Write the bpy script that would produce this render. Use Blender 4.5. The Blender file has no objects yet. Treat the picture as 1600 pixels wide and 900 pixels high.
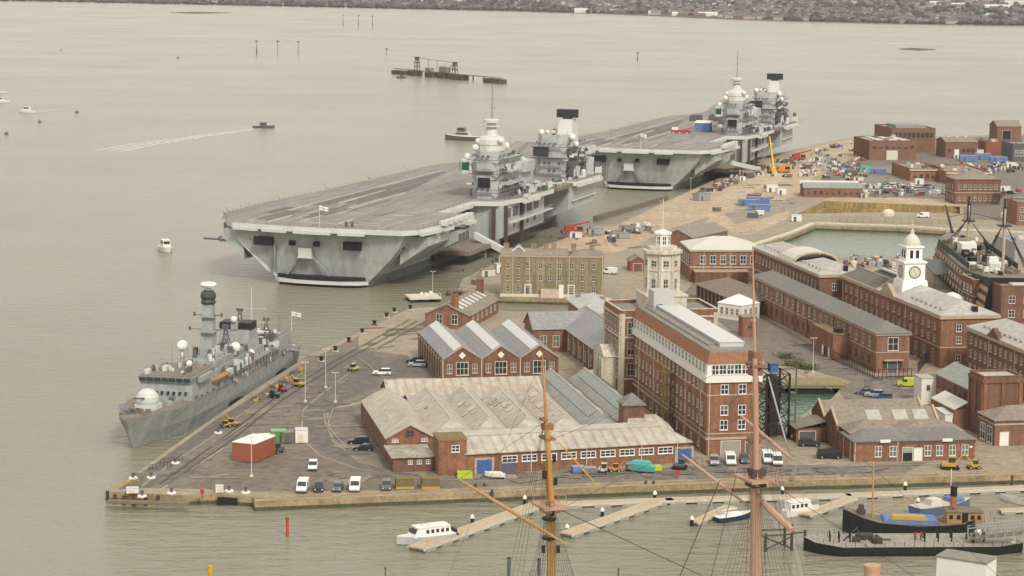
import bpy, bmesh, math, random
from math import radians as R, sin, cos, pi, tan, atan2, sqrt, hypot
from mathutils import Vector, Matrix
from mathutils.geometry import tessellate_polygon
random.seed(7)
S = bpy.context.scene
COL = S.collection

# ------------------------------------------------------------------ camera, sky, sun, exposure
CAM_H, FPX, YH, ROLL = 105.0, 3500.0, -55.0, R(0.6)      # height, focal length in pixels of a 1600 wide frame, horizon row, roll
PITCH = math.atan((450 - YH) / FPX)
cd = bpy.data.cameras.new('camera'); cam = bpy.data.objects.new('camera', cd); COL.objects.link(cam)
cd.sensor_width = 36; cd.lens = 36 * FPX / 1600; cd.clip_start = 1; cd.clip_end = 60000
cam.matrix_world = Matrix.Translation((0, 0, CAM_H)) @ Matrix.Rotation(pi / 2 - PITCH, 4, 'X') @ Matrix.Rotation(ROLL, 4, 'Z')
S.camera = cam
SUN_EL, SUN_AZ = R(40), R(158)          # azimuth clockwise from +Y (behind the camera, a little to its right)
wd = bpy.data.worlds.new('World'); S.world = wd; wd.use_nodes = True
nt = wd.node_tree; bg = nt.nodes['Background']
sky = nt.nodes.new('ShaderNodeTexSky'); sky.sky_type = 'NISHITA'; sky.sun_disc = False
sky.sun_elevation = SUN_EL; sky.sun_rotation = SUN_AZ; sky.air_density = 1.0; sky.dust_density = 4.0
# an overcast lid: the sky's own blue is greyed and mixed with a slightly warm cloud deck
hs = nt.nodes.new('ShaderNodeHueSaturation'); hs.inputs['Saturation'].default_value = 0.15
nt.links.new(sky.outputs[0], hs.inputs['Color'])
mx = nt.nodes.new('ShaderNodeMix'); mx.data_type = 'RGBA'; mx.inputs[0].default_value = 0.8
nt.links.new(hs.outputs[0], mx.inputs[6]); mx.inputs[7].default_value = (8.22, 7.87, 7.18, 1)
nt.links.new(mx.outputs[2], bg.inputs['Color']); bg.inputs['Strength'].default_value = 0.084
sl = bpy.data.lights.new('sun', 'SUN'); sl.energy = 1.5; sl.angle = R(10); sl.color = (1, .95, .86)
so = bpy.data.objects.new('sun', sl); COL.objects.link(so)
sd = Vector((sin(SUN_AZ) * cos(SUN_EL), cos(SUN_AZ) * cos(SUN_EL), sin(SUN_EL)))
so.rotation_euler = sd.to_track_quat('Z', 'Y').to_euler()
S.view_settings.view_transform = 'Standard'; S.view_settings.look = 'None'
S.view_settings.exposure = 0.78; S.view_settings.gamma = 1.0; S.view_settings.use_curve_mapping = False
S.cycles.max_bounces = 6; S.cycles.diffuse_bounces = 3; S.cycles.glossy_bounces = 3; S.cycles.transmission_bounces = 2
S.cycles.volume_bounces = 0; S.cycles.use_denoising = True; S.cycles.use_adaptive_sampling = True

# ------------------------------------------------------------------ surveying: photograph row/column to a point at a known height
def ray(px, py):
    x, y = px - 800, py - 450; c, s = cos(ROLL), sin(ROLL)
    x, y = (c * x + s * y) / FPX, (-s * x + c * y) / FPX
    return x, cos(PITCH) - y * sin(PITCH), sin(PITCH) + y * cos(PITCH)
def at(px, py, z=2.0):
    x, f, d = ray(px, py); t = (CAM_H - z) / d
    return Vector((x * t, f * t, z))
def at_depth(px, py, Y):
    x, f, d = ray(px, py); return Vector((x * Y / f, Y, CAM_H - d * Y / f))
def proj_x(p):
    rel = Vector(p) - Vector((0, 0, CAM_H)); cp, sp = cos(PITCH), sin(PITCH)
    dep = rel.y * cp - rel.z * sp; up = rel.y * sp + rel.z * cp
    x, y = rel.x / dep * FPX, -up / dep * FPX
    c, s = cos(ROLL), sin(ROLL)
    return c * x - s * y + 800, s * x + c * y + 450

# ------------------------------------------------------------------ materials (procedural)
MATS = {}
def mat(name, col, rough=.8, var=.18, scale=.25, fine=0, metal=0, bump=0, spec=.3, tint=None, rep=None, stretch=None, streak=0):
    """flat colour broken up by two sizes of noise; tint = second colour for big patches; rep = (axis, pitch, depth) corrugation or boards"""
    if name in MATS: return MATS[name]
    m = bpy.data.materials.new(name); m.use_nodes = True; N = m.node_tree.nodes; L = m.node_tree.links
    b = N['Principled BSDF']; b.inputs['Roughness'].default_value = rough; b.inputs['Metallic'].default_value = metal
    b.inputs['Specular IOR Level'].default_value = spec
    tc = N.new('ShaderNodeTexCoord'); vec = tc.outputs['Object']
    if stretch:
        mp = N.new('ShaderNodeMapping'); mp.inputs['Scale'].default_value = stretch; L.new(vec, mp.inputs[0]); svec = mp.outputs[0]
    else: svec = vec
    def noise(sc, det=4, v=svec):
        n = N.new('ShaderNodeTexNoise'); n.inputs['Scale'].default_value = sc; n.inputs['Detail'].default_value = det
        n.inputs['Roughness'].default_value = .62; L.new(v, n.inputs['Vector']); return n.outputs[0]
    def ramp(src, a, bb, lo=.35, hi=.65):
        r = N.new('ShaderNodeMapRange'); L.new(src, r.inputs[0]); r.inputs[1].default_value = lo; r.inputs[2].default_value = hi
        r.inputs[3].default_value = a; r.inputs[4].default_value = bb; return r.outputs[0]
    def mixc(f, A, B, mode='MIX'):
        k = N.new('ShaderNodeMix'); k.data_type = 'RGBA'; k.blend_type = mode
        if isinstance(f, float): k.inputs[0].default_value = f
        else: L.new(f, k.inputs[0])
        for i, v in ((6, A), (7, B)):
            if isinstance(v, tuple): k.inputs[i].default_value = (*v, 1)
            else: L.new(v, k.inputs[i])
        return k.outputs[2]
    var *= .6; t2 = tint if tint else tuple(c * .62 for c in col)
    big = ramp(noise(scale), 0, 1, .3, .7)
    c = mixc(big, tuple(min(1, x * (1 + var * .6)) for x in col), tuple(a * (1 - (var if not tint else 0)) for a in (col if not tint else t2)))
    f2 = ramp(noise(scale * 7, 3), 1 - var, 1 + var * .5)
    g = N.new('ShaderNodeCombineColor'); [L.new(f2, g.inputs[i]) for i in range(3)]
    c = mixc(1.0, c, g.outputs[0], 'MULTIPLY')
    if fine:
        f3 = ramp(noise(fine, 2), .86, 1.10); g = N.new('ShaderNodeCombineColor'); [L.new(f3, g.inputs[i]) for i in range(3)]
        c = mixc(1.0, c, g.outputs[0], 'MULTIPLY')
    if streak:      # rain and rust runs down the surface
        mp2 = N.new('ShaderNodeMapping'); mp2.inputs['Scale'].default_value = (1.1, 1.1, .07); L.new(vec, mp2.inputs[0])
        f5 = ramp(noise(.9, 3, mp2.outputs[0]), 1 - streak, 1 + streak * .35, .3, .62); g = N.new('ShaderNodeCombineColor'); [L.new(f5, g.inputs[i]) for i in range(3)]
        c = mixc(1.0, c, g.outputs[0], 'MULTIPLY')
    if rep:
        ax, pitch, depth = rep
        w = N.new('ShaderNodeTexWave'); w.wave_type = 'BANDS'; w.bands_direction = ax; w.inputs['Scale'].default_value = 2 * pi / (20 * pitch)
        w.inputs['Distortion'].default_value = .4; w.inputs['Detail Scale'].default_value = .3; L.new(vec, w.inputs['Vector'])
        f4 = ramp(w.outputs[0 if 'Fac' not in w.outputs else 'Fac'], 1 - depth, 1.0, 0.0, .5); g = N.new('ShaderNodeCombineColor'); [L.new(f4, g.inputs[i]) for i in range(3)]
        c = mixc(1.0, c, g.outputs[0], 'MULTIPLY')
    L.new(c, b.inputs['Base Color'])
    if bump:
        bp = N.new('ShaderNodeBump'); bp.inputs['Strength'].default_value = bump; bp.inputs['Distance'].default_value = .3
        L.new(noise(scale * 9, 4), bp.inputs['Height']); L.new(bp.outputs[0], b.inputs['Normal'])
    MATS[name] = m; return m
M = mat
brick = M('red_brick', (.262, .122, .073), .9, .3, .12, 2.2, tint=(.195, .098, .064), streak=.34)
brick_dark = M('brown_brick', (.195, .10, .064), .9, .25, .12, 2.2, tint=(.155, .085, .06), streak=.28)
brick_dull = M('dull_red_brick', (.245, .127, .082), .9, .25, .12, 2.2, tint=(.20, .11, .075), streak=.25)
brick_yellow = M('yellow_stock_brick', (.262, .208, .118), .9, .25, .1, 1.8, tint=(.225, .185, .11), streak=.3)
stone = M('pale_stone', (.56, .50, .405), .85, .2, .25, 2, streak=.25)
stone_band = M('stone_band', (.40, .31, .225), .85, .15, .4)
white = M('white_paint', (.68, .66, .60), .6, .08, .3)
cream = M('cream_paint', (.58, .52, .42), .6, .1, .3)
glass = M('window_glass', (.035, .04, .042), .15, .3, .6, spec=.6)
glass_pale = M('blind_glass', (.16, .155, .14), .25, .5, .9, spec=.5)
green_glass = M('green_glass', (.01, .07, .035), .1, .2, .5, spec=.7)
slate = M('grey_slate', (.185, .17, .155), .75, .14, .12, 1.5, rep=('Y', 1.2, .1))
slate_blue = M('blue_slate', (.25, .243, .243), .7, .12, .1, 1.2, rep=('Y', 1.1, .08))
slate_brown = M('brown_tile', (.20, .155, .125), .85, .2, .2, 1.5)
slate_tan = M('weathered_tile', (.25, .205, .16), .85, .2, .15, 1.5, tint=(.20, .17, .14))
lead = M('lead_roof', (.385, .36, .325), .55, .1, .12, .8, tint=(.36, .335, .30))
roof_tan = M('tan_sheet_roof', (.43, .378, .305), .75, .12, .06, .5, tint=(.385, .34, .28), rep=('Y', 2.2, .2))
roof_tan_x = M('tan_sheet_roof_cross', (.43, .382, .312), .75, .12, .06, .5, tint=(.39, .345, .285), rep=('X', 2.2, .2))
roof_grey = M('grey_sheet_roof', (.25, .245, .225), .6, .14, .1, .6, rep=('Y', 2.2, .2))
roof_pale = M('pale_sheet_roof', (.52, .50, .43), .6, .05, .1, 0)
roof_white = M('white_skylight', (.52, .51, .49), .4, .06, .2)
roof_green = M('green_grey_roof', (.25, .27, .235), .7, .1, .1, .8)
moss = M('mossy_felt', (.20, .15, .07), .95, .3, .5, 2)
felt = M('grey_felt', (.24, .215, .18), .95, .2, .25, 1.5)
navy = M('navy_grey_paint', (.385, .40, .385), .55, .09, .08, .5, tint=(.375, .39, .376), streak=.07)
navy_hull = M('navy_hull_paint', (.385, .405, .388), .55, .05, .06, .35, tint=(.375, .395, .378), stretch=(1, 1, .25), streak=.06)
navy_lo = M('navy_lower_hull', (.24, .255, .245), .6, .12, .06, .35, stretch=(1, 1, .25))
navy_white = M('pale_grey_paint', (.52, .53, .50), .5, .08, .2)
navy_dk = M('dark_grey_paint', (.10, .105, .105), .6, .15, .3)
black = M('black_paint', (.018, .018, .019), .5, .3, .4)
rust = M('rusty_steel', (.085, .062, .05), .9, .35, .4)
steel = M('galvanised_steel', (.34, .34, .33), .5, .1, .5, metal=.3)
deck_na = M('flight_deck_coating', (.262, .238, .217), .9, .25, .03, .35, tint=(.185, .17, .158), stretch=(1.5, .18, 1))
deck_dark = M('scuffed_deck_coating', (.15, .136, .127), .9, .22, .05, .4, stretch=(1.5, .2, 1))
deck_line = M('deck_marking_paint', (.46, .42, .39), .8, .4, .15)
deck_brown = M('ship_deck', (.21, .175, .14), .85, .25, .2, 1)
asphalt = M('asphalt', (.15, .13, .108), .95, .35, .05, .5, tint=(.185, .158, .125))
asphalt_dk = M('dark_asphalt', (.125, .11, .096), .95, .3, .06, .6, tint=(.15, .13, .11))
asphalt_red = M('brown_asphalt', (.175, .138, .108), .95, .35, .06, .6, tint=(.15, .125, .10))
concrete = M('old_concrete', (.30, .25, .18), .9, .25, .08, .6, tint=(.265, .22, .16))
quay_stone = M('quay_stone', (.33, .25, .145), .9, .35, .15, 1.1, tint=(.22, .17, .10))
sand = M('sandy_hardcore', (.42, .325, .22), .95, .3, .05, .5, tint=(.35, .275, .195))
ochre = M('ochre_dock_wall', (.36, .25, .085), .9, .35, .1, .8, tint=(.24, .19, .10), streak=.35)
road_paint = M('worn_road_paint', (.36, .31, .24), .9, .35, .8)
yellow_paint = M('yellow_paint', (.44, .29, .06), .6, .15, .6)
orange_paint = M('orange_paint', (.55, .20, .03), .6, .15, .6)
lime_paint = M('lime_paint', (.42, .50, .05), .6, .12, .6)
teal_paint = M('teal_cover', (.10, .40, .34), .7, .15, .6)
blue_paint = M('blue_paint', (.06, .11, .30), .6, .2, .6)
blue_tarp = M('blue_tarpaulin', (.13, .20, .37), .7, .25, .5)
red_paint = M('red_paint', (.36, .05, .035), .6, .2, .6)
brick_paint = M('rust_red_paint', (.30, .10, .055), .7, .1, .4, rep=('Y', .5, .25))
green_paint = M('green_paint', (.10, .24, .09), .6, .2, .6)
silver_paint = M('silver_paint', (.40, .42, .44), .4, .1, .6, metal=.3)
tyre = M('tyre_rubber', (.02, .02, .02), .9, .2, 1)
timber = M('weathered_timber', (.19, .15, .11), .9, .3, .5, 2)
timber_dk = M('wet_timber', (.07, .06, .045), .9, .3, .5, 2)
planks = M('pontoon_planks', (.44, .35, .235), .9, .15, .3, 1.5)
mast_buff = M('buff_mast_paint', (.45, .245, .075), .55, .3, .5, tint=(.34, .175, .055), stretch=(1, 1, .2))
mast_pink = M('pinkish_mast_paint', (.41, .245, .17), .55, .12, .3, stretch=(1, 1, .2))
rope = M('tarred_rope', (.045, .04, .035), .9, .2, 1)
cloth_red = M('red_cloth', (.42, .03, .03), .9, .1, 1)
cloth_dark = M('dark_cloth', (.03, .03, .04), .9, .1, 1)
skin = M('skin', (.45, .27, .19), .7, .1, 1)
foam = M('wake_foam', (.82, .80, .74), .8, .1, .05)
leaf = M('dull_foliage', (.075, .075, .04), .95, .4, .5)
twig = M('bare_twigs', (.16, .115, .08), .95, .3, .5)

# ------------------------------------------------------------------ mesh building
SPLIT = set('scuttle stern_hatch pilaster gable_coping drainpipe catwalk sponson lift_guide deck_equipment radome liferaft island_fittings gallery_opening dormer post bay_shade verge deck_marking deck_scuff balcony roof_light stern_bollard deck_edge_aerial deck_gear mast_fittings crosstrees deck_fittings canvas_shelter bridge_window control_window anchor_gear boat davit gunport porthole tank outboard yard wall roof parapet_coping stern_ramp_mark access_platform track fork_mast brace stanchion superstructure winch rail cargo_mast dolphin gutter topmark'.split())
class MB:
    def __init__(s): s.v = []; s.f = []; s.m = []
    def add(s, vs, fs, mi=0):
        n = len(s.v); s.v += [tuple(v) for v in vs]
        for f in fs: s.f.append([n + i for i in f]); s.m.append(mi)
        return s
    def box(s, x0, y0, z0, x1, y1, z1, mi=0):
        return s.add([(x0,y0,z0),(x1,y0,z0),(x1,y1,z0),(x0,y1,z0),(x0,y0,z1),(x1,y0,z1),(x1,y1,z1),(x0,y1,z1)],
                     [(3,2,1,0),(4,5,6,7),(0,1,5,4),(1,2,6,5),(2,3,7,6),(3,0,4,7)], mi)
    def cbox(s, c, d, rz=0, mi=0):
        C, D = cos(rz), sin(rz); vs = []
        for dz in (-.5, .5):
            for dx, dy in ((-.5,-.5),(.5,-.5),(.5,.5),(-.5,.5)):
                x, y = dx * d[0], dy * d[1]; vs.append((c[0] + x * C - y * D, c[1] + x * D + y * C, c[2] + dz * d[2]))
        return s.add(vs, [(3,2,1,0),(4,5,6,7),(0,1,5,4),(1,2,6,5),(2,3,7,6),(3,0,4,7)], mi)
    def taper(s, b, z0, t, z1, mi=0):
        """box whose bottom b and top t are (x0,y0,x1,y1)"""
        return s.add([(b[0],b[1],z0),(b[2],b[1],z0),(b[2],b[3],z0),(b[0],b[3],z0),(t[0],t[1],z1),(t[2],t[1],z1),(t[2],t[3],z1),(t[0],t[3],z1)],
                     [(3,2,1,0),(4,5,6,7),(0,1,5,4),(1,2,6,5),(2,3,7,6),(3,0,4,7)], mi)
    def prism(s, poly, z0, z1, mi=0, top=None):
        n = len(poly); a = sum(poly[i][0] * poly[(i+1) % n][1] - poly[(i+1) % n][0] * poly[i][1] for i in range(n))
        if a < 0: poly = poly[::-1]
        zt = z1 if isinstance(z1, (list, tuple)) else [z1] * n
        if a < 0 and isinstance(z1, (list, tuple)): zt = zt[::-1]
        vs = [(p[0], p[1], z0) for p in poly] + [(p[0], p[1], z) for p, z in zip(poly, zt)]
        s.add(vs, [tuple(range(n))[::-1]] + [(i, (i+1) % n, n + (i+1) % n, n + i) for i in range(n)], mi)
        k = len(s.v) - 2 * n; s.f.append([k + n + i for i in range(n)]); s.m.append(mi if top is None else top); return s
    def slab(s, pts, t, mi=0):
        n = len(pts); return s.add([(p[0], p[1], p[2] - .02) for p in pts] + [(p[0], p[1], p[2] + t) for p in pts],
                     [tuple(range(n))[::-1], tuple(range(n, 2*n))] + [(i, (i+1) % n, n + (i+1) % n, n + i) for i in range(n)], mi)
    def extr_x(s, prof, x0, x1, mi=0, x0t=None, x1t=None):
        """profile in (y,z) swept across x"""
        n = len(prof); vs = [(x0, p[0], p[1]) for p in prof] + [(x1, p[0], p[1]) for p in prof]
        return s.add(vs, [tuple(range(n)), tuple(range(n, 2*n))[::-1]] + [(i, n + i, n + (i+1) % n, (i+1) % n) for i in range(n)], mi)
    def tube(s, p, q, r, r2=None, n=6, mi=0):
        p, q = Vector(p), Vector(q); r2 = r if r2 is None else r2; d = (q - p)
        if d.length < 1e-6: return s
        d.normalize(); a = d.orthogonal().normalized(); b = d.cross(a)
        vs = [p + (a * cos(2*pi*i/n) + b * sin(2*pi*i/n)) * r for i in range(n)] + [q + (a * cos(2*pi*i/n) + b * sin(2*pi*i/n)) * r2 for i in range(n)]
        return s.add(vs, [tuple(range(n))[::-1], tuple(range(n, 2*n))] + [(i, (i+1) % n, n + (i+1) % n, n + i) for i in range(n)], mi)
    def path(s, pts, r, n=5, mi=0):
        for a, b in zip(pts, pts[1:]): s.tube(a, b, r, None, n, mi)
        return s
    def lathe(s, c, prof, n=14, mi=0):
        """profile [(radius, z)] turned about the vertical through c"""
        k = len(prof); vs = [(c[0] + r * cos(2*pi*i/n), c[1] + r * sin(2*pi*i/n), c[2] + z) for r, z in prof for i in range(n)]
        fs = [(j*n+i, j*n+(i+1) % n, (j+1)*n+(i+1) % n, (j+1)*n+i) for j in range(k-1) for i in range(n)]
        return s.add(vs, fs + [tuple(range(n))[::-1], tuple(range((k-1)*n, k*n))], mi)
    def ball(s, c, r, n=12, mi=0, sz=1):
        h = 7; return s.lathe(c, [(max(.01, r * sin(pi*j/h)), -r * sz * cos(pi*j/h)) for j in range(h+1)], n, mi)
    def loft(s, stations, mi=0, cap=True, deck=None, lo=None):
        """stations = [(y, [(halfwidth, z), ...bottom to top])]; closes the ends, decks the top; lo = (levels, material) below the paint line"""
        k = len(stations[0][1]); W = 2 * k; n = len(s.v)
        for y, pr in stations:
            for q in pr: s.v.append((q[0], y + (q[2] if len(q) > 2 else 0), q[1]))
            for q in pr[::-1]: s.v.append((-q[0], y + (q[2] if len(q) > 2 else 0), q[1]))
        for j in range(len(stations) - 1):
            for i in range(W):
                i2 = (i + 1) % W; mm = mi
                if i == k - 1: mm = deck if deck is not None else mi
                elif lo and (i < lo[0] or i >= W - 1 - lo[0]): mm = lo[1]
                s.f.append([n+j*W+i, n+(j+1)*W+i, n+(j+1)*W+i2, n+j*W+i2]); s.m.append(mm)
        if cap:
            s.f.append([n+i for i in range(W)]); s.m.append(mi); e = n + (len(stations)-1) * W
            s.f.append([e+i for i in range(W)][::-1]); s.m.append(mi)
        return s
    def islands(s):
        par = list(range(len(s.v)))
        def fd(i):
            while par[i] != i: par[i] = par[par[i]]; i = par[i]
            return i
        for f in s.f:
            for i in f[1:]: par[fd(i)] = fd(f[0])
        g = {}
        for f, m in zip(s.f, s.m): g.setdefault(fd(f[0]), []).append((f, m))
        out = []
        for L in g.values():
            q = MB(); mp = {}
            for f, m in L:
                for i in f:
                    if i not in mp: mp[i] = len(q.v); q.v.append(s.v[i])
                q.f.append([mp[i] for i in f]); q.m.append(m)
            out.append(q)
        return out
    def mesh(s, name, mats, smooth=False):
        me = bpy.data.meshes.new(name); me.from_pydata(s.v, [], s.f)
        for m in (mats if isinstance(mats, (list, tuple)) else [mats]): me.materials.append(m)
        me.polygons.foreach_set('material_index', s.m)
        if smooth: me.polygons.foreach_set('use_smooth', [True] * len(s.f))
        me.validate(clean_customdata=False)
        bm = bmesh.new(); bm.from_mesh(me); bmesh.ops.recalc_face_normals(bm, faces=bm.faces); bm.to_mesh(me); bm.free()
        return me
    def build(s, name, mats, parent=None, loc=(0,0,0), rz=0, smooth=False):
        if parent and name in SPLIT:
            L = s.islands()
            if 1 < len(L) <= 100:
                for q in L: o = put(q.mesh(name, mats, smooth), name, parent, loc, rz)
                return o
        return put(s.mesh(name, mats, smooth), name, parent, loc, rz)
def put(me, name, parent=None, loc=(0,0,0), rz=0):
    o = bpy.data.objects.new(name, me); COL.objects.link(o); o.location = loc; o.rotation_euler = (0, 0, rz)
    if parent: o.parent = parent
    return o
def tag(o, label, cat, group=None):
    o['label'] = label; o['category'] = cat
    if group: o['group'] = group
    return o
def thing(name, label, cat, loc, rz=0, group=None):
    return tag(put(None, name, None, loc, rz), label, cat, group)
def kind(o, k): o['kind'] = k; return o
def flat(poly, z):     # a sheet of ground
    b = MB(); tri = tessellate_polygon([[Vector((p[0], p[1], 0)) for p in l] for l in poly]); pts = [p for l in poly for p in l]
    return b.add([(p[0], p[1], z) for p in pts], tri)

# ================================================================== THE SETTING
def water_mat():
    m = bpy.data.materials.new('harbour_water'); m.use_nodes = True; N = m.node_tree.nodes; L = m.node_tree.links; b = N['Principled BSDF']
    b.inputs['IOR'].default_value = 1.33; b.inputs['Specular IOR Level'].default_value = .5
    g = N.new('ShaderNodeNewGeometry')
    def noise(sc, stretch, det, rough=.6):
        mp = N.new('ShaderNodeMapping'); mp.inputs['Scale'].default_value = stretch; mp.inputs['Rotation'].default_value = (0, 0, R(12)); L.new(g.outputs['Position'], mp.inputs[0])
        n = N.new('ShaderNodeTexNoise'); n.inputs['Scale'].default_value = sc; n.inputs['Detail'].default_value = det; n.inputs['Roughness'].default_value = rough
        L.new(mp.outputs[0], n.inputs['Vector']); return n.outputs[0]
    # silty water: broad drifts of more and less suspended mud
    r = N.new('ShaderNodeMapRange'); L.new(noise(.006, (1, .45, 1), 5), r.inputs[0]); r.inputs[1].default_value = .35; r.inputs[2].default_value = .65
    k = N.new('ShaderNodeMix'); k.data_type = 'RGBA'; L.new(r.outputs[0], k.inputs[0])
    k.inputs[6].default_value = (.190, .186, .125, 1); k.inputs[7].default_value = (.250, .222, .170, 1); L.new(k.outputs[2], b.inputs['Base Color'])
    # wind chop over longer swell
    rr = N.new('ShaderNodeMapRange'); L.new(noise(.008, (.6, 1, 1), 4), rr.inputs[0]); rr.inputs[1].default_value = .35; rr.inputs[2].default_value = .65; rr.inputs[3].default_value = .17; rr.inputs[4].default_value = .25; L.new(rr.outputs[0], b.inputs['Roughness'])
    gust = N.new('ShaderNodeMapRange'); L.new(noise(.006, (.6, 1, 1), 4), gust.inputs[0]); gust.inputs[1].default_value = .32; gust.inputs[2].default_value = .68; gust.inputs[3].default_value = .88; gust.inputs[4].default_value = 1.0
    prev = None
    for sc, st, det, strength, dist in ((.30, (.4, 1, 1), 5, .95, 1.6), (.12, (.6, 1, 1), 4, .25, 1.1), (.018, (.8, 1, 1), 3, .08, 4)):
        bp = N.new('ShaderNodeBump'); bp.inputs['Strength'].default_value = strength; bp.inputs['Distance'].default_value = dist
        L.new(noise(sc, st, det), bp.inputs['Height'])
        if dist < 5:
            q = N.new('ShaderNodeMath'); q.operation = 'MULTIPLY'; L.new(gust.outputs[0], q.inputs[0]); q.inputs[1].default_value = strength; L.new(q.outputs[0], bp.inputs['Strength'])
        if prev: L.new(prev, bp.inputs['Normal'])
        prev = bp.outputs[0]
    L.new(prev, b.inputs['Normal']); return m


GZ = 2.0
def P2(pts, z=GZ): return [tuple(at(x, y, z)[:2]) for x, y in pts]
outline = [(398, 783), (395, 776), (335, 772), (290, 774), (172, 768), (330, 655), (400, 607), (478, 558), (560, 519), (640, 482),
           (700, 478), (800, 487), (905, 492), (968, 492), (968, 466), (900, 467), (782, 464), (716, 453), (722, 436), (775, 411), (880, 373), (930, 352),
           (962, 350), (1080, 297), (1200, 243), (1300, 221), (1350, 211), (1480, 213), (1760, 203), (1760, 735), (1600, 741), (1390, 747), (1200, 752), (1000, 759), (700, 771)]
basin = [(1165, 390), (1238, 367), (1274, 352), (1400, 356), (1478, 361), (1478, 402), (1420, 402), (1180, 402)]
camber = [(1186, 597), (1322, 598), (1300, 622), (1262, 642), (1240, 662), (1186, 662)]
drydock = [(1246, 334), (1288, 314), (1500, 323), (1500, 334), (1400, 331)]
LAND = [P2(l) for l in (outline[:], basin, camber, drydock)]
kind(flat([[(-9000, 60), (9000, 60), (9000, 15000), (-9000, 15000)], LAND[3]], 0).build('harbour_water', water_mat()), 'structure')
b = flat(LAND, GZ)
for li, l in enumerate(LAND):
    for i in range(len(l)):
        p, q = l[i], l[(i+1) % len(l)]
        if li == 3: continue
        b.add([(p[0], p[1], .75), (q[0], q[1], .75), (q[0], q[1], GZ), (p[0], p[1], GZ)], [(0, 1, 2, 3)], 1); b.add([(p[0], p[1], -2), (q[0], q[1], -2), (q[0], q[1], .75), (p[0], p[1], .75)], [(0, 1, 2, 3)], 2)
kind(b.build('dockyard_ground', [concrete, quay_stone, M('weedy_shaded_stone', (.085, .08, .045), .8, .4, .3, 1.2)]), 'structure')  # weed band at the tide line, its dark tone doubling as painted contact shade
b = MB(); l = LAND[3]
for i in range(len(l)):
    p, q = l[i], l[(i+1) % len(l)]; b.add([(p[0], p[1], -7), (q[0], q[1], -7), (q[0], q[1], GZ), (p[0], p[1], GZ)], [(0, 1, 2, 3)])
c = Vector((sum(p[0] for p in l) / len(l), sum(p[1] for p in l) / len(l)))
for st in range(3):      # stepped dock sides
    f0, f1, z = 1 - .06 * st, 1 - .06 * (st + 1), GZ - 3 - 2.2 * st
    A = [(c.x + (p[0]-c.x) * f0, c.y + (p[1]-c.y) * f0) for p in l]; B_ = [(c.x + (p[0]-c.x) * f1, c.y + (p[1]-c.y) * f1) for p in l]
    for i in range(len(l)):
        j = (i+1) % len(l); b.add([(*A[i], z), (*A[j], z), (*B_[j], z), (*B_[i], z)], [(0, 1, 2, 3)]); b.add([(*B_[i], z), (*B_[j], z), (*B_[j], z - 2.2), (*B_[i], z - 2.2)], [(0, 1, 2, 3)])
fl = flat([[(c.x + (p[0]-c.x) * .85, c.y + (p[1]-c.y) * .85) for p in l]], -6.5); b.add(fl.v, fl.f, 1)
kind(b.build('dry_dock', [ochre, concrete]), 'structure')

def calm(name, pts, col, z):
    m = bpy.data.materials.new(name); m.use_nodes = True; N = m.node_tree.nodes; L = m.node_tree.links; b_ = N['Principled BSDF']; b_.inputs['Base Color'].default_value = (*col, 1); b_.inputs['Roughness'].default_value = .16; b_.inputs['IOR'].default_value = 1.33
    g = N.new('ShaderNodeTexCoord'); n = N.new('ShaderNodeTexNoise'); n.inputs['Scale'].default_value = .5; n.inputs['Detail'].default_value = 4; L.new(g.outputs['Object'], n.inputs['Vector']); bp = N.new('ShaderNodeBump'); bp.inputs['Strength'].default_value = .6; bp.inputs['Distance'].default_value = .8; L.new(n.outputs[0], bp.inputs['Height']); L.new(bp.outputs[0], b_.inputs['Normal'])
    kind(flat([P2(pts)], z).build(name, m), 'structure')
calm('basin_water', [(1150, 396), (1232, 360), (1270, 346), (1405, 349), (1490, 354), (1490, 408), (1150, 408)], (.125, .165, .115), .06)
calm('dock_water', [(1180, 590), (1330, 592), (1306, 626), (1266, 647), (1242, 668), (1180, 668)], (.07, .125, .085), .06)
# ground surfaces, each a sheet a few centimetres above the last
def sheet(name, px, m, z): return kind(flat([P2(px, GZ)], GZ + z).build(name, m), 'structure')
sheet('upper_quay_surface', [(745, 432), (775, 413), (880, 375), (930, 354), (964, 352), (1080, 299), (1200, 245), (1300, 223), (1350, 213), (1352, 240), (1300, 262), (1260, 285),
      (1240, 312), (1230, 342), (1175, 366), (1090, 373), (1040, 372), (1000, 382), (960, 396), (900, 392), (800, 400), (772, 415)], sand, .02)
sheet('dock_side_surface', [(1252, 345), (1290, 346), (1700, 352), (1700, 366), (1478, 359), (1280, 349), (1240, 364), (1180, 385), (1170, 375)], concrete, .02)
sheet('dock_head_surface', [(1285, 313), (1300, 306), (1520, 312), (1512, 323)], sand, .024)
sheet('yard_road', [(1262, 300), (1300, 262), (1352, 240), (1440, 218), (1480, 216), (1700, 208), (1700, 345), (1505, 343), (1505, 324), (1300, 305)], asphalt, .02)
sheet('quay_road', [(330, 662), (478, 565), (560, 525), (560, 545), (640, 556), (612, 606), (560, 628), (508, 640), (520, 690), (560, 722), (660, 744), (800, 748), (1080, 728), (1200, 726),
      (1340, 728), (1560, 715), (1640, 700), (1640, 737), (1200, 746), (700, 765), (400, 768), (300, 764), (240, 762), (190, 764)], asphalt, .02)
sheet('frigate_berth_apron', [(186, 764), (336, 657), (410, 612), (480, 566), (470, 590), (392, 640), (300, 700), (236, 762)], asphalt_dk, .026)
sheet('pier_yard_surface', [(398, 765), (300, 762), (362, 726), (436, 676), (476, 690), (492, 712), (560, 735), (700, 748), (720, 762)], asphalt_red, .03)
sheet('boathouse_road', [(470, 640), (500, 560), (560, 545), (600, 560), (588, 606), (520, 632), (506, 646), (520, 692), (562, 724), (650, 743), (640, 752), (545, 728), (492, 700), (474, 668)], asphalt_dk, .034)
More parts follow.
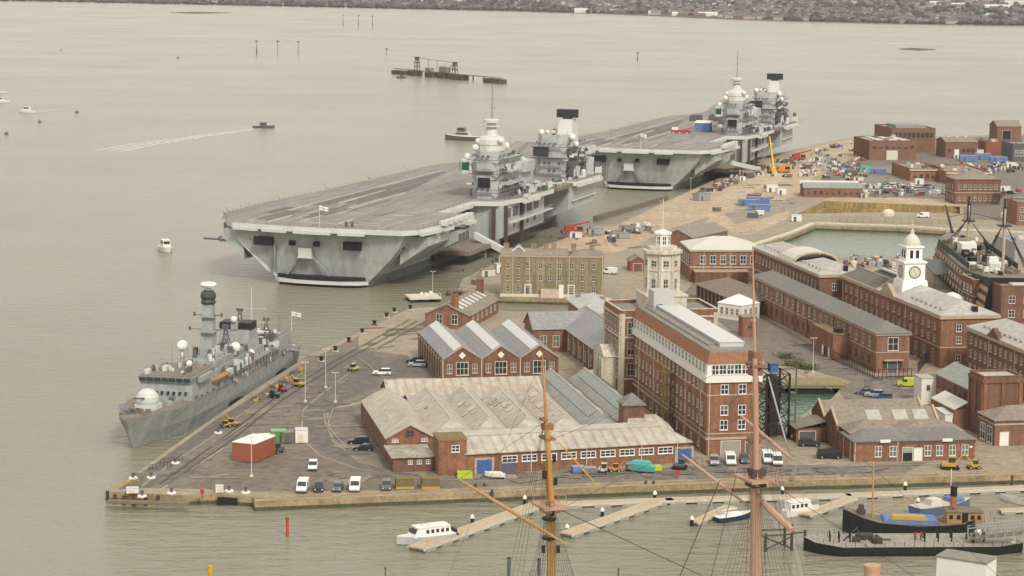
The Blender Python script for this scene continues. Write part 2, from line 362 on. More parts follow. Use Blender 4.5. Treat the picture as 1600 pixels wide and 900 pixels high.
sheet('car_park_surface', [(512, 640), (575, 630), (604, 722), (640, 742), (560, 720), (522, 690)], asphalt, .04)
sheet('boathouse_car_park', [(596, 570), (632, 556), (668, 566), (690, 590), (612, 590)], asphalt_dk, .03)
sheet('range_street', [(1180, 490), (1200, 498), (1290, 552), (1370, 588), (1600, 580), (1600, 610), (1470, 612), (1400, 640), (1330, 640), (1310, 610), (1330, 596), (1240, 570), (1195, 575), (1190, 520)], asphalt, .02)
sheet('side_street', [(1500, 700), (1400, 745), (1560, 738), (1600, 736), (1600, 700), (1540, 690), (1520, 660), (1500, 660)], concrete, .045)
sheet('inner_street', [(1085, 440), (1100, 445), (1190, 495), (1195, 560), (1120, 500), (1060, 468)], asphalt, .05)
sheet('gravel_patch', [(1130, 334), (1180, 322), (1225, 312), (1262, 300), (1290, 306), (1250, 322), (1200, 340), (1150, 350)], M('grey_gravel', (.29, .245, .19), .95, .3, .12, 1.2), .026)
sheet('gravel_patch', [(1000, 380), (1040, 360), (1110, 338), (1090, 366), (1040, 374)], M('grey_gravel', (.29, .245, .19)), .03)
sheet('worn_sand', [(1120, 300), (1190, 272), (1290, 240), (1320, 236), (1270, 262), (1200, 292), (1140, 312)], M('pale_sand', (.47, .375, .265), .95, .3, .08, .6), .034)
sheet('yard_concrete', [(1300, 290), (1345, 262), (1420, 256), (1480, 262), (1480, 290), (1400, 300), (1330, 303)], M('yard_concrete', (.24, .21, .175), .95, .3, .06, .8), .03)
# painted lines
def stripe(name, pts, w, z=.06, m=road_paint):
    b = MB(); pts = [Vector((*p, 0)) for p in P2(pts)]
    for p, q in zip(pts, pts[1:]):
        n = (q - p).normalized().orthogonal(); n = Vector((-(q-p).y, (q-p).x, 0)).normalized() * w / 2
        b.add([(*(p - n)[:2], GZ + z), (*(q - n)[:2], GZ + z), (*(q + n)[:2], GZ + z), (*(p + n)[:2], GZ + z)], [(0, 1, 2, 3)])
    return kind(b.build(name, m), 'structure')
stripe('road_line', [(472, 668), (476, 690), (500, 712), (560, 733), (640, 746), (760, 752), (900, 748)], .28)
stripe('road_line', [(506, 640), (508, 660), (520, 688), (548, 712), (600, 734), (660, 742), (720, 745)], .22)
stripe('road_line', [(472, 668), (474, 640), (510, 610), (552, 578)], .3)
stripe('road_line', [(248, 768), (300, 732), (350, 700)], .45)
stripe('road_line', [(222, 760), (262, 728), (306, 700), (336, 680)], .3)
stripe('road_line', [(336, 657), (360, 660), (410, 624), (474, 582)], .25)
for i in range(8):
    x = 428 + 5.5 * i; stripe('hatched_marking', [(x, 668 - 3.4 * i), (x + 30, 668 - 3.4 * i - 4)], .3)
for i in range(7):
    x = 602 + 10 * i; stripe('parking_line', [(570 - 5 * i, 640 + 11 * i), (592 - 4 * i, 638 + 11 * i)], .12)
# repairs, slabs, drains and worn rails in the paving
rp = random.Random(14); b = MB()
def patch(cx_, cy_, w, h, a, m, z): p = at(cx_, cy_); C, Sn = cos(a), sin(a); b.add([(p.x + x*C - y*Sn, p.y + x*Sn + y*C, GZ + z) for x, y in ((-w/2, -h/2), (w/2, -h/2), (w/2, h/2), (-w/2, h/2))], [(0, 1, 2, 3)], m)
zz = .062
for k, (px, py, n, sx, sy) in enumerate(((340, 733, 20, 100, 16), (440, 650, 16, 40, 26), (520, 600, 22, 40, 45), (600, 745, 16, 90, 8), (560, 680, 10, 30, 30), (610, 530, 16, 40, 18), (900, 742, 22, 160, 5), (1250, 735, 18, 120, 6), (1440, 600, 16, 90, 12), (1280, 560, 18, 60, 24), (1190, 310, 22, 50, 22), (1420, 285, 30, 130, 26), (960, 375, 20, 80, 14), (1130, 470, 14, 40, 20))):
    for i in range(n):
        zz += .0007; patch(px + rp.uniform(-sx, sx), py + rp.uniform(-sy, sy), rp.choice((2, 3, 5, 9, 12)) * rp.uniform(.6, 1.2), rp.choice((.8, 1.2, 2, 3.5)) * rp.uniform(.7, 1.3), R(rp.choice((78, 78, 11, 11, 40))), rp.choice((0, 0, 1, 2, 3)), zz)
tri = [f for f in b.f]
kind(b.build('paving_repairs', [asphalt_dk, M('tan_patch', (.20, .168, .125), .9, .3, .3), asphalt, M('pale_concrete_patch', (.235, .20, .155), .9, .3, .3)]), 'structure')
for pts in ([(250, 756), (350, 684), (430, 622), (520, 566), (640, 500)], [(262, 758), (362, 688), (440, 626), (530, 568), (652, 502)], [(590, 545), (660, 505), (690, 488)]): stripe('crane_rail', pts, .35, .235, M('rail_steel', (.10, .085, .075), .6, .3, .3))
for pts in ([(330, 700), (420, 640)], [(300, 748), (380, 748)], [(700, 751), (1060, 737)], [(1210, 733), (1560, 724)], [(520, 640), (512, 668), (540, 700)], [(610, 600), (560, 560)], [(1210, 560), (1300, 610)]): stripe('road_line', pts, .22, .24)
for i in range(9): stripe('parking_line', [(1098 + 14*i, 727), (1099 + 14*i, 714)], .14, .24)
# coping along the south quay: a raised pale kerb of stone
cop = [(398, 780), (700, 768), (1000, 756), (1200, 749), (1390, 744), (1600, 738.5), (1700, 735)]; b = MB(); pts = [Vector((*p, 0)) for p in P2(cop)]
for p, q in zip(pts, pts[1:]):
    n = Vector((-(q-p).y, (q-p).x, 0)).normalized() * 1.9; b.prism([(p)[:2], (q)[:2], (q + n)[:2], (p + n)[:2]], GZ - .2, GZ + .13)
kind(b.build('quay_coping', quay_stone), 'structure')
b = MB(); pts = [Vector((*p, 0)) for p in P2([(1168, 388), (1239, 365), (1275, 350), (1400, 354), (1478, 359), (1640, 366)])]
for p, q in zip(pts, pts[1:]):
    n = Vector((-(q-p).y, (q-p).x, 0)).normalized() * 2.2; b.prism([(p)[:2], (q)[:2], (q + n)[:2], (p + n)[:2]], GZ - .2, GZ + .5)
kind(b.build('basin_coping', stone), 'structure')

# far shore: a plain rising gently inland
SHORE = [(-260, -2), (0, 0.5), (270, 5), (520, 11), (800, 18), (1000, 24), (1200, 33), (1400, 38), (1600, 41), (1900, 47)]
sh = [at(x, y, 0) for x, y in SHORE]
def shore_y(x):
    for p, q in zip(sh, sh[1:]):
        if p.x <= x <= q.x: return p.y + (q.y - p.y) * (x - p.x) / (q.x - p.x)
    return sh[0].y if x < sh[0].x else sh[-1].y
def land_z(d): return .8 + 26 * (1 - math.exp(-max(0, d) / 2600)) + max(0, d - 3000) * .012
b = MB(); xs = [-2600 + 100 * i for i in range(56)]; ds = [-2, 0, 40, 150, 350, 700, 1200, 2000, 3200, 5000, 7500]
for x in xs:
    y0 = shore_y(x) + 18 * sin(x * .013) + 9 * sin(x * .041)
    for k, d in enumerate(ds): b.v.append((x, y0 + d, -1 if k == 0 else land_z(d) + 2.5 * sin(x * .004 + d * .003) * min(1, d / 400)))
n = len(ds)
for i in range(len(xs) - 1):
    for k in range(n - 1): b.f.append([i*n+k, (i+1)*n+k, (i+1)*n+k+1, i*n+k+1]); b.m.append(0)
kind(b.build('far_shore_ground', M('far_fields', (.105, .10, .06), .95, .3, .004, tint=(.13, .105, .085))), 'structure')
for pts in ([(1405, 77), (1425, 75.5), (1462, 77.5), (1440, 79)], [(265, 20), (300, 18.8), (362, 20.2), (310, 21.4)]):
    p = P2(pts, 0); kind(MB().prism(p, -1, .7).build('mud_bank', M('mud', (.12, .10, .075), .9, .3, .05)), 'structure')

# far town: the biggest buildings along the shore one by one, the rest as one mass
rnd = random.Random(3)
hcol = [M('far_brick', (.175, .125, .112), .9, .2, .05), M('far_render', (.36, .33, .29), .8, .2, .05), M('far_tile', (.15, .112, .105), .9, .2, .05), M('far_slate', (.15, .14, .15), .9, .2, .05), M('far_white', (.62, .60, .55), .7, .1, .05)]  # far colours greyed, so part of the distance haze is painted in
def house_mb(b, x, y, z, L, W, h, rh, rz, mw, mr):
    C, Sn = cos(rz), sin(rz); f = lambda u, v, w: (x + u*C - v*Sn, y + u*Sn + v*C, z + w); l, w = L/2, W/2
    b.add([f(-l,-w,-3), f(l,-w,-3), f(l,w,-3), f(-l,w,-3), f(-l,-w,h), f(l,-w,h), f(l,w,h), f(-l,w,h), f(-l,0,h+rh), f(l,0,h+rh)],
          [(0,1,5,4), (1,2,6,9,5), (2,3,7,6), (3,0,4,8,7)], mw)
    n = len(b.v) - 10; b.f += [[n+4, n+5, n+9, n+8], [n+6, n+7, n+8, n+9]]; b.m += [mr, mr]
protos = []
for k in range(6):
    b = MB(); L, W = 11 + 3 * k, 9 + .6 * k; house_mb(b, 0, 0, 0, L, W, 5.5, 3.2, 0, 0, 1)
    b.box(L*.3, -.5, 6, L*.3 + 1, .5, 10, 0); protos.append(b.mesh('far_house', [hcol[(0, 1, 0, 1, 1, 0)[k]], hcol[(2, 3, 3, 2, 2, 2)[k]]]))
fh_lab = 'small pitched roof house in the hazy town along the far shore'
for i in range(170):
    px = rnd.uniform(300, 1640); p = at(px, 20, 0); x = p.x * 1.0; d = rnd.uniform(14, 130) ** 1.0
    Y = shore_y(x) + 22 + d; x = px_x = (px - 800) / FPX * Y
    tag(put(protos[rnd.randrange(6)], 'far_house', None, (x, shore_y(x) + 22 + d, land_z(d)), rnd.uniform(-.5, .5)), fh_lab, 'house', 'small houses along the far shore')
for i, (px, py, w, dd, h, lab) in enumerate(((1500, 16, 44, 20, 8, 'long white shed at the foot of the far town near the right edge'), (1557, 19, 60, 24, 9, 'low white warehouse on the far shore, second from the right edge'), (1590, 14, 70, 26, 10, 'largest white warehouse on the far shore at the right edge'),
        (1453, 32.5, 34, 12, 6, 'small white boathouse at the waterline of the far shore'), (1463, 13, 36, 16, 7, 'pale shed roof among trees on the far shore'), (1022, 24.5, 26, 10, 6, 'white waterside building on the far shore left of a second white one'), (1058, 24.5, 22, 10, 6, 'white waterside building on the far shore right of a first white one'), (1110, 24.2, 52, 12, 7, 'cream terrace on the far shore waterfront'), (908, 19, 30, 10, 7, 'white cottage row on the far shore above the carriers'))):
    p = at(px, py, 4); Y = max(p.y, shore_y(p.x) + 40); x = p.x * Y / p.y; b = MB(); house_mb(b, 0, 0, 0, w, dd, h, 2.5, rnd.uniform(-.15, .15), 0, 1)
    tag(b.build('warehouse', [hcol[4], hcol[4]], None, (x, Y, land_z(Y - shore_y(x)))), lab, 'warehouse')
b = MB()
for i in range(5200):
    d = 150 + 3400 * rnd.random() ** 1.5; Y0 = 4600 + d; x = rnd.uniform(-.245, .245) * Y0
    if sin(x * .006 + 2) + sin(d * .005 + x * .003) + rnd.uniform(-1, 1) > .9: continue
    house_mb(b, x, shore_y(x) + d, land_z(d), rnd.uniform(9, 26), rnd.uniform(8, 11), rnd.uniform(4.5, 7), 3, rnd.choice((0, .3, -.4, 1.4)), rnd.choice((0, 0, 0, 1, 1, 4)), rnd.choice((2, 2, 3)))
kind(tag(b.build('distant_town', hcol), 'mass of small brick and rendered houses filling the hazy far shore', 'town'), 'stuff')
b = MB(); ico = bmesh.new(); bmesh.ops.create_icosphere(ico, subdivisions=1, radius=1); iv = [tuple(v.co) for v in ico.verts]; jf = [tuple(v.index for v in f.verts) for f in ico.faces]; ico.free()
for i in range(5200):
    if i < 900: px = rnd.uniform(-40, 1640); d = rnd.uniform(2, 40); near = True
    else: px = rnd.uniform(-60, 1660); d = 40 + 3400 * rnd.random() ** 1.6; near = False
    x = (px - 800) / FPX * (4200 + d); Y = shore_y(x) + 20 + d; x = (px - 800) / FPX * Y
    if near and 1000 < px < 1140 and rnd.random() < .7: continue
    r = rnd.uniform(3, 7.5) * (.8 if near else 1.1); hh = rnd.uniform(.7, 1.2)
    b.add([(x + v[0]*r*rnd.uniform(.7, 1.5), Y + v[1]*r, land_z(d) + (v[2]*hh + .75*hh) * r * rnd.uniform(.8, 1.15)) for v in iv], jf, rnd.choice((0, 0, 1, 1, 2)))
kind(tag(b.build('distant_trees', [M('far_evergreen', (.055, .058, .04), .95, .3, .1), M('far_bare_trees', (.105, .09, .088), .95, .3, .1), M('far_grey_trees', (.095, .088, .088), .95, .3, .1)]), 'dark band of winter trees along and behind the far shore', 'trees'), 'stuff')  # bare tree colours greyed too, haze put into the colour

# the air: a thin even haze round the camera and the whole scene
hm = bpy.data.materials.new('haze'); hm.use_nodes = True; hn = hm.node_tree; hn.nodes.remove(hn.nodes['Principled BSDF'])
pv = hn.nodes.new('ShaderNodeVolumePrincipled'); pv.inputs['Color'].default_value = (.90, .90, .93, 1); pv.inputs['Density'].default_value = 3.2e-5; pv.inputs['Anisotropy'].default_value = .3
hn.links.new(pv.outputs[0], hn.nodes['Material Output'].inputs['Volume'])
hz = MB().box(-9200, -150, -9, 9200, 15200, 125).build('haze', hm); kind(tag(hz, 'thin pale haze over the whole harbour', 'haze'), 'stuff')

# ================================================================== BUILDINGS
ANG = R(11)           # the dockyard grid
_wm = {}
def win_meshes(w, h, style):
    k = (w, h, style)
    if k in _wm: return _wm[k]
    f = MB(); fm = {'white': white, 'stone': stone, 'cream': cream, 'dark': brick_dark, 'blue': blue_paint, 'pale': cream}[style.split('_')[0]]
    t = (.09 if w < 1.4 else .13) if w < 2 else .18
    f.box(-w/2 - t, -.09, -t, w/2 + t, -.02, 0); f.box(-w/2 - t, -.09, h, w/2 + t, -.02, h + t)
    f.box(-w/2 - t, -.09, 0, -w/2, -.02, h); f.box(w/2, -.09, 0, w/2 + t, -.02, h)
    if 'door' not in style:
        nv = max(1, int(round(w / 1.1))) - 1; nv = max(nv, 1)
        for i in range(nv): x = -w/2 + w * (i+1) / (nv+1); f.box(x - .06, -.08, 0, x + .06, -.03, h)
        f.box(-w/2, -.075, h*.5 - .06, w/2, -.035, h*.5 + .06); f.box(-w/2 - t*1.5, -.2, -t - .09, w/2 + t*1.5, -.02, -t)
    p = MB().add([(-w/2, -.03, 0), (w/2, -.03, 0), (w/2, -.03, h), (-w/2, -.03, h)], [(0, 1, 2, 3)])
    _wm[k] = (f.mesh('window', fm), p.mesh('pane', glass_pale if 'pale' in style else glass)); return _wm[k]
_wr = random.Random(77); _wq = {}
def _wm2(w, h, style):
    if (w, h) not in _wq: _wq[(w, h)] = MB().add([(-w/2, -.03, 0), (w/2, -.03, 0), (w/2, -.03, h*.45), (-w/2, -.03, h*.45), (w/2, -.03, h), (-w/2, -.03, h)], [(0, 1, 2, 3)], 0).add([(-w/2, -.03, h*.45), (w/2, -.03, h*.45), (w/2, -.03, h), (-w/2, -.03, h)], [(0, 1, 2, 3)], 1).mesh('pane', [glass, glass_pale])
    return _wq[(w, h)]
FACE = {'f': 0, 'r': pi/2, 'b': pi, 's': -pi/2}
def wall_pt(box, face, t, z):
    x0, y0, x1, y1 = box
    return {'f': (x0 + t, y0, z), 'r': (x1, y0 + t, z), 'b': (x1 - t, y1, z), 's': (x0, y1 - t, z)}[face]
def windows(root, box, face, n, z, w, h, style='white', m0=1.5, m1=None, skip=(), sub=True):
    """a row of n windows on one face of the footprint box (x0,y0,x1,y1); each a part of its building, its pane a sub-part"""
    m1 = m0 if m1 is None else m1; x0, y0, x1, y1 = box; Ln = (x1 - x0) if face in 'fb' else (y1 - y0)
    fm, pm = win_meshes(w, h, style)
    for i in range(n):
        if i in skip: continue
        t = m0 + (Ln - m0 - m1) * (i + .5) / n if n > 1 else (m0 + Ln - m1) / 2
        o = put(fm, 'window', root, wall_pt(box, face, t, z), FACE[face])
        put(pm if _wr.random() > .3 or 'door' in style else _wm2(w, h, style), 'pane', o)
def door(root, box, face, t, w, h, m, name='door', z=0):
    b = MB(); b.box(-w/2 - .15, -.1, 0, -w/2, -.01, h + .15, 1); b.box(w/2, -.1, 0, w/2 + .15, -.01, h + .15, 1); b.box(-w/2, -.1, h, w/2, -.01, h + .15, 1); b.box(-w/2, -.06, 0, w/2, -.012, h, 0)
    return b.build(name, [m, cream], root, wall_pt(box, face, t, z), FACE[face])
def band(root, box, z, h=.35, d=.12, m=None, name='string_course'):
    x0, y0, x1, y1 = box; b = MB()
    b.box(x0 - d, y0 - d, z, x1 + d, y0 - .003, z + h); b.box(x0 - d, y1 + .003, z, x1 + d, y1 + d, z + h); b.box(x0 - d, y0 - .003, z, x0 - .003, y1 + .003, z + h); b.box(x1 + .003, y0 - .003, z, x1 + d, y1 + .003, z + h)
    return b.build(name, m or stone_band, root)
def gable_wall(b, box, h, rh, ax, mi=0, z0=0):
    x0, y0, x1, y1 = box
    if ax == 'y':  # ridge along y
        b.extr_x([(0, 0)], 0, 0) if 0 else None
        xm = (x0 + x1) / 2
        b.add([(x0,y0,z0),(x1,y0,z0),(x1,y0,h),(xm,y0,h+rh),(x0,y0,h),(x0,y1,z0),(x1,y1,z0),(x1,y1,h),(xm,y1,h+rh),(x0,y1,h)],
              [(0,1,2,3,4),(9,8,7,6,5),(0,4,9,5),(1,6,7,2),(4,3,8,9),(3,2,7,8)], mi)
    else:
        ym = (y0 + y1) / 2
        b.add([(x0,y0,z0),(x0,y1,z0),(x0,y1,h),(x0,ym,h+rh),(x0,y0,h),(x1,y0,z0),(x1,y1,z0),(x1,y1,h),(x1,ym,h+rh),(x1,y0,h)],
              [(0,4,3,2,1),(5,6,7,8,9),(0,5,9,4),(1,2,7,6),(4,9,8,3),(3,8,7,2)], mi)
def gable_roof(b, box, h, rh, ax, o=.35, t=.22, mi=0):
    x0, y0, x1, y1 = box
    if ax == 'y':
        xm = (x0 + x1) / 2; k = rh / (xm - x0)
        b.slab([(x0-o, y0-o, h-o*k), (xm, y0-o, h+rh), (xm, y1+o, h+rh), (x0-o, y1+o, h-o*k)], t, mi); b.slab([(xm, y0-o, h+rh), (x1+o, y0-o, h-o*k), (x1+o, y1+o, h-o*k), (xm, y1+o, h+rh)], t, mi)
    else:
        ym = (y0 + y1) / 2; k = rh / (ym - y0)
        b.slab([(x0-o, y0-o, h-o*k), (x1+o, y0-o, h-o*k), (x1+o, ym, h+rh), (x0-o, ym, h+rh)], t, mi); b.slab([(x0-o, ym, h+rh), (x1+o, ym, h+rh), (x1+o, y1+o, h-o*k), (x0-o, y1+o, h-o*k)], t, mi)
def hip_roof(b, box, h, rh, o=.4, t=.2, mi=0, run=None):
    x0, y0, x1, y1 = box; x0 -= o; y0 -= o; x1 += o; y1 += o; L, W = x1 - x0, y1 - y0
    if L >= W:
        r = min(run or W/2, L/2 - .01); A, B_ = (x0 + r, (y0+y1)/2, h+rh), (x1 - r, (y0+y1)/2, h+rh)
        b.slab([(x0,y0,h), (x1,y0,h), B_, A], t, mi); b.slab([(x1,y1,h), (x0,y1,h), A, B_], t, mi); b.slab([(x0,y1,h), (x0,y0,h), A], t, mi); b.slab([(x1,y0,h), (x1,y1,h), B_], t, mi)
    else:
        r = min(run or L/2, W/2 - .01); A, B_ = ((x0+x1)/2, y0 + r, h+rh), ((x0+x1)/2, y1 - r, h+rh)
        b.slab([(x0,y0,h), (x1,y0,h), A], t, mi); b.slab([(x1,y0,h), (x1,y1,h), B_, A], t, mi); b.slab([(x1,y1,h), (x0,y1,h), B_], t, mi); b.slab([(x0,y1,h), (x0,y0,h), A, B_], t, mi)
def flat_roof(root, box, h, m, par=.7, pm=None, wm=None):
    x0, y0, x1, y1 = box; b = MB(); b.box(x0 + .3, y0 + .3, h - .1, x1 - .3, y1 - .3, h + .08); b.build('roof', m, root)
    b = MB(); 
    for q in ((x0, y0, x1, y0 + .3), (x0, y1 - .3, x1, y1), (x0, y0 + .3, x0 + .3, y1 - .3), (x1 - .3, y0 + .3, x1, y1 - .3)): b.box(q[0], q[1], h - .002, q[2], q[3], h + par, 0)
    e = .1
    for q in ((x0 - e, y0 - e, x1 + e, y0 + .4), (x0 - e, y1 - .4, x1 + e, y1 + e), (x0 - e, y0 + .4, x0 + .4, y1 - .4), (x1 - .4, y0 + .4, x1 + e, y1 - .4)): b.box(q[0], q[1], h + par + .002, q[2], q[3], h + par + .16, 1)
    b.build('parapet', [wm or brick, pm or stone_band], root)
def chimney(root, x, y, z, w=1.2, d=1.0, h=2.2, m=None):
    b = MB(); b.box(x - w/2, y - d/2, z, x + w/2, y + d/2, z + h, 0); b.box(x - w/2 - .1, y - d/2 - .1, z + h, x + w/2 + .1, y + d/2 + .1, z + h + .25, 0)
    for k in (-.3, .3): b.lathe((x + k * w, y, z + h + .25), [(.16, 0), (.13, .5)], 6, 1)
    return b.build('chimney', [m or brick, brick_paint], root)
def pipes(root, box, face, ts, h, m=None):
    b = MB()
    for t in ts:
        p = Vector(wall_pt(box, face, t, 0)); n = Vector((sin(FACE[face]), -cos(FACE[face]), 0)) * .1; b.tube(p + n, p + n + Vector((0, 0, h)), .09, None, 5)
    b.build('drainpipe', m or cream, root)
def solve_len(o, u, z, px):     # distance from o along u at which the projected column is px
    a, b_ = 0.0, 400.0; f = lambda s: proj_x((o.x + u[0]*s, o.y + u[1]*s, z))[0]
    up = f(1) > f(0)
    for _ in range(50):
        m_ = (a + b_) / 2
        if (f(m_) < px) == up: a = m_
        else: b_ = m_
    return a
def frame(base, front_px=None, side_px=None, h=0, ang=ANG):
    """near corner of a building seen at its foot, and the columns where its front and its left flank end: gives origin, length, depth"""
    o = at(*base); u = (cos(ang), sin(ang)); v = (-sin(ang), cos(ang))
    return o, (solve_len(o, u, GZ + h, front_px) if front_px else 0), (solve_len(o, v, GZ + h, side_px) if side_px else 0)

# ---- 1 the long office block with the white glazed top storey
o, L, W = frame((1103, 712), 1187, 990, 16)
t = thing('office_block', 'long red brick office block with a white glazed top storey and pale flat roof', 'office building', o, ANG)
bx = (0, 0, L, W); H1 = 15.8
MB().box(0, 0, -.5, L, W, H1).build('wall', brick, t)
band(t, bx, 3.4, .5, .2); band(t, bx, 4.6, .25, .12); band(t, bx, 12.9, .25, .1)
# white band and glazed storey
b = MB(); b.box(-.5, -.5, H1 + .003, L + .5, W, H1 + 1.5); b.box(-.15, -.15, H1 + 1.5, L + .15, W, H1 + 4.0); b.build('glazed_storey', white, t)
wb = (-.15, -.15, L + .15, W)
windows(t, wb, 'f', 6, H1 + 1.8, 1.35, 1.9, 'white', .9); windows(t, wb, 's', 22, H1 + 1.8, 1.35, 1.9, 'white', 1.0)
b = MB(); b.taper((-.35, -.35, L + .35, W), H1 + 4.003, (.5, .6, L - .5, W), H1 + 6.2); b.build('attic', M('attic_tiles', (.275, .125, .07), .85, .15, .3, 1.5), t)
b = MB(); b.box(.7, .8, H1 + 6.203, L - .7, W, H1 + 6.5, 0); b.box(2.2, 8, H1 + 6.5, 4.0, W - 2, H1 + 6.9, 0); b.box(4.3, 6, H1 + 6.5, L - 1.9, W - 4, H1 + 7.5, 1); b.box(4.1, 5.8, H1 + 7.5, L - 1.7, W - 3.8, H1 + 7.62, 1); b.build('roof', [felt, roof_white], t)
b = MB()
for (x0, y0, x1, y1) in ((.9, 1, L - .9, 1), (.9, 1, .9, W - 1), (L - .9, 1, L - .9, W - 1)):
    n = int(max(abs(x1 - x0), abs(y1 - y0)) / 2) + 1
    for k in range(n + 1): b.tube((x0 + (x1-x0)*k/n, y0 + (y1-y0)*k/n, H1 + 6.5), (x0 + (x1-x0)*k/n, y0 + (y1-y0)*k/n, H1 + 7.6), .035, None, 4)
    for z in (7.1, 7.6): b.tube((x0, y0, H1 + z), (x1, y1, H1 + z), .035, None, 4)
b.build('railing', steel, t)
for z in (5.6, 8.8, 12.0 + 1.3): windows(t, bx, 'f', 2, z, 1.5, 1.9, 'white', 1.8)
for z in (6.0, 9.2, 13.4): windows(t, bx, 's', 18, z, 1.1, 1.7, 'cream', 1.5, 2)
windows(t, bx, 's', 10, 1.0, 1.2, 1.7, 'cream', 3, 3)
door(t, bx, 'f', 5.4, 4.2, 3.0, M('roller_shutter', (.33, .29, .25), .6, .1, .5, rep=('Z', .3, .2)), 'roller_door'); door(t, bx, 'f', 9.8, 2.2, 2.6, navy_dk)
pipes(t, bx, 's', (6, 20, 34, 48, 60), 15.7); pipes(t, bx, 'f', (.5, L - .5), 15.7)
# yellow scaffold stair against the flank
b = MB(); yy = W * .40
for k in range(5): b.box(-2.6, yy, 1 + 3*k, -.1, yy + 3.6, 1.15 + 3*k); b.tube((-2.5, yy, 1 + 3*k), (-2.5, yy + 3.6, 4 + 3*k), .1)
for x in (-2.5, -.2):
    for y in (0, 3.5): b.tube((x, yy + y, 0), (x, yy + y, 15.5), .09)
b.build('stair_tower', M('stair_steel', (.20, .14, .05), .7, .2, .5), t)
OB = (o, L, W)

# ---- 2 the semaphore tower building behind it
u, v = Vector((cos(ANG), sin(ANG), 0)), Vector((-sin(ANG), cos(ANG), 0))
o2 = o + v * (W + .02) - u * 3.2
L2, W2 = 24.0, 17.0; H2 = 20.5
t = thing('signal_tower', 'tall brick and stone building with a pale octagonal signal tower and white lantern on top', 'tower', o2, ANG); bx = (0, 0, L2, W2)
MB().box(0, 0, -.5, L2, W2, H2).build('wall', brick, t); flat_roof(t, bx, H2, felt, .8, stone)
for z in (4.5, 9.6, 14.6, 19.4): band(t, bx, z, .4, .18, stone)
for z in (5.6, 10.6, 15.6):
    windows(t, bx, 's', 5, z, 1.7, 3.0, 'stone', 1); windows(t, bx, 'f', 7, z, 1.5, 2.8, 'stone', 1)
b = MB()
for y in (0, W2 - 1): b.box(-.25, y, 0, -.02, y + 1, H2)
for x in (0, 6, L2 - 1): b.box(x, -.25, 0, x + 1, -.02, H2)
b.build('pilaster', stone, t)
b = MB(); b.box(-3.0, 3.5, 0, -.02, 12.5, 9.5); b.add([(-3.2,3.2,9.5),(-3.2,12.8,9.5),(-3.2,8,12),(-.1,3.2,9.5),(-.1,12.8,9.5),(-.1,8,12)], [(0,2,1),(3,4,5),(0,3,5,2),(1,2,5,4),(0,1,4,3)])
for y in (3.6, 6.0, 9.0, 11.4): b.lathe((-3.3, y + .5, 0), [(.5, 0), (.42, 9.4)], 10)
b.build('stone_gateway', stone, t)
b = MB(); b.box(-3.08, 6.6, 0, -3.01, 9.2, 6.5); b.build('door', navy_dk, t)
b = MB(); b.box(6.6, -5.5, H2 - 1, 11.6, -.4, H2 + 6.2); b.build('stair_head', M('grey_render', (.44, .42, .39), .85, .08, .4), t); door(t, (6.6, -5.5, 11.6, 0), 'f', 1.6, 1.3, 2.6, blue_paint, z=H2 + .6)
# tower
cx, cy = 12.3, 9.0; R8 = lambda r: r / cos(pi / 8)
def octa(r, z0, z1, r2=None): return [(R8(r), z0), (R8(r2 or r), z1)]
b = MB(); b.box(cx - 5.0, cy - 5.2, H2, cx + 5.0, cy + 5.2, H2 + 3.4); b.box(cx - 5.3, cy - 5.5, H2 + 3.4, cx + 5.3, cy + 5.5, H2 + 3.8); b.build('plinth', stone, t)
b = MB(); z0 = H2 + 3.8
def oct_ring(r, z0, z1, r2=None):
    r2 = r2 or r; n = len(b.v)
    b.v += [(cx + R8(r) * cos(pi/8 + k*pi/4), cy + R8(r) * sin(pi/8 + k*pi/4), z0) for k in range(8)] + [(cx + R8(r2) * cos(pi/8 + k*pi/4), cy + R8(r2) * sin(pi/8 + k*pi/4), z1) for k in range(8)]
    b.f += [[n + k, n + (k+1) % 8, n + 8 + (k+1) % 8, n + 8 + k] for k in range(8)] + [[n + k for k in range(8)][::-1], [n + 8 + k for k in range(8)]]; b.m += [0] * 10
oct_ring(3.85, z0, z0 + 9.4); oct_ring(4.05, z0, z0 + .5); oct_ring(4.05, z0 + 5.6, z0 + 6.0); oct_ring(4.1, z0 + 9.4, z0 + 9.8, 4.6); oct_ring(4.6, z0 + 9.8, z0 + 10.5); oct_ring(3.4, z0 + 10.5, z0 + 11.4)
for k in range(8):
    a = pi/8 + k*pi/4; b.tube((cx + R8(3.85)*cos(a), cy + R8(3.85)*sin(a), z0), (cx + R8(3.85)*cos(a), cy + R8(3.85)*sin(a), z0 + 9.4), .3, None, 6)
b.build('octagonal_tower', stone, t)
for k in (5, 6, 7, 4):
    a = k * pi / 4
    for z, w, h in ((1.2, 1.0, 2.4), (6.7, 1.3, 1.4)):
        fm, pm = win_meshes(w, h, 'stone'); q = put(fm, 'window', t, (cx + 3.83*cos(a), cy + 3.83*sin(a), z0 + z), a + pi/2); put(pm, 'pane', q)
b = MB(); oct_ring(1.8, z0 + 11.4, z0 + 14.3); oct_ring(2.1, z0 + 14.3, z0 + 14.8); oct_ring(1.9, z0 + 14.8, z0 + 15.4, .5); b.build('lantern', white, t)
for k in (5, 6, 7, 4):
    a = k * pi / 4; fm, pm = win_meshes(.8, 1.9, 'white'); q = put(fm, 'window', t, (cx + 1.78*cos(a), cy + 1.78*sin(a), z0 + 11.9), a + pi/2); put(pm, 'pane', q)
MB().tube((cx, cy, z0 + 15.3), (cx, cy, z0 + 23), .1, .05).build('flagpole', white, t)

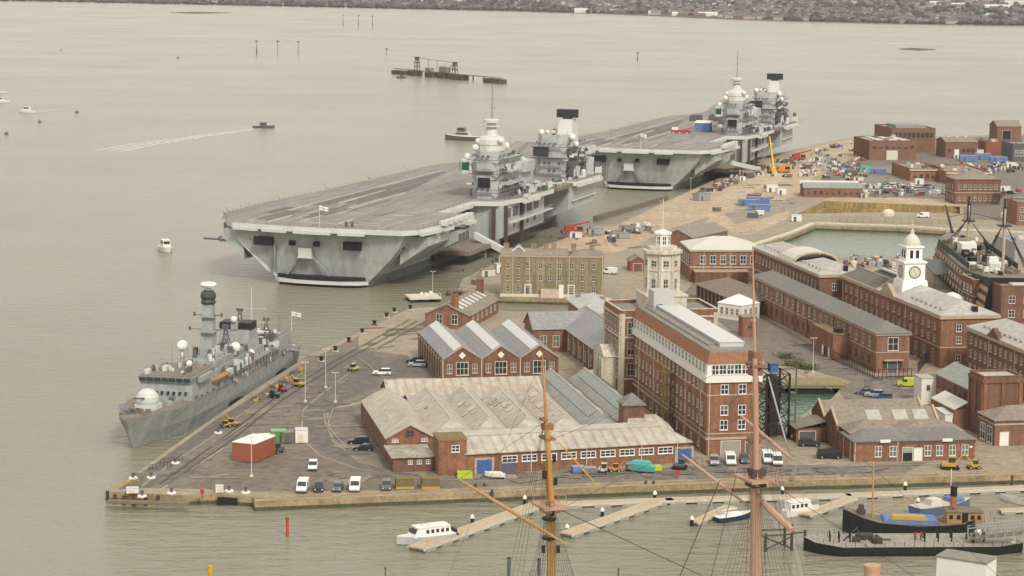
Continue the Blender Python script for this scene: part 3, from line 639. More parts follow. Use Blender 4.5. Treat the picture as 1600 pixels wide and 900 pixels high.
# ---- 3 boathouse with three gables
o = at(691, 563, GZ + 6) ; o.z = GZ
yb = 83.1
o0 = at(604, 719); o = o0 + u * 25.2 + v * 82.5; o.z = GZ
G3 = 9.75; D3 = 41.0; h3, r3 = 6.2, 3.1
t = thing('three_gabled_boathouse', 'brick boathouse with three slate gables, white skylight strips and diamond windows', 'boathouse', o, ANG)
b = MB()
for k in range(3): gable_wall(b, (k*G3, 0, (k+1)*G3, D3), h3, r3, 'y', 0, -.3)
b.build('wall', brick_dark, t)
for k in range(3):
    x0 = k * G3; xm = x0 + G3/2; b = MB(); gable_roof(b, (x0 + .02, 0, x0 + G3 - .02, D3), h3, r3, 'y', .0, .25)
    rf = b.build('roof', slate_blue, t)
    f = lambda q, y: (xm - q, y, h3 + r3 - q * r3 / (G3/2) + .28)
    MB().slab([f(2.1, .8), f(.1, .8), f(.1, D3 - .8), f(2.1, D3 - .8)], .12).build('skylight', roof_white, rf)
    b = MB(); [b.tube((x0 + sg*0 + (0 if sg < 0 else G3), -.12, h3 + .1), (xm, -.12, h3 + r3 + .1), .18, None, 4) for sg in (-1, 1)]; b.build('verge', stone_band, t)
    b = MB(); b.add([(xm - .9, -.07, h3 + 1.0), (xm, -.07, h3 + .1), (xm + .9, -.07, h3 + 1.0), (xm, -.07, h3 + 1.9), (xm - .9, .01, h3 + 1.0), (xm, .01, h3 + .1), (xm + .9, .01, h3 + 1.0), (xm, .01, h3 + 1.9)], [(0,1,2,3), (0,4,5,1), (1,5,6,2), (2,6,7,3), (3,7,4,0)]); b.build('diamond_window', white, t)
    gb = (x0, 0, x0 + G3, D3)
    windows(t, gb, 'f', 1, 2.4, 2.8, 3.0, 'stone'); 
    for q in (1.7, G3 - 1.7): fm, pm = win_meshes(1.2, 2.2, 'stone_pale'); w_ = put(fm, 'window', t, (x0 + q, 0, 2.8)); put(pm, 'pane', w_)
    MB().tube((x0, -.15, 0), (x0, -.15, h3), .13).build('drainpipe', cream, t)
b = MB(); 
for k in range(10): y = 1 + 4 * k; b.box(-.3, y, 0, -.02, y + .8, h3 - .2)
b.build('pilaster', M('buff_brick', (.33, .25, .18), .9, .2, .4), t); windows(t, (0, 0, 3*G3, D3), 's', 9, 1.6, 1.7, 3.2, 'dark', 1.4, 1.4)

# ---- 4 brick hall with rows of skylights and two tall chimneys
o = at(700, 504, GZ + 3) ; o.z = GZ
t = thing('skylit_brick_hall', 'brick hall behind the three gables with rows of small white skylights and two chimney stacks', 'workshop', at(664, 512), -R(14)); bx = (0, 0, 13, 34)
b = MB(); gable_wall(b, bx, 3.9, 3.0, 'y', 0, -.3); b.build('wall', brick_dull, t); b = MB(); gable_roof(b, bx, 3.9, 3.0, 'y'); rf = b.build('roof', slate_tan, t)
for k in range(7):
    y = 3 + 4.2 * k; f = lambda q: 6.9 - q * 3.0 / 6.5 + .26
    MB().slab([(6.5 + 1.0, y, f(1.0)), (6.5 + 3.8, y, f(3.8)), (6.5 + 3.8, y + 1.8, f(3.8)), (6.5 + 1.0, y + 1.8, f(1.0))], .1).build('skylight', roof_white, rf)
chimney(t, 8.2, 2.0, 5.0, 2.0, 1.6, 4.4, brick); chimney(t, 8.0, 31, 6.0, 1.9, 1.6, 4.0, brick_dark); windows(t, bx, 'r', 6, 1.5, 1.3, 2.4, 'stone', 2); windows(t, bx, 'f', 2, 1.5, 1.6, 2.6, 'stone', 2)

# ---- 5 the L shaped range with a plain blue grey slate roof
o = at(958, 565, GZ + 6.5); o.z = GZ
Lr = (at(958, 565, GZ + 6.5) - at(871, 502, GZ + 6.5)).length; d = at(871, 502, GZ + 6.5) - at(958, 565, GZ + 6.5); ang5 = atan2(-d.x, d.y)
t = thing('slate_roofed_range', 'L shaped brick range under plain blue grey slates between the three gables and the tower', 'workshop', o, ang5); bx = (0, 0, 15.5, Lr)
b = MB(); gable_wall(b, bx, 6.3, 4.0, 'y', 0, -.3); gable_wall(b, (-9, Lr - 11, .0, Lr + 1.0), 6.3, 3.6, 'x', 0, -.3); b.build('wall', brick_dull, t)
b = MB(); gable_roof(b, bx, 6.3, 4.0, 'y', .4); b.build('roof', slate_blue, t)
b = MB(); gable_roof(b, (-9, Lr - 11, 7, Lr + 1.0), 6.3, 3.6, 'x', .4); b.build('roof', slate_blue, t)
b = MB(); b.tube((-.45, 0, 6.25), (-.45, Lr - 11, 6.25), .14); b.tube((7.75, 0, 10.6), (7.75, Lr, 10.6), .14); b.build('gutter', stone_band, t)
windows(t, bx, 's', 8, 1.4, 1.4, 2.6, 'stone', 12, 2); windows(t, (-9, Lr - 11, 0, Lr), 'f', 2, 1.4, 1.6, 3.0, 'pale', 1); windows(t, bx, 'f', 3, 1.4, 1.5, 2.6, 'stone', 1)
pipes(t, bx, 's', [14 + 6*k for k in range(6)], 6.2, white)
b = MB(); b.box(-4.2, 4, 2.9, -.02, 8, 3.1, 0); [b.tube((-4, y, 0), (-4, y, 2.9), .12, None, 6, 0) for y in (4.2, 7.8)]; b.build('porch', white, t)

# ---- 6 the pale hexagonal pavilion roof
p = [at(x, y, GZ + 7) for x, y in ((884, 466), (898, 458.5), (928, 457), (956, 466), (962, 478), (945, 489), (914, 489))]; c = sum(p, Vector()) / len(p); c.z = GZ
t = thing('pavilion', 'pale grey many sided roof of a low pavilion between the inlet and the tower', 'pavilion', c)
pl = [((q - c).x, (q - c).y) for q in p]; b = MB(); [b.slab([(*pl[i], 6.6), (*pl[(i+1) % len(pl)], 6.6), (0, 0, 8.4)][::-1] if 0 else [(*pl[i], 6.6), (*pl[(i+1) % len(pl)], 6.6), (0, 0, 8.4)], .25) for i in range(len(pl))]; rf = b.build('roof', M('pale_membrane', (.385, .38, .36), .7, .1, .12, .6), t)
for x, y in ((-5, 5), (2, 0), (7, -4)): MB().box(x, y, 7.7, x + 1.6, y + 1.2, 8.5).build('roof_vent', felt, rf)
MB().prism([(x * .9, y * .9) for x, y in pl], -1, 6.55).build('wall', brick_dull, t)

# ---- 7 the big multi gabled boathouse in front
o = o0.copy(); o.z = GZ
t = thing('great_boathouse', 'large brick boathouse with parallel tan sheet roofs and a low wing on the south quay', 'boathouse', o, ANG)
RX = [4.9, 14.5, 22.8, 31.0, 39.2, 47.5, 55.9]; he, hr = 4.6, 2.7
b = MB(); b.box(10, 3, -.3, 51.2, 52, he - .5); b.build('wall', brick, t)
b = MB(); gable_wall(b, (0, 0, 9.9, 41), he, hr, 'y', 0, -.3); hall = b.build('wall', brick, t)
b = MB(); gable_roof(b, (0, 0, 9.9, 41), he, hr, 'y', .3, .2); b.build('roof', roof_tan, t)
b = MB(); b.tube((-.1, -.33, he + .1), (4.95, -.33, he + hr + .12), .16, None, 4); b.tube((10, -.33, he + .1), (4.95, -.33, he + hr + .12), .16, None, 4); b.build('verge', stone_band, t)
for k, xr in enumerate(RX[1:]):
    w = 4.15 if k else 4.6; y1 = 40 if k < 4 else 60; far = 40 if k < 4 else 60; b = MB(); m = roof_tan if k < 4 else roof_grey; yh = 5.0; y0 = 1.0
    if k == 5: y0 = 10; yh = 13
    A, C = (xr, yh, he + hr + .1), (xr, far, he + hr + .1)
    b.slab([(xr - w, y0, he), A, C, (xr - w, far, he)], .2); b.slab([A, (xr + w, y0, he), (xr + w, far, he), C], .2); b.slab([(xr - w, y0, he), (xr + w, y0, he), A], .2)
    rf = b.build('roof', m, t)
    MB().tube((xr, yh, he + hr + .32), (xr, far, he + hr + .32), .13, None, 5).build('ridge_cap', roof_pale, rf)
    MB().box(xr + w - .35, y0 + .5, he - .05, xr + w + .35, far, he + .28).build('valley_gutter', M('valley_shade', (.13, .115, .095), .9, .3, .4), rf)  # gutter coloured dark: painted shade that deepens the roof valley
    if k >= 4:
        for (q0, q1) in ((.35, 2.3),): MB().slab([(xr - q1, 9 + (6 if k == 5 else 0), he + hr + .36 - q1*hr/w), (xr - q0, 9 + (6 if k == 5 else 0), he + hr + .36 - q0*hr/w), (xr - q0, far - 3, he + hr + .36 - q0*hr/w), (xr - q1, far - 3, he + hr + .36 - q1*hr/w)], .08).build('skylight', M('grey_green_glazing', (.205, .22, .20), .4, .1, .2, .9), rf)
        for y in (14, 34): MB().slab([(xr + .6, y, he + hr - .12), (xr + 2.2, y, he + hr - 1.1), (xr + 2.2, y + 2.2, he + hr - 1.1), (xr + .6, y + 2.2, he + hr - .12)], .14).build('skylight', roof_white, rf)
        b = MB(); gable_wall(b, (xr - w + .1, y0 + 3.5, xr + w - .1, far), he - .3, hr - .1, 'y', 0, -.3); b.build('wall', brick_dark, t)
rr_ = random.Random(6)
for k in range(26):     # replaced sheets and patches on the big roofs
    i = rr_.randrange(0, 5); xr = RX[i]; w = 4.3; y = rr_.uniform(8, 34); ln = rr_.choice((1.2, 2.4, 3.5)); q0 = rr_.uniform(.3, 2.2); q1 = q0 + rr_.uniform(.8, 1.8); s_ = -1
    zz = lambda q: he + hr + .345 - q * hr / w
    MB().slab([(xr + s_*q1, y, zz(q1)), (xr + s_*q0, y, zz(q0)), (xr + s_*q0, y + ln, zz(q0)), (xr + s_*q1, y + ln, zz(q1))][::1], .03).build('roof_patch', rr_.choice((M('brown_sheet', (.385, .335, .265), .8, .1, .3), M('pale_sheet_patch', (.47, .425, .355), .7, .1, .3))), t)
# rear cross roof
b = MB(); gable_wall(b, (-1.5 + 8, 44.5, 42.5, 57), he + .2, 2.6, 'x', 0, -.3); b.build('wall', brick_dark, t); b = MB(); gable_roof(b, (6.5, 44.5, 42.5, 57), he + .2, 2.6, 'x', .3); rf = b.build('roof', roof_tan_x, t)
for k in range(22): MB().slab([(10 + 1.4*k, 45.4, he + .75), (10.8 + 1.4*k, 45.4, he + .75), (10.8 + 1.4*k, 47.6, he + 1.68), (10 + 1.4*k, 47.6, he + 1.68)], .1).build('skylight', stone_band, rf)
b = MB(); b.slab([(10.2, 38.5, he + .3), (43, 38.5, he + .3), (43, 44.7, he + .6), (10.2, 44.7, he + .6)], .2); b.build('roof', roof_tan_x, t)
# long front wing, on its own line along the quay
wA, wB = at(727, 742), at(1078, 722); wl = (wB - wA).length; wa = atan2(wB.y - wA.y, wB.x - wA.x) - ANG; wo = Matrix.Rotation(-ANG, 3, 'Z') @ (wA - o); wo.z = 0
wing = put(None, 'front_wing', t, wo, wa); WBX = (0, 0, wl, 11.5)
def wp(b, name, m, parent=None): return b.build(name, m, t, wo, wa)
b = MB(); b.box(0, 0, -.3, wl, 11.4, 4.3); wp(b, 'wall', brick)
b = MB(); b.slab([(-.3, -.5, 4.25), (wl + .4, -.5, 4.25), (wl - 4.5, 5.6, 6.5), (-.3, 5.6, 6.5)], .2); wp(b, 'roof', roof_tan_x)
b = MB(); b.slab([(-.3, 5.62, 6.75), (wl - 4.5, 5.62, 6.75), (wl - 4.8, 8.6, 7.1), (-.3, 8.6, 7.1)], .2); b.slab([(-.3, 8.6, 7.1), (wl - 4.8, 8.6, 7.1), (wl - 4.8, 14, 4.6), (-.3, 14, 4.6)], .2); wp(b, 'roof', M('bleached_sheet_roof', (.42, .385, .33), .7, .1, .08, .6))
b = MB(); b.slab([(wl + .4, -.5, 4.25), (wl + .4, 12, 4.25), (wl - 4.5, 8, 6.5), (wl - 4.5, 5.6, 6.5)], .2); wp(b, 'roof', roof_tan)
bpy.data.objects.remove(wing)
fm, pm = win_meshes(3.0, 1.1, 'white')
def on_wing(tt, z): return wo + Matrix.Rotation(wa, 3, 'Z') @ Vector((tt, 0, z))
for k in range(9): q = put(fm, 'window', t, on_wing(9.4 + 4.25 * k, 2.3), wa); put(pm, 'pane', q)
for tt in (4.0, 47.6):
    b = MB(); b.box(-1.6, -.12, 0, 1.6, -.02, 3.0, 0); b.box(-2.1, -.14, 2.95, 2.1, -.01, 3.4, 1); b.box(-2.1, -.14, 0, -1.6, -.01, 2.95, 1); b.box(1.6, -.14, 0, 2.1, -.01, 2.95, 1); b.build('double_door', [blue_paint, stone_band], t, on_wing(tt, 0), wa)
b = MB(); b.box(-1.4, -.1, 0, 1.4, -.02, 2.4); b.build('door', M('faded_blue_door', (.10, .10, .17), .7, .2, .5), t, on_wing(9.2, 0), wa)
b = MB()
for tt in (0.1, 14, 26, 38, 46): p = on_wing(tt, 0); b.tube(p + Vector((0, -.2, 0)), p + Vector((0, -.2, 4.2)), .1, None, 5)
b.build('drainpipe', cream, t)
# flat roofed block and porch
tb = (8.4, -16.2, 14.2, -9.5); b = MB(); b.box(*tb[:2], -.3, *tb[2:], 7.3); b.build('corner_tower', brick, t); b = MB(); b.box(tb[0] - .15, tb[1] - .15, 7.3, tb[2] + .15, tb[3] + .15, 7.65, 0); b.box(tb[0] + .2, tb[1] + .2, 7.65, tb[2] - .2, tb[3] - .2, 7.75, 1); b.build('roof', [M('brown_coping', (.25, .16, .06), .9, .2, .5), moss], t)
fm, pm = win_meshes(1.4, 1.2, 'white'); q = put(fm, 'window', t, (11.9, -16.2, 5.0)); put(pm, 'pane', q)
pb = (-.2, -11.5, 8.38, -.4); b = MB(); b.box(*pb[:2], -.3, *pb[2:], 3.0); b.build('porch', brick_dark, t); b = MB(); b.box(pb[0] - .5, pb[1] - .5, 3.0, pb[2], pb[3], 3.3); b.build('roof', M('stained_felt_roof', (.40, .365, .30), .9, .4, .35, 1.5, tint=(.21, .19, .15)), t)
windows(t, pb, 'f', 3, 1.7, .8, .7, 'white', 2.6, .4); fm, pm = win_meshes(1.5, 1.3, 'dark'); q = put(fm, 'window', t, (4.95, 0, 4.9)); put(pm, 'pane', q)
for x in (1.8, 8.0): fm, pm = win_meshes(1.2, .5, 'white'); q = put(fm, 'window', t, (x, 0, 3.9)); put(pm, 'pane', q)
pw = MB(); [pw.box(-.3, 1 + 3.6*k, 0, -.02, 1.7 + 3.6*k, he - .3) for k in range(12)]; pw.build('pilaster', M('tan_pilaster', (.30, .21, .14), .9, .2, .4), t)
windows(t, (0, 0, 10, 41), 's', 11, 1.4, 1.4, 2.2, 'dark', .9, .6)
# turret with a pyramid cap
b = MB(); b.box(50.6, -1.2, 0, 55.2, 3.2, 10.4, 0); b.build('turret', brick_dark, t); b = MB(); b.lathe((52.9, 1.0, 10.4), [(3.7, 0), (3.7, .3), (.2, 2.4)], 4); q = b.build('turret_roof', slate, t, (0, 0, 0)); 
q.data.transform(Matrix.Translation((52.9, 1, 0)) @ Matrix.Rotation(pi/4, 4, 'Z') @ Matrix.Translation((-52.9, -1, 0)))
b = MB(); b.slab([(50, -6, 5.6), (60.5, -6, 5.6), (58, 0, 8), (52, 0, 8)], .2); b.slab([(60.5, -6, 5.6), (62, 4, 5), (58, 0, 8)], .2); b.build('roof', roof_tan_x, t)

# ---- 8 lower right workshop
o, L, W = frame((1333, 722), 1520, 1262, 4)
t = thing('quay_workshop', 'low red brick workshop with grey roofs and two white signs on the south quay', 'workshop', o, ANG - R(3)); bx = (0, 0, L, 12)
MB().box(0, 0, -.3, L, 12, 4.3).build('wall', brick, t); band(t, bx, 3.75, .4, .12, M('eaves_brick', (.16, .09, .06), .9, .2, .5))
b = MB(); hip_roof(b, (0, 0, L, 9.5), 4.3, 1.7, .35, run=4.5); b.build('roof', slate, t)
b = MB(); hip_roof(b, (.5, 5, L*.45, 14), 5.0, 1.9, .1); hip_roof(b, (L*.46, 5, L - .6, 14), 5.0, 1.7, .1); b.build('roof', slate_tan, t)
for k, (y0, hh) in enumerate(((12.02, 5.2), (22, 5.0))):
    b = MB(); gable_wall(b, (-.3, y0, L - 4, y0 + 9.9), hh, 2.9, 'x', 0, -.3); b.build('wall', brick_dark, t); b = MB(); gable_roof(b, (0, y0, L - 4.3, y0 + 9.9), hh, 2.9, 'x', .05); rf = b.build('roof', slate_tan, t)
    b = MB(); [b.slab([(x, y0 - .1, hh + .1), (x + .5, y0 - .1, hh + .1), (x + .5, y0 + 4.95, hh + 3.05), (x, y0 + 4.95, hh + 3.05)], .45) or b.slab([(x, y0 + 4.95, hh + 3.05), (x + .5, y0 + 4.95, hh + 3.05), (x + .5, y0 + 10, hh + .1), (x, y0 + 10, hh + .1)], .45) for x in (-.4, L - 4.2)]; b.build('gable_coping', stone_band, t)
    if k == 0:
        for x in (7, 13, 17.5): MB().slab([(x, y0 + 1.2, hh + .95), (x + 3.2, y0 + 1.2, hh + .95), (x + 3.2, y0 + 4.0, hh + 2.6), (x, y0 + 4.0, hh + 2.6)], .1).build('skylight', lead, rf)
b = MB(); b.box(-7, 20, -.3, -.4, 27, 3.2); b.build('wall', brick_dark, t); b = MB(); b.slab([(-7.4, 19.6, 3.1), (-.4, 19.6, 4.6), (-.4, 27.4, 4.6), (-7.4, 27.4, 3.1)], .2); b.build('roof', slate_tan, t); door(t, (-7, 20, -.4, 27), 'f', 2.5, 3.6, 2.5, navy_dk)
for x in (5.4, 8.6): fm, pm = win_meshes(1.35, 2.1, 'white_pale'); q = put(fm, 'window', t, (x, 0, 1.1)); put(pm, 'pane', q)
for x in (16.2, 18.8, 21.6, L - 2.2): fm, pm = win_meshes(1.3, 2.1, 'white_pale'); q = put(fm, 'window', t, (x, 0, 1.1)); put(pm, 'pane', q)
door(t, bx, 'f', 11.8, 2.1, 2.9, black, 'roller_door'); MB().box(10.8, -.12, 1.8, 12.85, -.07, 2.9).build('half_raised_shutter', steel, t); door(t, bx, 'f', 14.1, 1.7, 2.7, white)
for x in (5.6, 19.2): MB().box(x, -.6, 4.15, x + 2.2, -.5, 4.8).build('sign_board', white, t)
pipes(t, bx, 'f', (.3, 9.6), 4.2); pipes(t, bx, 's', (5, 10), 4.2, cream)
MB().box(L - 1.2, -.08, 2.6, L - .6, -.02, 3.0).build('small_sign', white, t)

# ---- 9 long two storey range on the street
o, L, W = frame((1368, 583), 1422, 1176, 10.3)
t = thing('street_range', 'long two storey brick range with a plain grey hipped roof beside the street railings', 'office building', o, ANG); bx = (0, 0, L, W)
H = 10.2; MB().box(0, 0, -.3, L, W, H).build('wall', brick_dull, t); band(t, bx, 5.2, .3, .1); band(t, bx, H - .5, .5, .3, stone_band, 'cornice')
b = MB(); hip_roof(b, bx, H, 2.3, .5, run=6); b.build('roof', slate, t)
windows(t, bx, 's', 21, 6.3, 1.3, 2.4, 'cream', 2.5); windows(t, bx, 's', 21, 1.8, 1.2, 2.0, 'dark', 2.5); windows(t, bx, 'f', 1, 5.9, 2.6, 3.2, 'cream')
b = MB(); b.box(L/2 - 2.6, -1.1, 3.2, L/2 + 2.6, -.01, 3.5); b.build('door_hood', stone_band, t); door(t, bx, 'f', L/2, 2.6, 2.9, navy_dk); windows(t, bx, 'f', 2, 1.4, 1.1, 1.6, 'dark', .6)
pipes(t, bx, 's', [9 + 11*k for k in range(8)], H - .5, M('dark_pipe', (.10, .07, .05), .8, .2, .5))
o_, L_, W_ = frame((1308, 562), None, 1256, 7); dl = Matrix.Rotation(-ANG, 3, 'Z') @ (o_ - o)
ab = (-4.6, dl.y, -.02, dl.y + 17); b = MB(); b.box(ab[0], ab[1], -.3, ab[2], ab[3], 6.6); b.build('annex', brick, t); b = MB(); b.box(ab[0] - .15, ab[1] - .15, 6.6, ab[2], ab[3] + .15, 7.0); b.box(-3.4, ab[1] + 1, 7.0, -1.6, ab[1] + 3.4, 8.1, 1); b.build('roof', [moss, black], t)
for y in (3, 8): door(t, ab, 's', y + 6, 1.2, 2.6, white)

# ---- 10 storehouse behind it, with lead roofs and arched ridges
o = at(1281, 430, GZ + 13.5); o.z = GZ
v_len = solve_len(o, v, GZ + 13.5, 1178); L = solve_len(o, u, GZ + 13.5, 1354)
t = thing('north_storehouse', 'tall dark brick storehouse with a pale lead hipped roof crossed by two arched gables', 'storehouse', o, ANG); bx = (0, 0, L, v_len); H = 13.5
MB().box(0, 0, -.3, L, v_len, H).build('wall', brick_dark, t); band(t, bx, H - .7, .7, .4, stone_band, 'cornice'); band(t, bx, 6.5, .35, .12)
b = MB(); hip_roof(b, (0, 0, L, v_len*.40), H, 2.6, .3, run=8); hip_roof(b, (0, v_len*.58, L, v_len), H, 2.6, .3, run=8); b.build('roof', lead, t)
b = MB()
for k in range(8): a0, a1 = pi * k / 8, pi * (k+1) / 8; b.slab([(L/2 - L/2*cos(a0), v_len*.385, H + 3.2*sin(a0)), (L/2 - L/2*cos(a1), v_len*.385, H + 3.2*sin(a1)), (L/2 - L/2*cos(a1), v_len*.6, H + 3.2*sin(a1)), (L/2 - L/2*cos(a0), v_len*.6, H + 3.2*sin(a0))], .3)
b.build('arched_roof', roof_pale, t)
b = MB()
for y in (v_len*.385, v_len*.6):
    for k in range(8): a0, a1 = pi * k / 8, pi * (k+1) / 8; b.tube((L/2 - L/2*cos(a0), y, H + 3.3*sin(a0)), (L/2 - L/2*cos(a1), y, H + 3.3*sin(a1)), .45, None, 5)
b.build('gable_coping', stone_band, t)
b = MB(); [b.box(1.6, 4 + 3.4*k, H + .2, 3.2, 5.4 + 3.4*k, H + 1.5) for k in range(int(v_len / 3.4) - 2) if abs((4 + 3.4*k) / v_len - .49) > .13]; b.build('dormer', lead, t)
windows(t, bx, 's', 18, 9.2, 1.2, 2.0, 'cream', 2); windows(t, bx, 's', 18, 4.0, 1.2, 1.8, 'dark', 2); windows(t, bx, 'f', 2, 9.0, 1.3, 2.0, 'white', 2); windows(t, bx, 'f', 2, 3, 1.3, 2.0, 'white', 2); chimney(t, L*.6, 2.2, H + .8, 1.2, 1.2, 1.4, black)

# ---- 11 clock tower storehouse
o, L, W = frame((1468, 575), 1560, 1316, 13.9)
t = thing('clock_storehouse', 'tall red brick storehouse carrying the white clock tower on its pale roof', 'storehouse', o, ANG); bx = (0, 0, L, W); H = 13.7
MB().box(0, 0, -.3, L, W, H).build('wall', brick, t); band(t, bx, H - .8, .8, .5, stone_band, 'cornice'); band(t, bx, 5.2, .35, .15)
b = MB(); hip_roof(b, (0, 0, L, W*.42), H, 2.8, .4, run=7); hip_roof(b, (0, W*.38, L, W*.62), H, 3.0, .4, run=6); b.build('roof', lead, t)
b = MB(); hip_roof(b, (0, W*.64, L*.55, W), H, 2.6, .2, run=4); hip_roof(b, (L*.5, W*.64, L, W), H, 2.6, .2, run=4); b.build('roof', M('green_slate', (.15, .14, .11), .8, .2, .2, 1.2), t)
b = MB(); b.slab([(L*.62, W*.68, H + 2.4), (L*.98, W*.68, H + 1.4), (L*.98, W*.95, H + 1.4), (L*.62, W*.95, H + 2.4)], .5); b.build('skylight', roof_pale, t)
b = MB(); b.tube((-.2, W*.62, H + .1), (L*.28, W*.62, H + 2.9), .25); b.tube((-.2, W*.64, H), (-.2, W, H), .25); b.tube((L*.27, W*.64, H + 2.8), (L*.27, W, H + 2.8), .2); b.build('parapet_coping', stone_band, t)
ym = W * .5; b = MB(); b.add([(-.6, ym - 6, H), (-.6, ym + 6, H), (-.6, ym, H + 3.2), (.6, ym - 6, H), (.6, ym + 6, H), (.6, ym, H + 3.2)], [(0,2,1),(3,4,5),(0,3,5,2),(1,2,5,4)]); b.build('pediment', stone_band, t)
b = MB(); [b.box(1.4, 3.6 + 3.4*k, H + .2, 3.0, 5.0 + 3.4*k, H + 1.5) for k in range(7)]; b.build('dormer', lead, t); chimney(t, L*.62, 1.6, H + .6, 1.4, 1.2, 1.3, black)
windows(t, bx, 's', 17, 9.6, 1.15, 1.7, 'cream', 2); windows(t, bx, 's', 17, 6.4, 1.15, 1.7, 'cream', 2); windows(t, bx, 's', 12, .3, 1.9, 3.9, 'stone', 2)
for z in (9.6, 6.4, 1.6): windows(t, bx, 'f', 2, z, 1.3, 1.7, 'white', 2)
pipes(t, bx, 's', (1, 14, 30, 52), H - .5)
# clock tower
cx, cy = 6.2, W * .50; B0 = at(1432, 452, GZ + 14)
b = MB(); b.taper((cx - 4.0, cy - 4.0, cx + 4.0, cy + 4.0), H + .5, (cx - 3.5, cy - 3.5, cx + 3.5, cy + 3.5), H + 4.2); b.box(cx - 3.0, cy - 3.0, H + 4.2, cx + 3.0, cy + 3.0, H + 9.0); b.box(cx - 3.4, cy - 3.4, H + 9.0, cx + 3.4, cy + 3.4, H + 9.5)
b.box(cx - 2.3, cy - 2.3, H + 9.5, cx + 2.3, cy + 2.3, H + 13.2); b.box(cx - 2.7, cy - 2.7, H + 13.2, cx + 2.7, cy + 2.7, H + 13.6)
ct = b.build('clock_tower', M('clock_tower_white', (.74, .72, .67), .6, .05, .3), t)
b = MB(); b.lathe((cx, cy, H + 13.6), [(2.4, 0), (2.35, .9), (2.0, 1.8), (1.3, 2.7), (.6, 3.2), (.55, 4.2), (.12, 4.4), (.06, 7.2)], 12); b.ball((cx, cy, H + 19.2), .3, 8); b.build('cupola', roof_pale, ct, smooth=False)
def clock_face(face):
    b = MB(); n = 20; r = 1.45
    b.add([(r*cos(2*pi*k/n), -.06, r*sin(2*pi*k/n)) for k in range(n)], [tuple(range(n))], 0)
    for k in range(n): a0, a1 = 2*pi*k/n, 2*pi*(k+1)/n; b.add([(r*cos(a0), -.1, r*sin(a0)), (r*cos(a1), -.1, r*sin(a1)), (1.2*r*cos(a1), -.1, 1.2*r*sin(a1)), (1.2*r*cos(a0), -.1, 1.2*r*sin(a0))], [(0,1,2,3)], 1)
    for k in range(12): a = 2*pi*k/12; b.cbox((1.18*cos(a), -.09, 1.18*sin(a)), (.14, .04, .14), 0, 1)
    b.tube((0, -.1, 0), (-.35, -.1, .75), .07, .03, 4, 1); b.tube((0, -.1, 0), (.25, -.1, -1.05), .05, .02, 4, 1)
    return b.build('clock_face', [cream, navy_dk], ct, wall_pt((cx - 3, cy - 3, cx + 3, cy + 3), face, 3, H + 6.5), FACE[face])
for f_ in 'fs': clock_face(f_)
for f_ in 'fs':
    for tt in (1.45, 3.15):
        b = MB(); b.prism([(-.45, 0), (.45, 0), (.45, .06), (-.45, .06)], 0, 2.2); b.build('belfry_opening', black, ct, wall_pt((cx - 2.3, cy - 2.36, cx + 2.3, cy + 2.3) if f_ == 'f' else (cx - 2.36, cy - 2.3, cx + 2.3, cy + 2.3), f_, tt, H + 10.3), FACE[f_])
MB().box(cx - .5, cy - 3.82, H + 1.6, cx + .5, cy - 3.6, H + 2.6).build('small_window', glass, ct)

# ---- 12 storehouse cut by the right edge
o, L, W = frame((1512, 590), None, None); 
c0 = at(1512, 510, GZ + 12.5); c0.z = GZ; Ld = 46.0; o = c0 - v * Ld
t = thing('south_storehouse', 'dark brick storehouse with a pale lead roof cut off by the right edge', 'storehouse', o, ANG); bx = (0, 0, 15, Ld); H = 12.4
MB().box(0, 0, -.3, 15, Ld, H).build('wall', brick_dark, t); band(t, bx, H - .8, .8, .5, stone_band, 'cornice'); b = MB(); hip_roof(b, bx, H, 2.9, .4, run=7); b.build('roof', lead, t)
for z in (8.6, 5.2, 1.6): windows(t, bx, 's', 14, z, 1.1, 1.7, 'cream', 1.2)
b = MB(); [b.box(1.4, 2.6 + 3.2*k, H + .2, 3.0, 4.0 + 3.2*k, H + 1.5) for k in range(12)]; b.build('dormer', lead, t); pipes(t, bx, 's', (14, 30, 45.5), H - .5)
ym = Ld * .62; b = MB(); b.add([(-.6, ym - 4, H), (-.6, ym + 4, H), (-.6, ym, H + 2.6), (.6, ym - 4, H), (.6, ym + 4, H), (.6, ym, H + 2.6)], [(0,2,1),(3,4,5),(0,3,5,2),(1,2,5,4)]); b.build('pediment', brick_dark, t)

# ---- 13 engine house group at the lower right
c0 = at(1463, 580, GZ + 8); c0.z = GZ; o = c0 - v * 27
t = thing('green_roofed_shed', 'brick shed with a plain grey green gabled roof behind the quay workshop', 'shed', o, ANG); bx = (0, 0, 9.5, 27)
b = MB(); gable_wall(b, bx, 7.4, 2.6, 'y', 0, -.3); b.build('wall', brick_dull, t); b = MB(); gable_roof(b, bx, 7.4, 2.6, 'y', .3); b.build('roof', roof_green, t)
windows(t, bx, 's', 8, 4.6, 1.4, 1.9, 'dark', 1); band(t, bx, 3.6, .25, .1); windows(t, bx, 'f', 1, 1.2, 3.5, 3.2, 'pale'); windows(t, bx, 's', 5, 1.2, 1.3, 1.7, 'dark', 1)
c1 = at(1548, 655, GZ + 4); c1.z = GZ
t = thing('engine_house', 'square brown brick tower with blind arches rising from a low hip roofed wing', 'pump house', c1 - u*2, ANG); tb = (0, 0, 9.2, 8)
b = MB(); b.box(0, 0, -.3, 9.2, 8, 13.2); b.build('tower', brick_dark, t); flat_roof(t, tb, 13.2, lead, .4, brick_dark, brick_dark); band(t, tb, 12.2, .8, .35, brick_dark, 'cornice')
b = MB(); [b.box(x, -.28, 5, x + .8, -.02, 12.1) for x in (0, 4.2, 8.4)]; [b.box(-.28, y, 5, -.02, y + .8, 12.1) for y in (0, 3.6, 7.2)]; b.build('pilaster', brick, t)
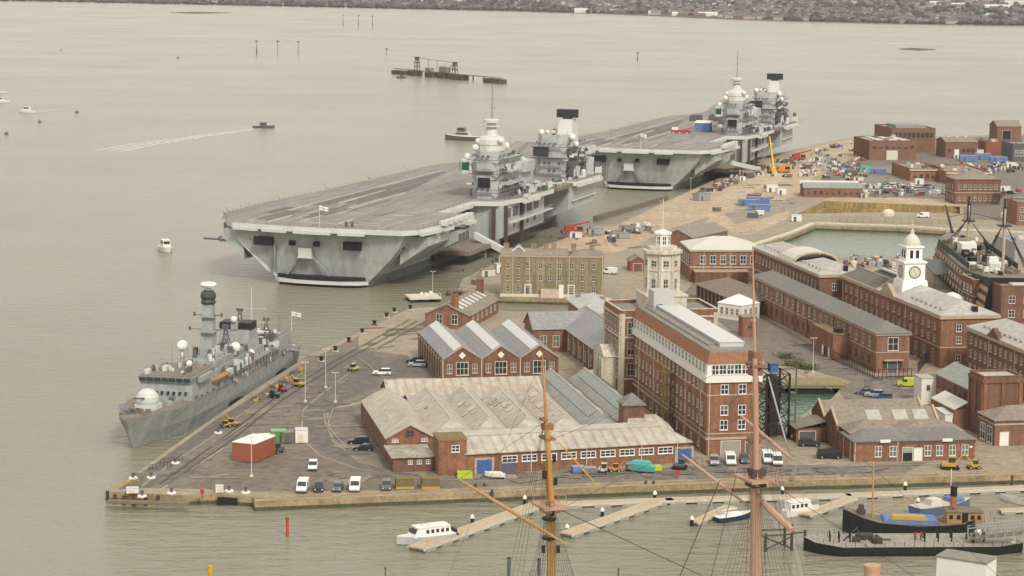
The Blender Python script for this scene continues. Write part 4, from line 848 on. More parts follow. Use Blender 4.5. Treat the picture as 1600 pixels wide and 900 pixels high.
bw = (-1.0, -9.5, 18, -.32); b = MB(); b.box(*bw[:2], -.3, *bw[2:], 5.6); b.build('wing', brick_dull, t); b = MB(); hip_roof(b, bw, 5.6, 2.3, .4); b.build('roof', slate_tan, t); band(t, bw, 4.6, .4, .15)
windows(t, bw, 's', 2, .4, 2.4, 3.4, 'white', .8); door(t, bw, 'f', 2.2, 1.9, 3.0, white); windows(t, bw, 'f', 3, 1.0, 1.6, 2.8, 'dark', 6, 1)
bl = (-1.0, -.3, -.02, 18); b = MB(); b.slab([(-3.5, 8, 4.6), (-.1, 8, 6.2), (-.1, 22, 6.2), (-3.5, 22, 4.6)], .2); b.build('lean_to_roof', roof_pale, t); b = MB(); b.box(-3.4, 8, -.3, -.1, 22, 4.6); b.build('lean_to', brick_dull, t)
t = thing('white_cabin', 'small white flat roofed cabin between the quay workshop and the green roofed shed', 'cabin', at(1476, 672), ANG); b = MB(); b.box(0, 0, 0, 4.4, 6, 3.6); b.build('wall', white, t); b = MB(); b.slab([(-.2, -.2, 3.6), (4.6, -.2, 3.6), (4.6, 6.2, 3.9), (-.2, 6.2, 3.9)], .15); b.build('roof', roof_white, t); windows(t, (0, 0, 4.4, 6), 'f', 1, 1.4, .8, 1.2, 'cream'); door(t, (0,0,4.4,6), 's', 3, 1, 2.1, steel)
t = thing('rendered_outhouse', 'narrow white rendered block at the end of the street before the green roofed shed', 'outhouse', at(1439, 632), ANG); b = MB(); b.box(0, 0, 0, 3.4, 5, 6.2); b.build('wall', white, t); b = MB(); b.box(-.1, -.1, 6.2, 3.5, 5.1, 6.4); b.build('roof', lead, t); windows(t, (0, 0, 3.4, 5), 'f', 1, 3.6, .7, 1, 'dark')

# ---- 14 brick houses above the clock tower, right edge
o = at(1520, 489); t = thing('windowed_office', 'flat roofed brown brick office with two rows of white windows behind the clock tower', 'office building', o, R(6)); bx = (0, 0, 26, 12)
b = MB(); b.box(0, 0, -.3, 26, 12, 9.5); b.build('wall', brick_dark, t); flat_roof(t, bx, 9.5, felt, .6, stone_band, brick_dark); band(t, bx, 4.9, .3, .1)
for z in (1.6, 6.0): windows(t, bx, 'f', 8, z, 1.8, 2.1, 'white', .8)
for z in (1.6, 6.0): windows(t, bx, 's', 3, z, 1.4, 2.0, 'white', 1)
o = at(1563, 505); t = thing('corner_office', 'dark brick building with a white roof light at the right edge above the storehouses', 'office building', o, R(6)); bx = (0, 0, 20, 11); b = MB(); b.box(0, 0, -.3, 20, 11, 10.5); b.build('wall', brick_dark, t); flat_roof(t, bx, 10.5, felt, .5, brick_dark, brick_dark)
b = MB(); b.box(4, 2, 10.6, 12, 6, 11.3); b.build('roof_light', roof_white, t); windows(t, bx, 'f', 4, 6, 1.7, 2.0, 'cream', 1); windows(t, bx, 'f', 4, 1.8, 1.7, 2.0, 'cream', 1)

# ---- 15 pale roofed storehouse and low sheds behind the tower
o = at(1078, 440); L = solve_len(o, (cos(R(4)), sin(R(4))), 10, 1180)
t = thing('pale_roofed_store', 'brick storehouse with a long pale green hipped roof behind the signal tower', 'storehouse', o, R(4)); bx = (0, 0, L + 2, 22); H = 10.5
MB().box(0, 0, -.3, L + 2, 22, H).build('wall', brick_dull, t); band(t, bx, H - .5, .5, .35, stone_band, 'cornice'); b = MB(); hip_roof(b, bx, H, 3.2, .4, run=9); b.build('roof', roof_pale, t)
windows(t, bx, 'f', 6, 6.0, 1.7, 2.6, 'white', 2.5, 1); band(t, bx, 4.7, .3, .2, stone); pipes(t, bx, 'f', (4.5, 13.5, 22), H - .5); windows(t, bx, 's', 4, 6, 1.6, 2.6, 'white', 2)
b = MB(); b.box(1.0, -5, -.3, L - 3, -.1, 3.8); b.box(.8, -5.2, 3.8, L - 2.8, -.1, 4.1, 1); b.build('boundary_wing', [brick_dark, stone_band], t)
o = at(1150, 494); t = thing('open_sided_shed', 'low open sided shed with a brown tiled hipped roof and a row of dark bays', 'shed', o, ANG + R(3)); bx = (0, 0, 15, 38)
b = MB(); b.box(.6, .6, -.3, 14.4, 37.4, 4.2); b.build('wall', brick_dark, t); b = MB(); hip_roof(b, bx, 4.3, 3.0, .5, run=9); b.build('roof', slate_brown, t)
b = MB(); [b.box(.1, 1 + 3.6*k, 0, .6, 1.6 + 3.6*k, 4.2) for k in range(11)]; b.build('post', M('shed_posts', (.33, .22, .14), .9, .2, .5), t)
b = MB(); [b.box(.5, 2 + 3.6*k, .2, .59, 4.2 + 3.6*k, 3.6) for k in range(10)]; b.build('bay_shade', black, t); chimney(t, 9, 33, 5.4, 1.4, 1.2, 2.6)  # black panels stand in for the shade inside the open bays
o = at(1160, 503); t = thing('marquee', 'white peaked marquee with arched windows between the low shed and the street range', 'tent', o + v*1, ANG + R(35)); b = MB(); b.box(0, 0, 0, 8.5, 9, 4.6); b.build('canvas_wall', white, t); b = MB(); hip_roof(b, (0, 0, 8.5, 9), 4.6, 2.6, .2, .06); b.build('canvas_roof', M('marquee_canvas', (.70, .68, .64), .8, .06, .5), t); windows(t, (0, 0, 8.5, 9), 's', 4, 1.6, .9, 1.8, 'cream', .6); windows(t, (0,0,8.5,9), 'f', 3, 1.6, .9, 1.8, 'cream', .6)
o = at(1160, 527); t = thing('brick_kiosk', 'small square red brick block below the white marquee', 'kiosk', o, ANG); b = MB(); b.box(0, 0, -.3, 4.2, 4.2, 5.6); b.build('wall', brick, t); b = MB(); b.box(-.15, -.15, 5.6, 4.35, 4.35, 5.85); b.build('roof', felt, t); windows(t, (0, 0, 4.2, 4.2), 'f', 1, 2.6, 1, 1.2, 'dark')
o = at(1052, 424); t = thing('tiled_gate_lodge', 'small lodge with a pyramid tiled roof tucked behind the signal tower', 'lodge', o, ANG); b = MB(); b.box(0, 0, -.3, 8, 8, 5.0); b.build('wall', brick_dark, t); b = MB(); hip_roof(b, (0, 0, 8, 8), 5, 3, .7); b.build('roof', slate_tan, t); windows(t, (0, 0, 8, 8), 'f', 2, 1.8, 1.2, 1.8, 'white', 1)

# ---- 16 the tall yellow brick house by the inlet
A, B_ = at(782, 463), at(942, 465); L = (B_ - A).length; aa = atan2(B_.y - A.y, B_.x - A.x)
t = thing('yellow_brick_house', 'three storey yellow brick terrace with two white doorways and many chimneys beside the inlet', 'house', A, aa); bx = (0, 0, L, 11); H = 12.9
MB().box(0, 0, -.3, L, 11, H).build('wall', brick_yellow, t); b = MB(); b.box(-.2, -.25, -.2, L + .2, -.01, .9); b.build('plinth', cream, t); band(t, bx, H - .35, .5, .22, stone_band, 'cornice')
b = MB(); gable_roof(b, (0, 0, L*.66, 11), H + .1, 1.5, 'x', .1); hip_roof(b, (L*.67, 0, L, 11), H + .1, 1.5, .1); b.build('roof', slate_tan, t)
b = MB(); gable_wall(b, (2.5, 3, 8.5, 11), H, 2.5, 'y'); b.build('gable', slate_blue, t); b = MB(); b.tube((2.3, 2.95, H + .1), (5.5, 2.95, H + 2.7), .18); b.tube((8.7, 2.95, H + .1), (5.5, 2.95, H + 2.7), .18); b.build('verge', white, t)
for x in (1.6, 10.2, 14.2, 16.6, 22.8, 28.6): chimney(t, x, 5.5, H + .6, 1.6, 1.2, 2.3, brick_yellow)
fm, pm = win_meshes(.95, 1.7, 'stone')
for x in (2.1, 5.0, 7.8, 11.4, 14.0, 16.8, 20.2, 23.3, 26.6):
    x *= L / 29.3
    for z in (9.0, 5.2) + ((1.6,) if x < 6 or x > 22 else ()): q = put(fm, 'window', t, (x, 0, z)); put(pm, 'pane', q)
for x in (7.8, 20.2): door(t, bx, 'f', x * L / 29.3, 1.3, 3.0, navy_dk); MB().box(x*L/29.3 - 1.1, -.35, 0, x*L/29.3 - .85, -.02, 3.6).build('door_surround', white, t); MB().box(x*L/29.3 + .85, -.35, 0, x*L/29.3 + 1.1, -.02, 3.6).build('door_surround', white, t); MB().box(x*L/29.3 - 1.2, -.4, 3.6, x*L/29.3 + 1.2, -.02, 3.9).build('door_hood', white, t)
b = MB(); b.box(11.5*L/29.3, -1.6, 0, 17.8*L/29.3, -.02, 2.6, 0); b.box(16.6*L/29.3, -1.8, 0, 18.0*L/29.3, -.02, 3.9, 1); b.build('porch', [M('pinkish_render', (.50, .40, .33), .8, .2, .6), white], t); pipes(t, bx, 'f', (3.8, 9, 17.6, 21.4, L - .3), H - .4)

# ---- 17 inner sheds near the upper quay
o = at(1003, 424); t = thing('red_garage', 'small dark red gabled garage left of the signal tower', 'garage', at(985, 424), R(5)); b = MB(); gable_wall(b, (0, 0, 5, 8), 3.4, 1.6, 'y', 0, -.3); b.build('wall', brick_paint, t); b = MB(); gable_roof(b, (0, 0, 5, 8), 3.4, 1.6, 'y', .3); b.build('roof', slate_tan, t); door(t, (0, 0, 5, 8), 'f', 2.5, 3, 2.6, brick_dark)
o = at(1036, 386); t = thing('grey_quay_shed', 'long shed with a dark grey pitched roof right of the signal tower lantern', 'shed', o, ANG - R(42)); bx = (0, 0, 12, 30); b = MB(); gable_wall(b, bx, 4.2, 2.6, 'y', 0, -.3); b.build('wall', brick_dull, t); b = MB(); gable_roof(b, bx, 4.2, 2.6, 'y', .3); b.build('roof', felt, t)
o = at(1062, 382); t = thing('small_brick_hut', 'small flat roofed brick hut beside the grey quay shed', 'hut', o, R(8)); b = MB(); b.box(0, 0, -.3, 8, 6, 4); b.build('wall', brick, t); flat_roof(t, (0, 0, 8, 6), 4, felt, .3); door(t, (0, 0, 8, 6), 'f', 2, 1, 2.1, navy_dk)

# ---- 18 upper right industrial buildings
def block(name, label, cat, base, fpx, D, H, ang, wm, rm, rows=(), roof='flat', rh=2, side=0, win=(1.4, 1.8), wst='cream', nwin=6):
    o, L, _ = frame(base, fpx, None, H, ang); t = thing(name, label, cat, o, ang); bx = (0, 0, L, D)
    b = MB()
    if roof == 'flat': b.box(0, 0, -.3, L, D, H); b.build('wall', wm, t); flat_roof(t, bx, H, rm, .5, wm, wm)
    elif roof == 'hip': b.box(0, 0, -.3, L, D, H); b.build('wall', wm, t); b = MB(); hip_roof(b, bx, H, rh, .4); b.build('roof', rm, t)
    else: gable_wall(b, bx, H, rh, roof, 0, -.3); b.build('wall', wm, t); b = MB(); gable_roof(b, bx, H, rh, roof, .3); b.build('roof', rm, t)
    for z in rows: windows(t, bx, 'f', nwin, z, *win, wst, 1)
    if roof == 'flat':
        q_ = random.Random(int(L * 10))
        for k in range(6): x, y = q_.uniform(2, max(2.5, L - 4)), q_.uniform(2, D - 4); MB().box(x, y, H + .05, x + q_.uniform(1, 2.6), y + q_.uniform(1, 2.6), H + q_.uniform(.7, 1.9)).build('roof_plant', q_.choice((steel, felt, cream, navy_dk)), t)
    if side:
        for z in rows: windows(t, bx, 's', side, z, *win, wst, 1)
    return t, L
RAI = M('raw_brick', (.205, .11, .076), .9, .2, .1, 1)
t, L = block('brick_warehouse', 'square red brick warehouse with a pale flat roof near the quay end', 'warehouse', (1358, 250), 1433, 30, 10, R(8), RAI, lead, (6.2,), nwin=7, win=(1.6, 1.4), wst='dark'); door(t, (0, 0, L, 30), 'f', L*.48, 6, 5, cream, 'loading_door')
b = MB(); [b.box(5 + 7*k, 4, 10.1, 8 + 7*k, 26, 10.8) for k in range(3)]; b.build('roof_light', roof_pale, t)
t, L = block('grey_roofed_warehouse', 'brick warehouse with a dark glazed front and grey roof behind the square one', 'warehouse', (1393, 238), 1462, 34, 13, R(8), RAI, felt, (8.5,), nwin=9, win=(1.8, 2.6), wst='dark'); b = MB(); b.box(4, 6, 13.1, L - 4, 24, 15); b.build('roof_monitor', slate_blue, t)
t, L = block('low_red_terrace', 'low red brick building with a row of chimneys behind the blue awnings', 'workshop', (1477, 246), 1527, 16, 8.5, R(8), RAI, slate_tan, (3,), 'x', 2.2, nwin=6, wst='dark'); [chimney(t, 4 + 5*k, 8, 9.6, 1.4, 1, 1.6, white) for k in range(3)]
t, L = block('red_painted_shed', 'bright red shed wall with a plain roof below the brick tower at top right', 'shed', (1540, 243), 1580, 14, 7, R(6), M('bright_red_brick', (.25, .095, .065), .9, .15, .3), felt, ())
t, L = block('brick_water_tower', 'stout brick tower house with a gabled top and one dark opening at the upper right', 'tower', (1557, 234), 1596, 13, 13.5, R(8), RAI, slate_tan, (), 'x', 3.0); door(t, (0, 0, L, 13), 'f', L*.4, 5, 5, black, 'opening', z=6)
t, L = block('dark_glazed_shed', 'dark glazed shed with a pale eaves line at the right edge below the brick tower', 'shed', (1582, 252), 1650, 20, 9, R(6), navy_dk, slate_blue, (3,), nwin=8, win=(1.8, 3), wst='white')
t, L = block('low_brick_depot', 'low brown brick depot under a wide flat grey roof with a pale eaves strip', 'depot', (1422, 283), 1476, 36, 5.5, R(5), M('orange_brick', (.27, .135, .07), .9, .2, .2, 1), felt, (1.6,), nwin=5, wst='dark'); b = MB(); b.box(-.5, -.6, 5.2, L + .5, -.02, 5.7); b.build('fascia', cream, t)
t, L = block('second_brick_depot', 'low brick depot with a wide grey roof joined to the right of another one', 'depot', (1479, 288), 1548, 40, 5.5, R(5), M('orange_brick', (.27, .135, .07)), slate_tan, (1.6,), nwin=6, wst='dark'); b = MB(); b.box(-.5, -.6, 5.2, L + .5, -.02, 5.7); b.build('fascia', cream, t)
t, L = block('victorian_pump_house', 'dark red brick house with a long grey green hipped roof above the dry dock', 'office building', (1491, 319), 1564, 15, 11, R(5), M('deep_red_brick', (.185, .088, .066), .9, .2, .2, 1.2), slate_tan, (6.6, 1.6), 'hip', 2.6, side=3, nwin=8, win=(1.2, 2.0), wst='cream'); band(t, (0, 0, L, 15), 4.9, .4, .15)
t, L = block('long_brown_shed', 'long low brown shed with a grey sheet roof beside the dry dock head', 'shed', (1256, 308), 1348, 12, 4.2, R(1), M('brown_red_brick', (.22, .11, .075)), roof_green, (1.4,), 'x', 1.8, nwin=9, wst='dark', win=(1.2, 1.4))
b = MB(); b.box(-.2, 12.4, 4.4, L + .3, 13.2, 6.4); b.build('white_screen', white, t)
t, L = block('edge_brick_store', 'brick store partly cut off by the right edge behind the three masted ship', 'storehouse', (1588, 352), 1660, 14, 9, R(5), brick_dull, felt, (2, 5.5), nwin=8)
t, L = block('grey_hall', 'wide hall with a blue grey roof at the right edge beside the three masted ship', 'hall', (1585, 408), 1660, 24, 6, R(5), steel, M('blue_grey_roof', (.22, .24, .27), .6, .1, .2), ())

# ================================================================== SHIPS
def ensign(parent, loc, h, w=3.2, name='ensign', rz=0.6):
    b = MB(); b.tube((0, 0, 0), (0, 0, h), .07, None, 5, 2); n = 6
    P = lambda i, k: (w * i / n * cos(rz) , w * i / n * sin(rz) + .25 * sin(i * 1.3), h - .2 - k * w * .5 - .12 * i)
    for i in range(n): b.add([P(i, 1), P(i+1, 1), P(i+1, 0), P(i, 0)], [(0, 1, 2, 3)], 0)
    for a, c in ((0, .42), (.58, 1)): pass
    for i in range(n):   # red cross
        q0, q1 = P(i, .45), P(i+1, .45); r0, r1 = P(i, .55), P(i+1, .55); b.add([(r0[0], r0[1] - .03, r0[2]), (r1[0], r1[1] - .03, r1[2]), (q1[0], q1[1] - .03, q1[2]), (q0[0], q0[1] - .03, q0[2])], [(0,1,2,3)], 1)
    q = [P(2.8, 1), P(3.2, 1), P(3.2, 0), P(2.8, 0)]; b.add([(a[0], a[1] - .04, a[2]) for a in q], [(0,1,2,3)], 1)
    return b.build(name, [white, red_paint, white], parent, loc)
def cluster(b, rnd, box, n, smin, smax, mi=(0,), zmax=1.6):
    """deck clutter: lockers, vents, drums"""
    for _ in range(n):
        x, y = rnd.uniform(box[0], box[2]), rnd.uniform(box[1], box[3]); s = rnd.uniform(smin, smax); h = rnd.uniform(.4, zmax); m = rnd.choice(mi)
        if rnd.random() < .6: b.cbox((x, y, box[4] + h/2), (s, s * rnd.uniform(.6, 1.8), h), rnd.choice((0, 0, .3)), m)
        else: b.lathe((x, y, box[4]), [(s*.45, 0), (s*.45, h*.8), (s*.25, h)], 8, m)

# ---------------------------------------------------------------- aircraft carriers
def carrier(loc, head, label, extras):
    t = thing('aircraft_carrier', label, 'aircraft carrier', loc, -head, 'aircraft carriers at the jetty'); rnd = random.Random(5)
    D = 20.0; L = 280
    lv = lambda w0, w1, w2, w3, w4: [(w0*.9, -2.0), (w0, 0.0), (w1, 4.0), (w2, 9.0), (w3, 13.5), (w4, 18.2)]
    st = [(3.5, [(11, -2, 3), (15, .6, 1.5), (19, 4, 0), (24, 9, -1), (28, 13.5, -2.2), (30.5, 18.2, -3.5)]), (7, lv(16.0, 19.4, 24.2, 28.2, 30.8)), (14, lv(17.0, 20.2, 24, 28, 31.2)), (30, lv(18.3, 20.5, 23, 27, 31)), (62, lv(19.3, 20.5, 20.6, 22, 25)), (64, lv(19.4, 20, 20, 20.2, 20.3)), (200, lv(19, 19.5, 20, 20.2, 20.3)),
          (232, lv(15, 16.5, 18, 19.5, 20)), (258, lv(7, 9, 11.5, 15, 17)), (276, lv(.8, 2.5, 5, 9.5, 13)), (284, lv(.2, .4, 1, 5, 10))]
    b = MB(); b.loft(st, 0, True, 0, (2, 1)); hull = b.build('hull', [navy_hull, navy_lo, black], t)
    b = MB(); b.loft([(y + .02, [(p[0] + .08, p[1] * .25 + .1) + tuple(p[2:]) for p in pr[:2]]) for y, pr in st], 0, True, 0); b.build('boot_topping', black, hull)
    # quarter deck ledge, ramp marks and openings in the transom
    b = MB(); b.prism([(-16.5, 4), (16.5, 4), (14, 1.2), (8, -.3), (0, -.8), (-8, -.3), (-14, 1.2)], .9, 2.0, 0); hull2 = b.build('stern_ledge', navy_white, hull)
    b = MB(); b.prism([(-15.5, 4), (15.5, 4), (8, .6), (0, .1), (-8, .6)], 2.003, 3.3, 0); b.build('stern_recess', black, hull)
    def open_(x0, x1, z0, z1, y, m, n): b = MB(); b.box(x0, y - .4, z0, x1, y + 1.2, z1); b.build(n, m, hull)
    for x0, x1, z0, z1 in ((-22, -15.5, 13.0, 15.8), (9.5, 15.5, 12.6, 15.4), (-9.5, -7.8, 13.3, 14.9), (-1, .8, 13.3, 14.9), (27, 28.3, 13.2, 14.6)):
        open_(x0, x1, z0, z1, 1.0 - z0 * .115 + (5.4 if x0 > 25 else 0), black, 'mooring_opening')
    b = MB(); b.box(-6.6, .1, 9.6, -2.0, 1.4, 12.6, 0); b.box(-6.9, -.2, 9.2, -1.7, 1.5, 9.6, 0); b.box(-15, -.2, 4, -14.7, 1.5, 13, 1); b.build('stern_hatch', [navy_white, navy_lo], hull)
    b = MB(); [b.tube((x0, 1.6, 9.2), (x1, 2.5, 3.4), .55, None, 4) for x0, x1 in ((-6.6, -11.5), (-2.0, 3.5))]; b.build('stern_ramp_mark', navy_lo, hull)
    # flight deck with its pale edge
    deck = [(-33.4, 4), (-30, 0), (-8, -3.6), (8, -3.8), (30, -2), (34, 2), (36.5, 18), (38.5, 48), (34, 53), (22.5, 55), (22.5, 93), (32, 96), (36, 112), (37.5, 150), (31, 154), (31, 176), (38, 180), (39, 214), (33, 226), (28, 244), (16, 258), (-6, 266), (-7, 290), (-21, 291), (-25, 262), (-31, 247), (-38, 237), (-40.5, 172), (-41, 110), (-45, 60), (-44, 24)]
    zr = lambda y: D + max(0, y - 248) ** 2 * .0034
    dk = MB(); dk.prism(deck, [D - 1.9] * 0 or D - 1.7, [zr(p[1]) if p[0] < 0 else D for p in deck], 1, 0); fd = dk.build('flight_deck', [deck_na, navy_white], t)
    # edge catwalks and sponsons
    b = MB()
    for p, q in zip(deck, deck[1:]):
        P_, Q = Vector((*p, 0)), Vector((*q, 0)); n = Vector(((Q-P_).y, -(Q-P_).x, 0)).normalized()
        if (Q - P_).length > 12 and p[1] < 233:
            k = int((Q - P_).length / 9)
            for i in range(k):
                a, c = P_.lerp(Q, (i + .1) / k), P_.lerp(Q, (i + .9) / k)
                if rnd.random() < .25: continue
                b.prism([a[:2], c[:2], (c + n * 1.3)[:2], (a + n * 1.3)[:2]], D - 2.2, D - rnd.choice((1.0, .7, 1.2)))
    b.build('catwalk', navy_white, t)
    b = MB()
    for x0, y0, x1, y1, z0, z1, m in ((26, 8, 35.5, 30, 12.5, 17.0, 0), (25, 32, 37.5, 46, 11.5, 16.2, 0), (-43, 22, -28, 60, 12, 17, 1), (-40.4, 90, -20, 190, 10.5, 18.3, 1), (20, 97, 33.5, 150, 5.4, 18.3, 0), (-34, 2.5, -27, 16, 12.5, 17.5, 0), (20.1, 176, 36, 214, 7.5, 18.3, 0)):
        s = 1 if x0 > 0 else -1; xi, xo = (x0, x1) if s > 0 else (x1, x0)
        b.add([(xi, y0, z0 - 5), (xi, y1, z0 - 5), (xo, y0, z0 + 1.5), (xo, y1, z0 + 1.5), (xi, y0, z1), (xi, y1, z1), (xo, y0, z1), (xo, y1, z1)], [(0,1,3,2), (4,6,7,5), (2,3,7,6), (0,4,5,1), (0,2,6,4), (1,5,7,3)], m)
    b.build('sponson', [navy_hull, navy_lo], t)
    b = MB(); [b.box(33.4, 100 + 9*k, 13.4, 33.7, 106 + 9*k, 16.8) for k in range(5)]; [b.box(37.55, 34 + 4*k, 12.5, 37.8, 36.5 + 4*k, 15.4) for k in range(3)]; b.build('gallery_opening', navy_dk, t)
    # aircraft lifts standing in the recesses on rusty guides
    b = MB(); b.box(20.6, 56, 5.0, 34, 92, 6.4, 0); b.build('aircraft_lift', deck_brown, t); b = MB(); b.box(31.2, 154.5, D - 1.5, 38, 175.5, D - .05, 0); b.build('aircraft_lift', deck_brown, t); b = MB(); b.box(20.3, 57, 7, 20.5, 91, 16); b.build('lift_opening', navy_lo, t)
    b = MB(); [b.box(x, y, 3, x + 1.1, y + 1.1, D - 1.75) for x, y in ((21, 54), (21, 91.5), (30, 94.5), (33.6, 98), (33.6, 118))]; b.build('lift_guide', rust, t)
    b = MB(); [b.cbox((37.2, 20 + 5.2*k, D + .5), (2.6, 3.6, 1.4), .1, 0) or b.lathe((36.9, 22.6 + 5.2*k, D - .5), [(.8, 0), (.8, 1.2), (.4, 1.6)], 8, 0) for k in range(6)]; b.build('liferaft', navy_white, t)
    # deck scuffs and lines
    z = D + .012; b = MB()
    def st_(x, y0, y1, w, m=0, x2=None): x2 = x if x2 is None else x2; b.add([(x - w/2, y0, z), (x + w/2, y0, z), (x2 + w/2, y1, z), (x2 - w/2, y1, z)], [(0,1,2,3)], m)
    for x in (-27, -19.5, -10, 4): st_(x, 6, 205, .9)
    for k in range(19): st_(-14.8, 8 + 10*k, 13 + 10*k, .5)
    for k in range(7): st_(12, 14 + 12*k, 15 + 12*k, 9)
    for y in (8, 40, 120): st_(4, y, y + 1, 30)
    st_(20, 3, 54, .5, 0, 25); b.build('deck_marking', deck_line, fd)
    b = MB(); z += .008
    rs = random.Random(3)
    for k in range(34): x = rs.choice((-24, -20, -15, -12, -5, 8)) + rs.uniform(-2.5, 2.5); y0 = rs.uniform(6, 158); z += .0006; st_(x, y0, y0 + rs.uniform(8, 46), rs.uniform(.4, 1.8), 0, x + rs.uniform(-1, 1))
    z += .004
    for x, y0, y1, w in ((-24, 60, 128, 5), (-15, 70, 190, 6), (-22, 120, 200, 6), (-24, 12, 40, 6), (-12, 30, 54, 7), (-5, 130, 180, 4), (8, 34, 60, 3), (-30, 30, 50, 4)): z += .003; st_(x, y0, y1, w)
    b.build('deck_scuff', deck_dark, fd)
    # openings and boat bays along the starboard side, rails on the deck edge, aerials
    b = MB()
    for k in range(20): y = 12 + rnd.uniform(0, 38); b.box(29.5 - .03, y, 9, 29.6, y + rnd.uniform(.6, 1.6), 10.2) if 0 else None
    for y in (100, 110, 118, 127, 136, 182, 190, 199, 208): b.box(33.3, y, 8.6 + rnd.uniform(-.6, .6), 33.62, y + rnd.uniform(1.5, 4), 11)
    b.build('gallery_opening', navy_dk, t)
    for y0, y1 in ((98, 150), (180, 214)):
        b = MB(); b.box(35.2, y0, 12.2, 37.2, y1, 12.6)
        for k in range(int((y1 - y0) / 3)): b.tube((37, y0 + 3*k, 12.6), (37, y0 + 3*k, 13.8), .07, None, 4)
        b.tube((37, y0, 13.8), (37, y1, 13.8), .07, None, 4); b.build('side_walkway', navy_white, t)
    b = MB()
    for p, q in zip(deck, deck[1:] + deck[:1]):
        P_, Q = Vector((*p, D)), Vector((*q, D))
        if p[1] > 214 or q[1] > 214: continue
        n_ = max(1, int((Q - P_).length / 4)); [b.tube(P_.lerp(Q, k / n_), P_.lerp(Q, k / n_) + Vector((0, 0, 1.0)), .06, None, 3) for k in range(n_)]
    b.build('edge_stanchions', navy_dk, t)
    # ---- aft island
    isl = lambda x0, y0, x1, y1, c: [(x0 + c, y0), (x1 - c, y0), (x1, y0 + c), (x1, y1 - c), (x1 - c, y1), (x0 + c, y1), (x0, y1 - c), (x0, y0 + c)]
    b = MB(); b.prism(isl(19.5, 103, 29, 132, 2.2), D, 27, 0); b.prism(isl(19, 102.5, 29.6, 131, 2.6), 27.002, 33.4, 0); b.prism(isl(20, 103.5, 29, 124, 2.5), 33.404, 37.4, 0); b.box(20.5, 131, D, 29, 150, 27.5, 0); b.prism(isl(19.6, 133, 31, 146, 1.5), 27.504, 31.5, 0); b.box(29.6, 106, D + 5, 32.5, 128, D + 6, 0); b.box(29.6, 108, D + 9.6, 33, 126, D + 10.2, 0); b.prism(isl(19, 112, 30.6, 129, 1.5), 33.404, 34.6, 0)
    ai = b.build('aft_island', navy, t)
    b = MB(); b.lathe((24.5, 110.5, 37.404), [(5.2, 0), (5.0, 2.0), (5.3, 2.2), (5.0, 4.0), (4.2, 4.9), (2.7, 5.4), (2.3, 6.9), (1.8, 8.4), (3.2, 8.6), (3.2, 9.0), (1.6, 9.2), (1.5, 9.9), (3.0, 10.1), (3.0, 11.1), (2.4, 11.4)], 14); b.build('radar_mast', navy_white, ai)
    b = MB(); b.tube((24.5, 111, 48.8), (24.5, 111, 63), .16, .08, 5); [b.tube((23.3, 111, 53 + 3*k), (25.7, 111, 53 + 3*k), .06, None, 4) for k in range(3)]; b.build('pole_mast', navy_dk, ai)
    b = MB(); b.prism(isl(14.5, 103, 19, 110, 1.2), 29, 34.2, 0); b.build('control_gallery', navy_white, ai)
    b = MB(); b.box(14.42, 104, 30.3, 14.5, 109, 33.2); b.box(15.6, 102.9, 30.3, 18.4, 103.0, 33.2); b.build('control_window', green_glass, ai)
    b = MB(); b.box(22, 102.3, 24.2, 26.6, 103.4, 27.8); b.build('intake', black, ai); b = MB(); b.box(20.4, 101.2, 29.9, 28.4, 102.6, 30.2); b.tube((20.4, 101.2, 31), (28.4, 101.2, 31), .06, None, 4); b.box(18.9, 102.6, 21, 19.4, 103.6, 23.6); b.build('balcony', navy_dk, ai)
    b = MB(); [b.ball((x, y, z), r, 10) for x, y, z, r in ((19.8, 106, 38.4, 1.3), (29.2, 107, 41.2, 1.1), (20.2, 107.6, 40.8, 1.0), (20.6, 118, 36.4, 1.5), (28.5, 116, 38.6, 1.4), (17, 105, 35.2, 1.2))]; b.build('radome', white, ai, smooth=True)
    b = MB(); cluster(b, rnd, (20, 112, 29, 128, 34.6), 14, .8, 2.2, (0, 1), 2.6); cluster(b, rnd, (29.8, 104, 31.5, 130, 24), 12, .8, 1.6, (0, 1), 2.6); cluster(b, rnd, (29.8, 104, 32, 130, 30.2), 12, .8, 1.6, (0, 0, 1), 2.4); cluster(b, rnd, (20, 134, 30.5, 145, 31.5), 14, .8, 2.2, (0, 0, 1), 3.0); cluster(b, rnd, (29, 132, 33, 150, D), 12, .8, 2.2, (0, 0, 1), 4.0); b.build('island_fittings', [navy_white, navy_dk], ai)
    def dress(par, x0, y0, x1, y1, zs, mz):
        b = MB()
        for z in zs:
            for k in range(int((x1 - x0 - 3) / 2.1)): x = x0 + 2.2 + 2.1*k; b.box(x, y0 - .12, z, x + .9, y0 + .1, z + .8) if rnd.random() < .7 else None
            for k in range(int((y1 - y0 - 3) / 2.4)):
                y = y0 + 2.4 + 2.4*k
                for xx in (x0, x1): b.box(xx - .1, y, z, xx + .1, y + 1.0, z + .9) if rnd.random() < .6 else None
        b.build('scuttle', navy_dk, par); b = MB()
        for z in zs:
            b.box(x0 - .9, y0 - .9, z - 1.0, x1 + .9, y0 - .14, z - .85); b.box(x1 + .14, y0, z - 1.0, x1 + 1.5, y1, z - .85)
            for k in range(6): x = x0 + (x1 - x0) * k / 5; b.tube((x, y0 - .85, z - .85), (x, y0 - .85, z + .2), .05, None, 3)
            b.tube((x0 - .9, y0 - .85, z + .2), (x1 + .9, y0 - .85, z + .2), .05, None, 3); b.tube((x1 + 1.45, y0, z + .2), (x1 + 1.45, y1, z + .2), .05, None, 3)
        b.build('walkway', navy_dk, par); b = MB()
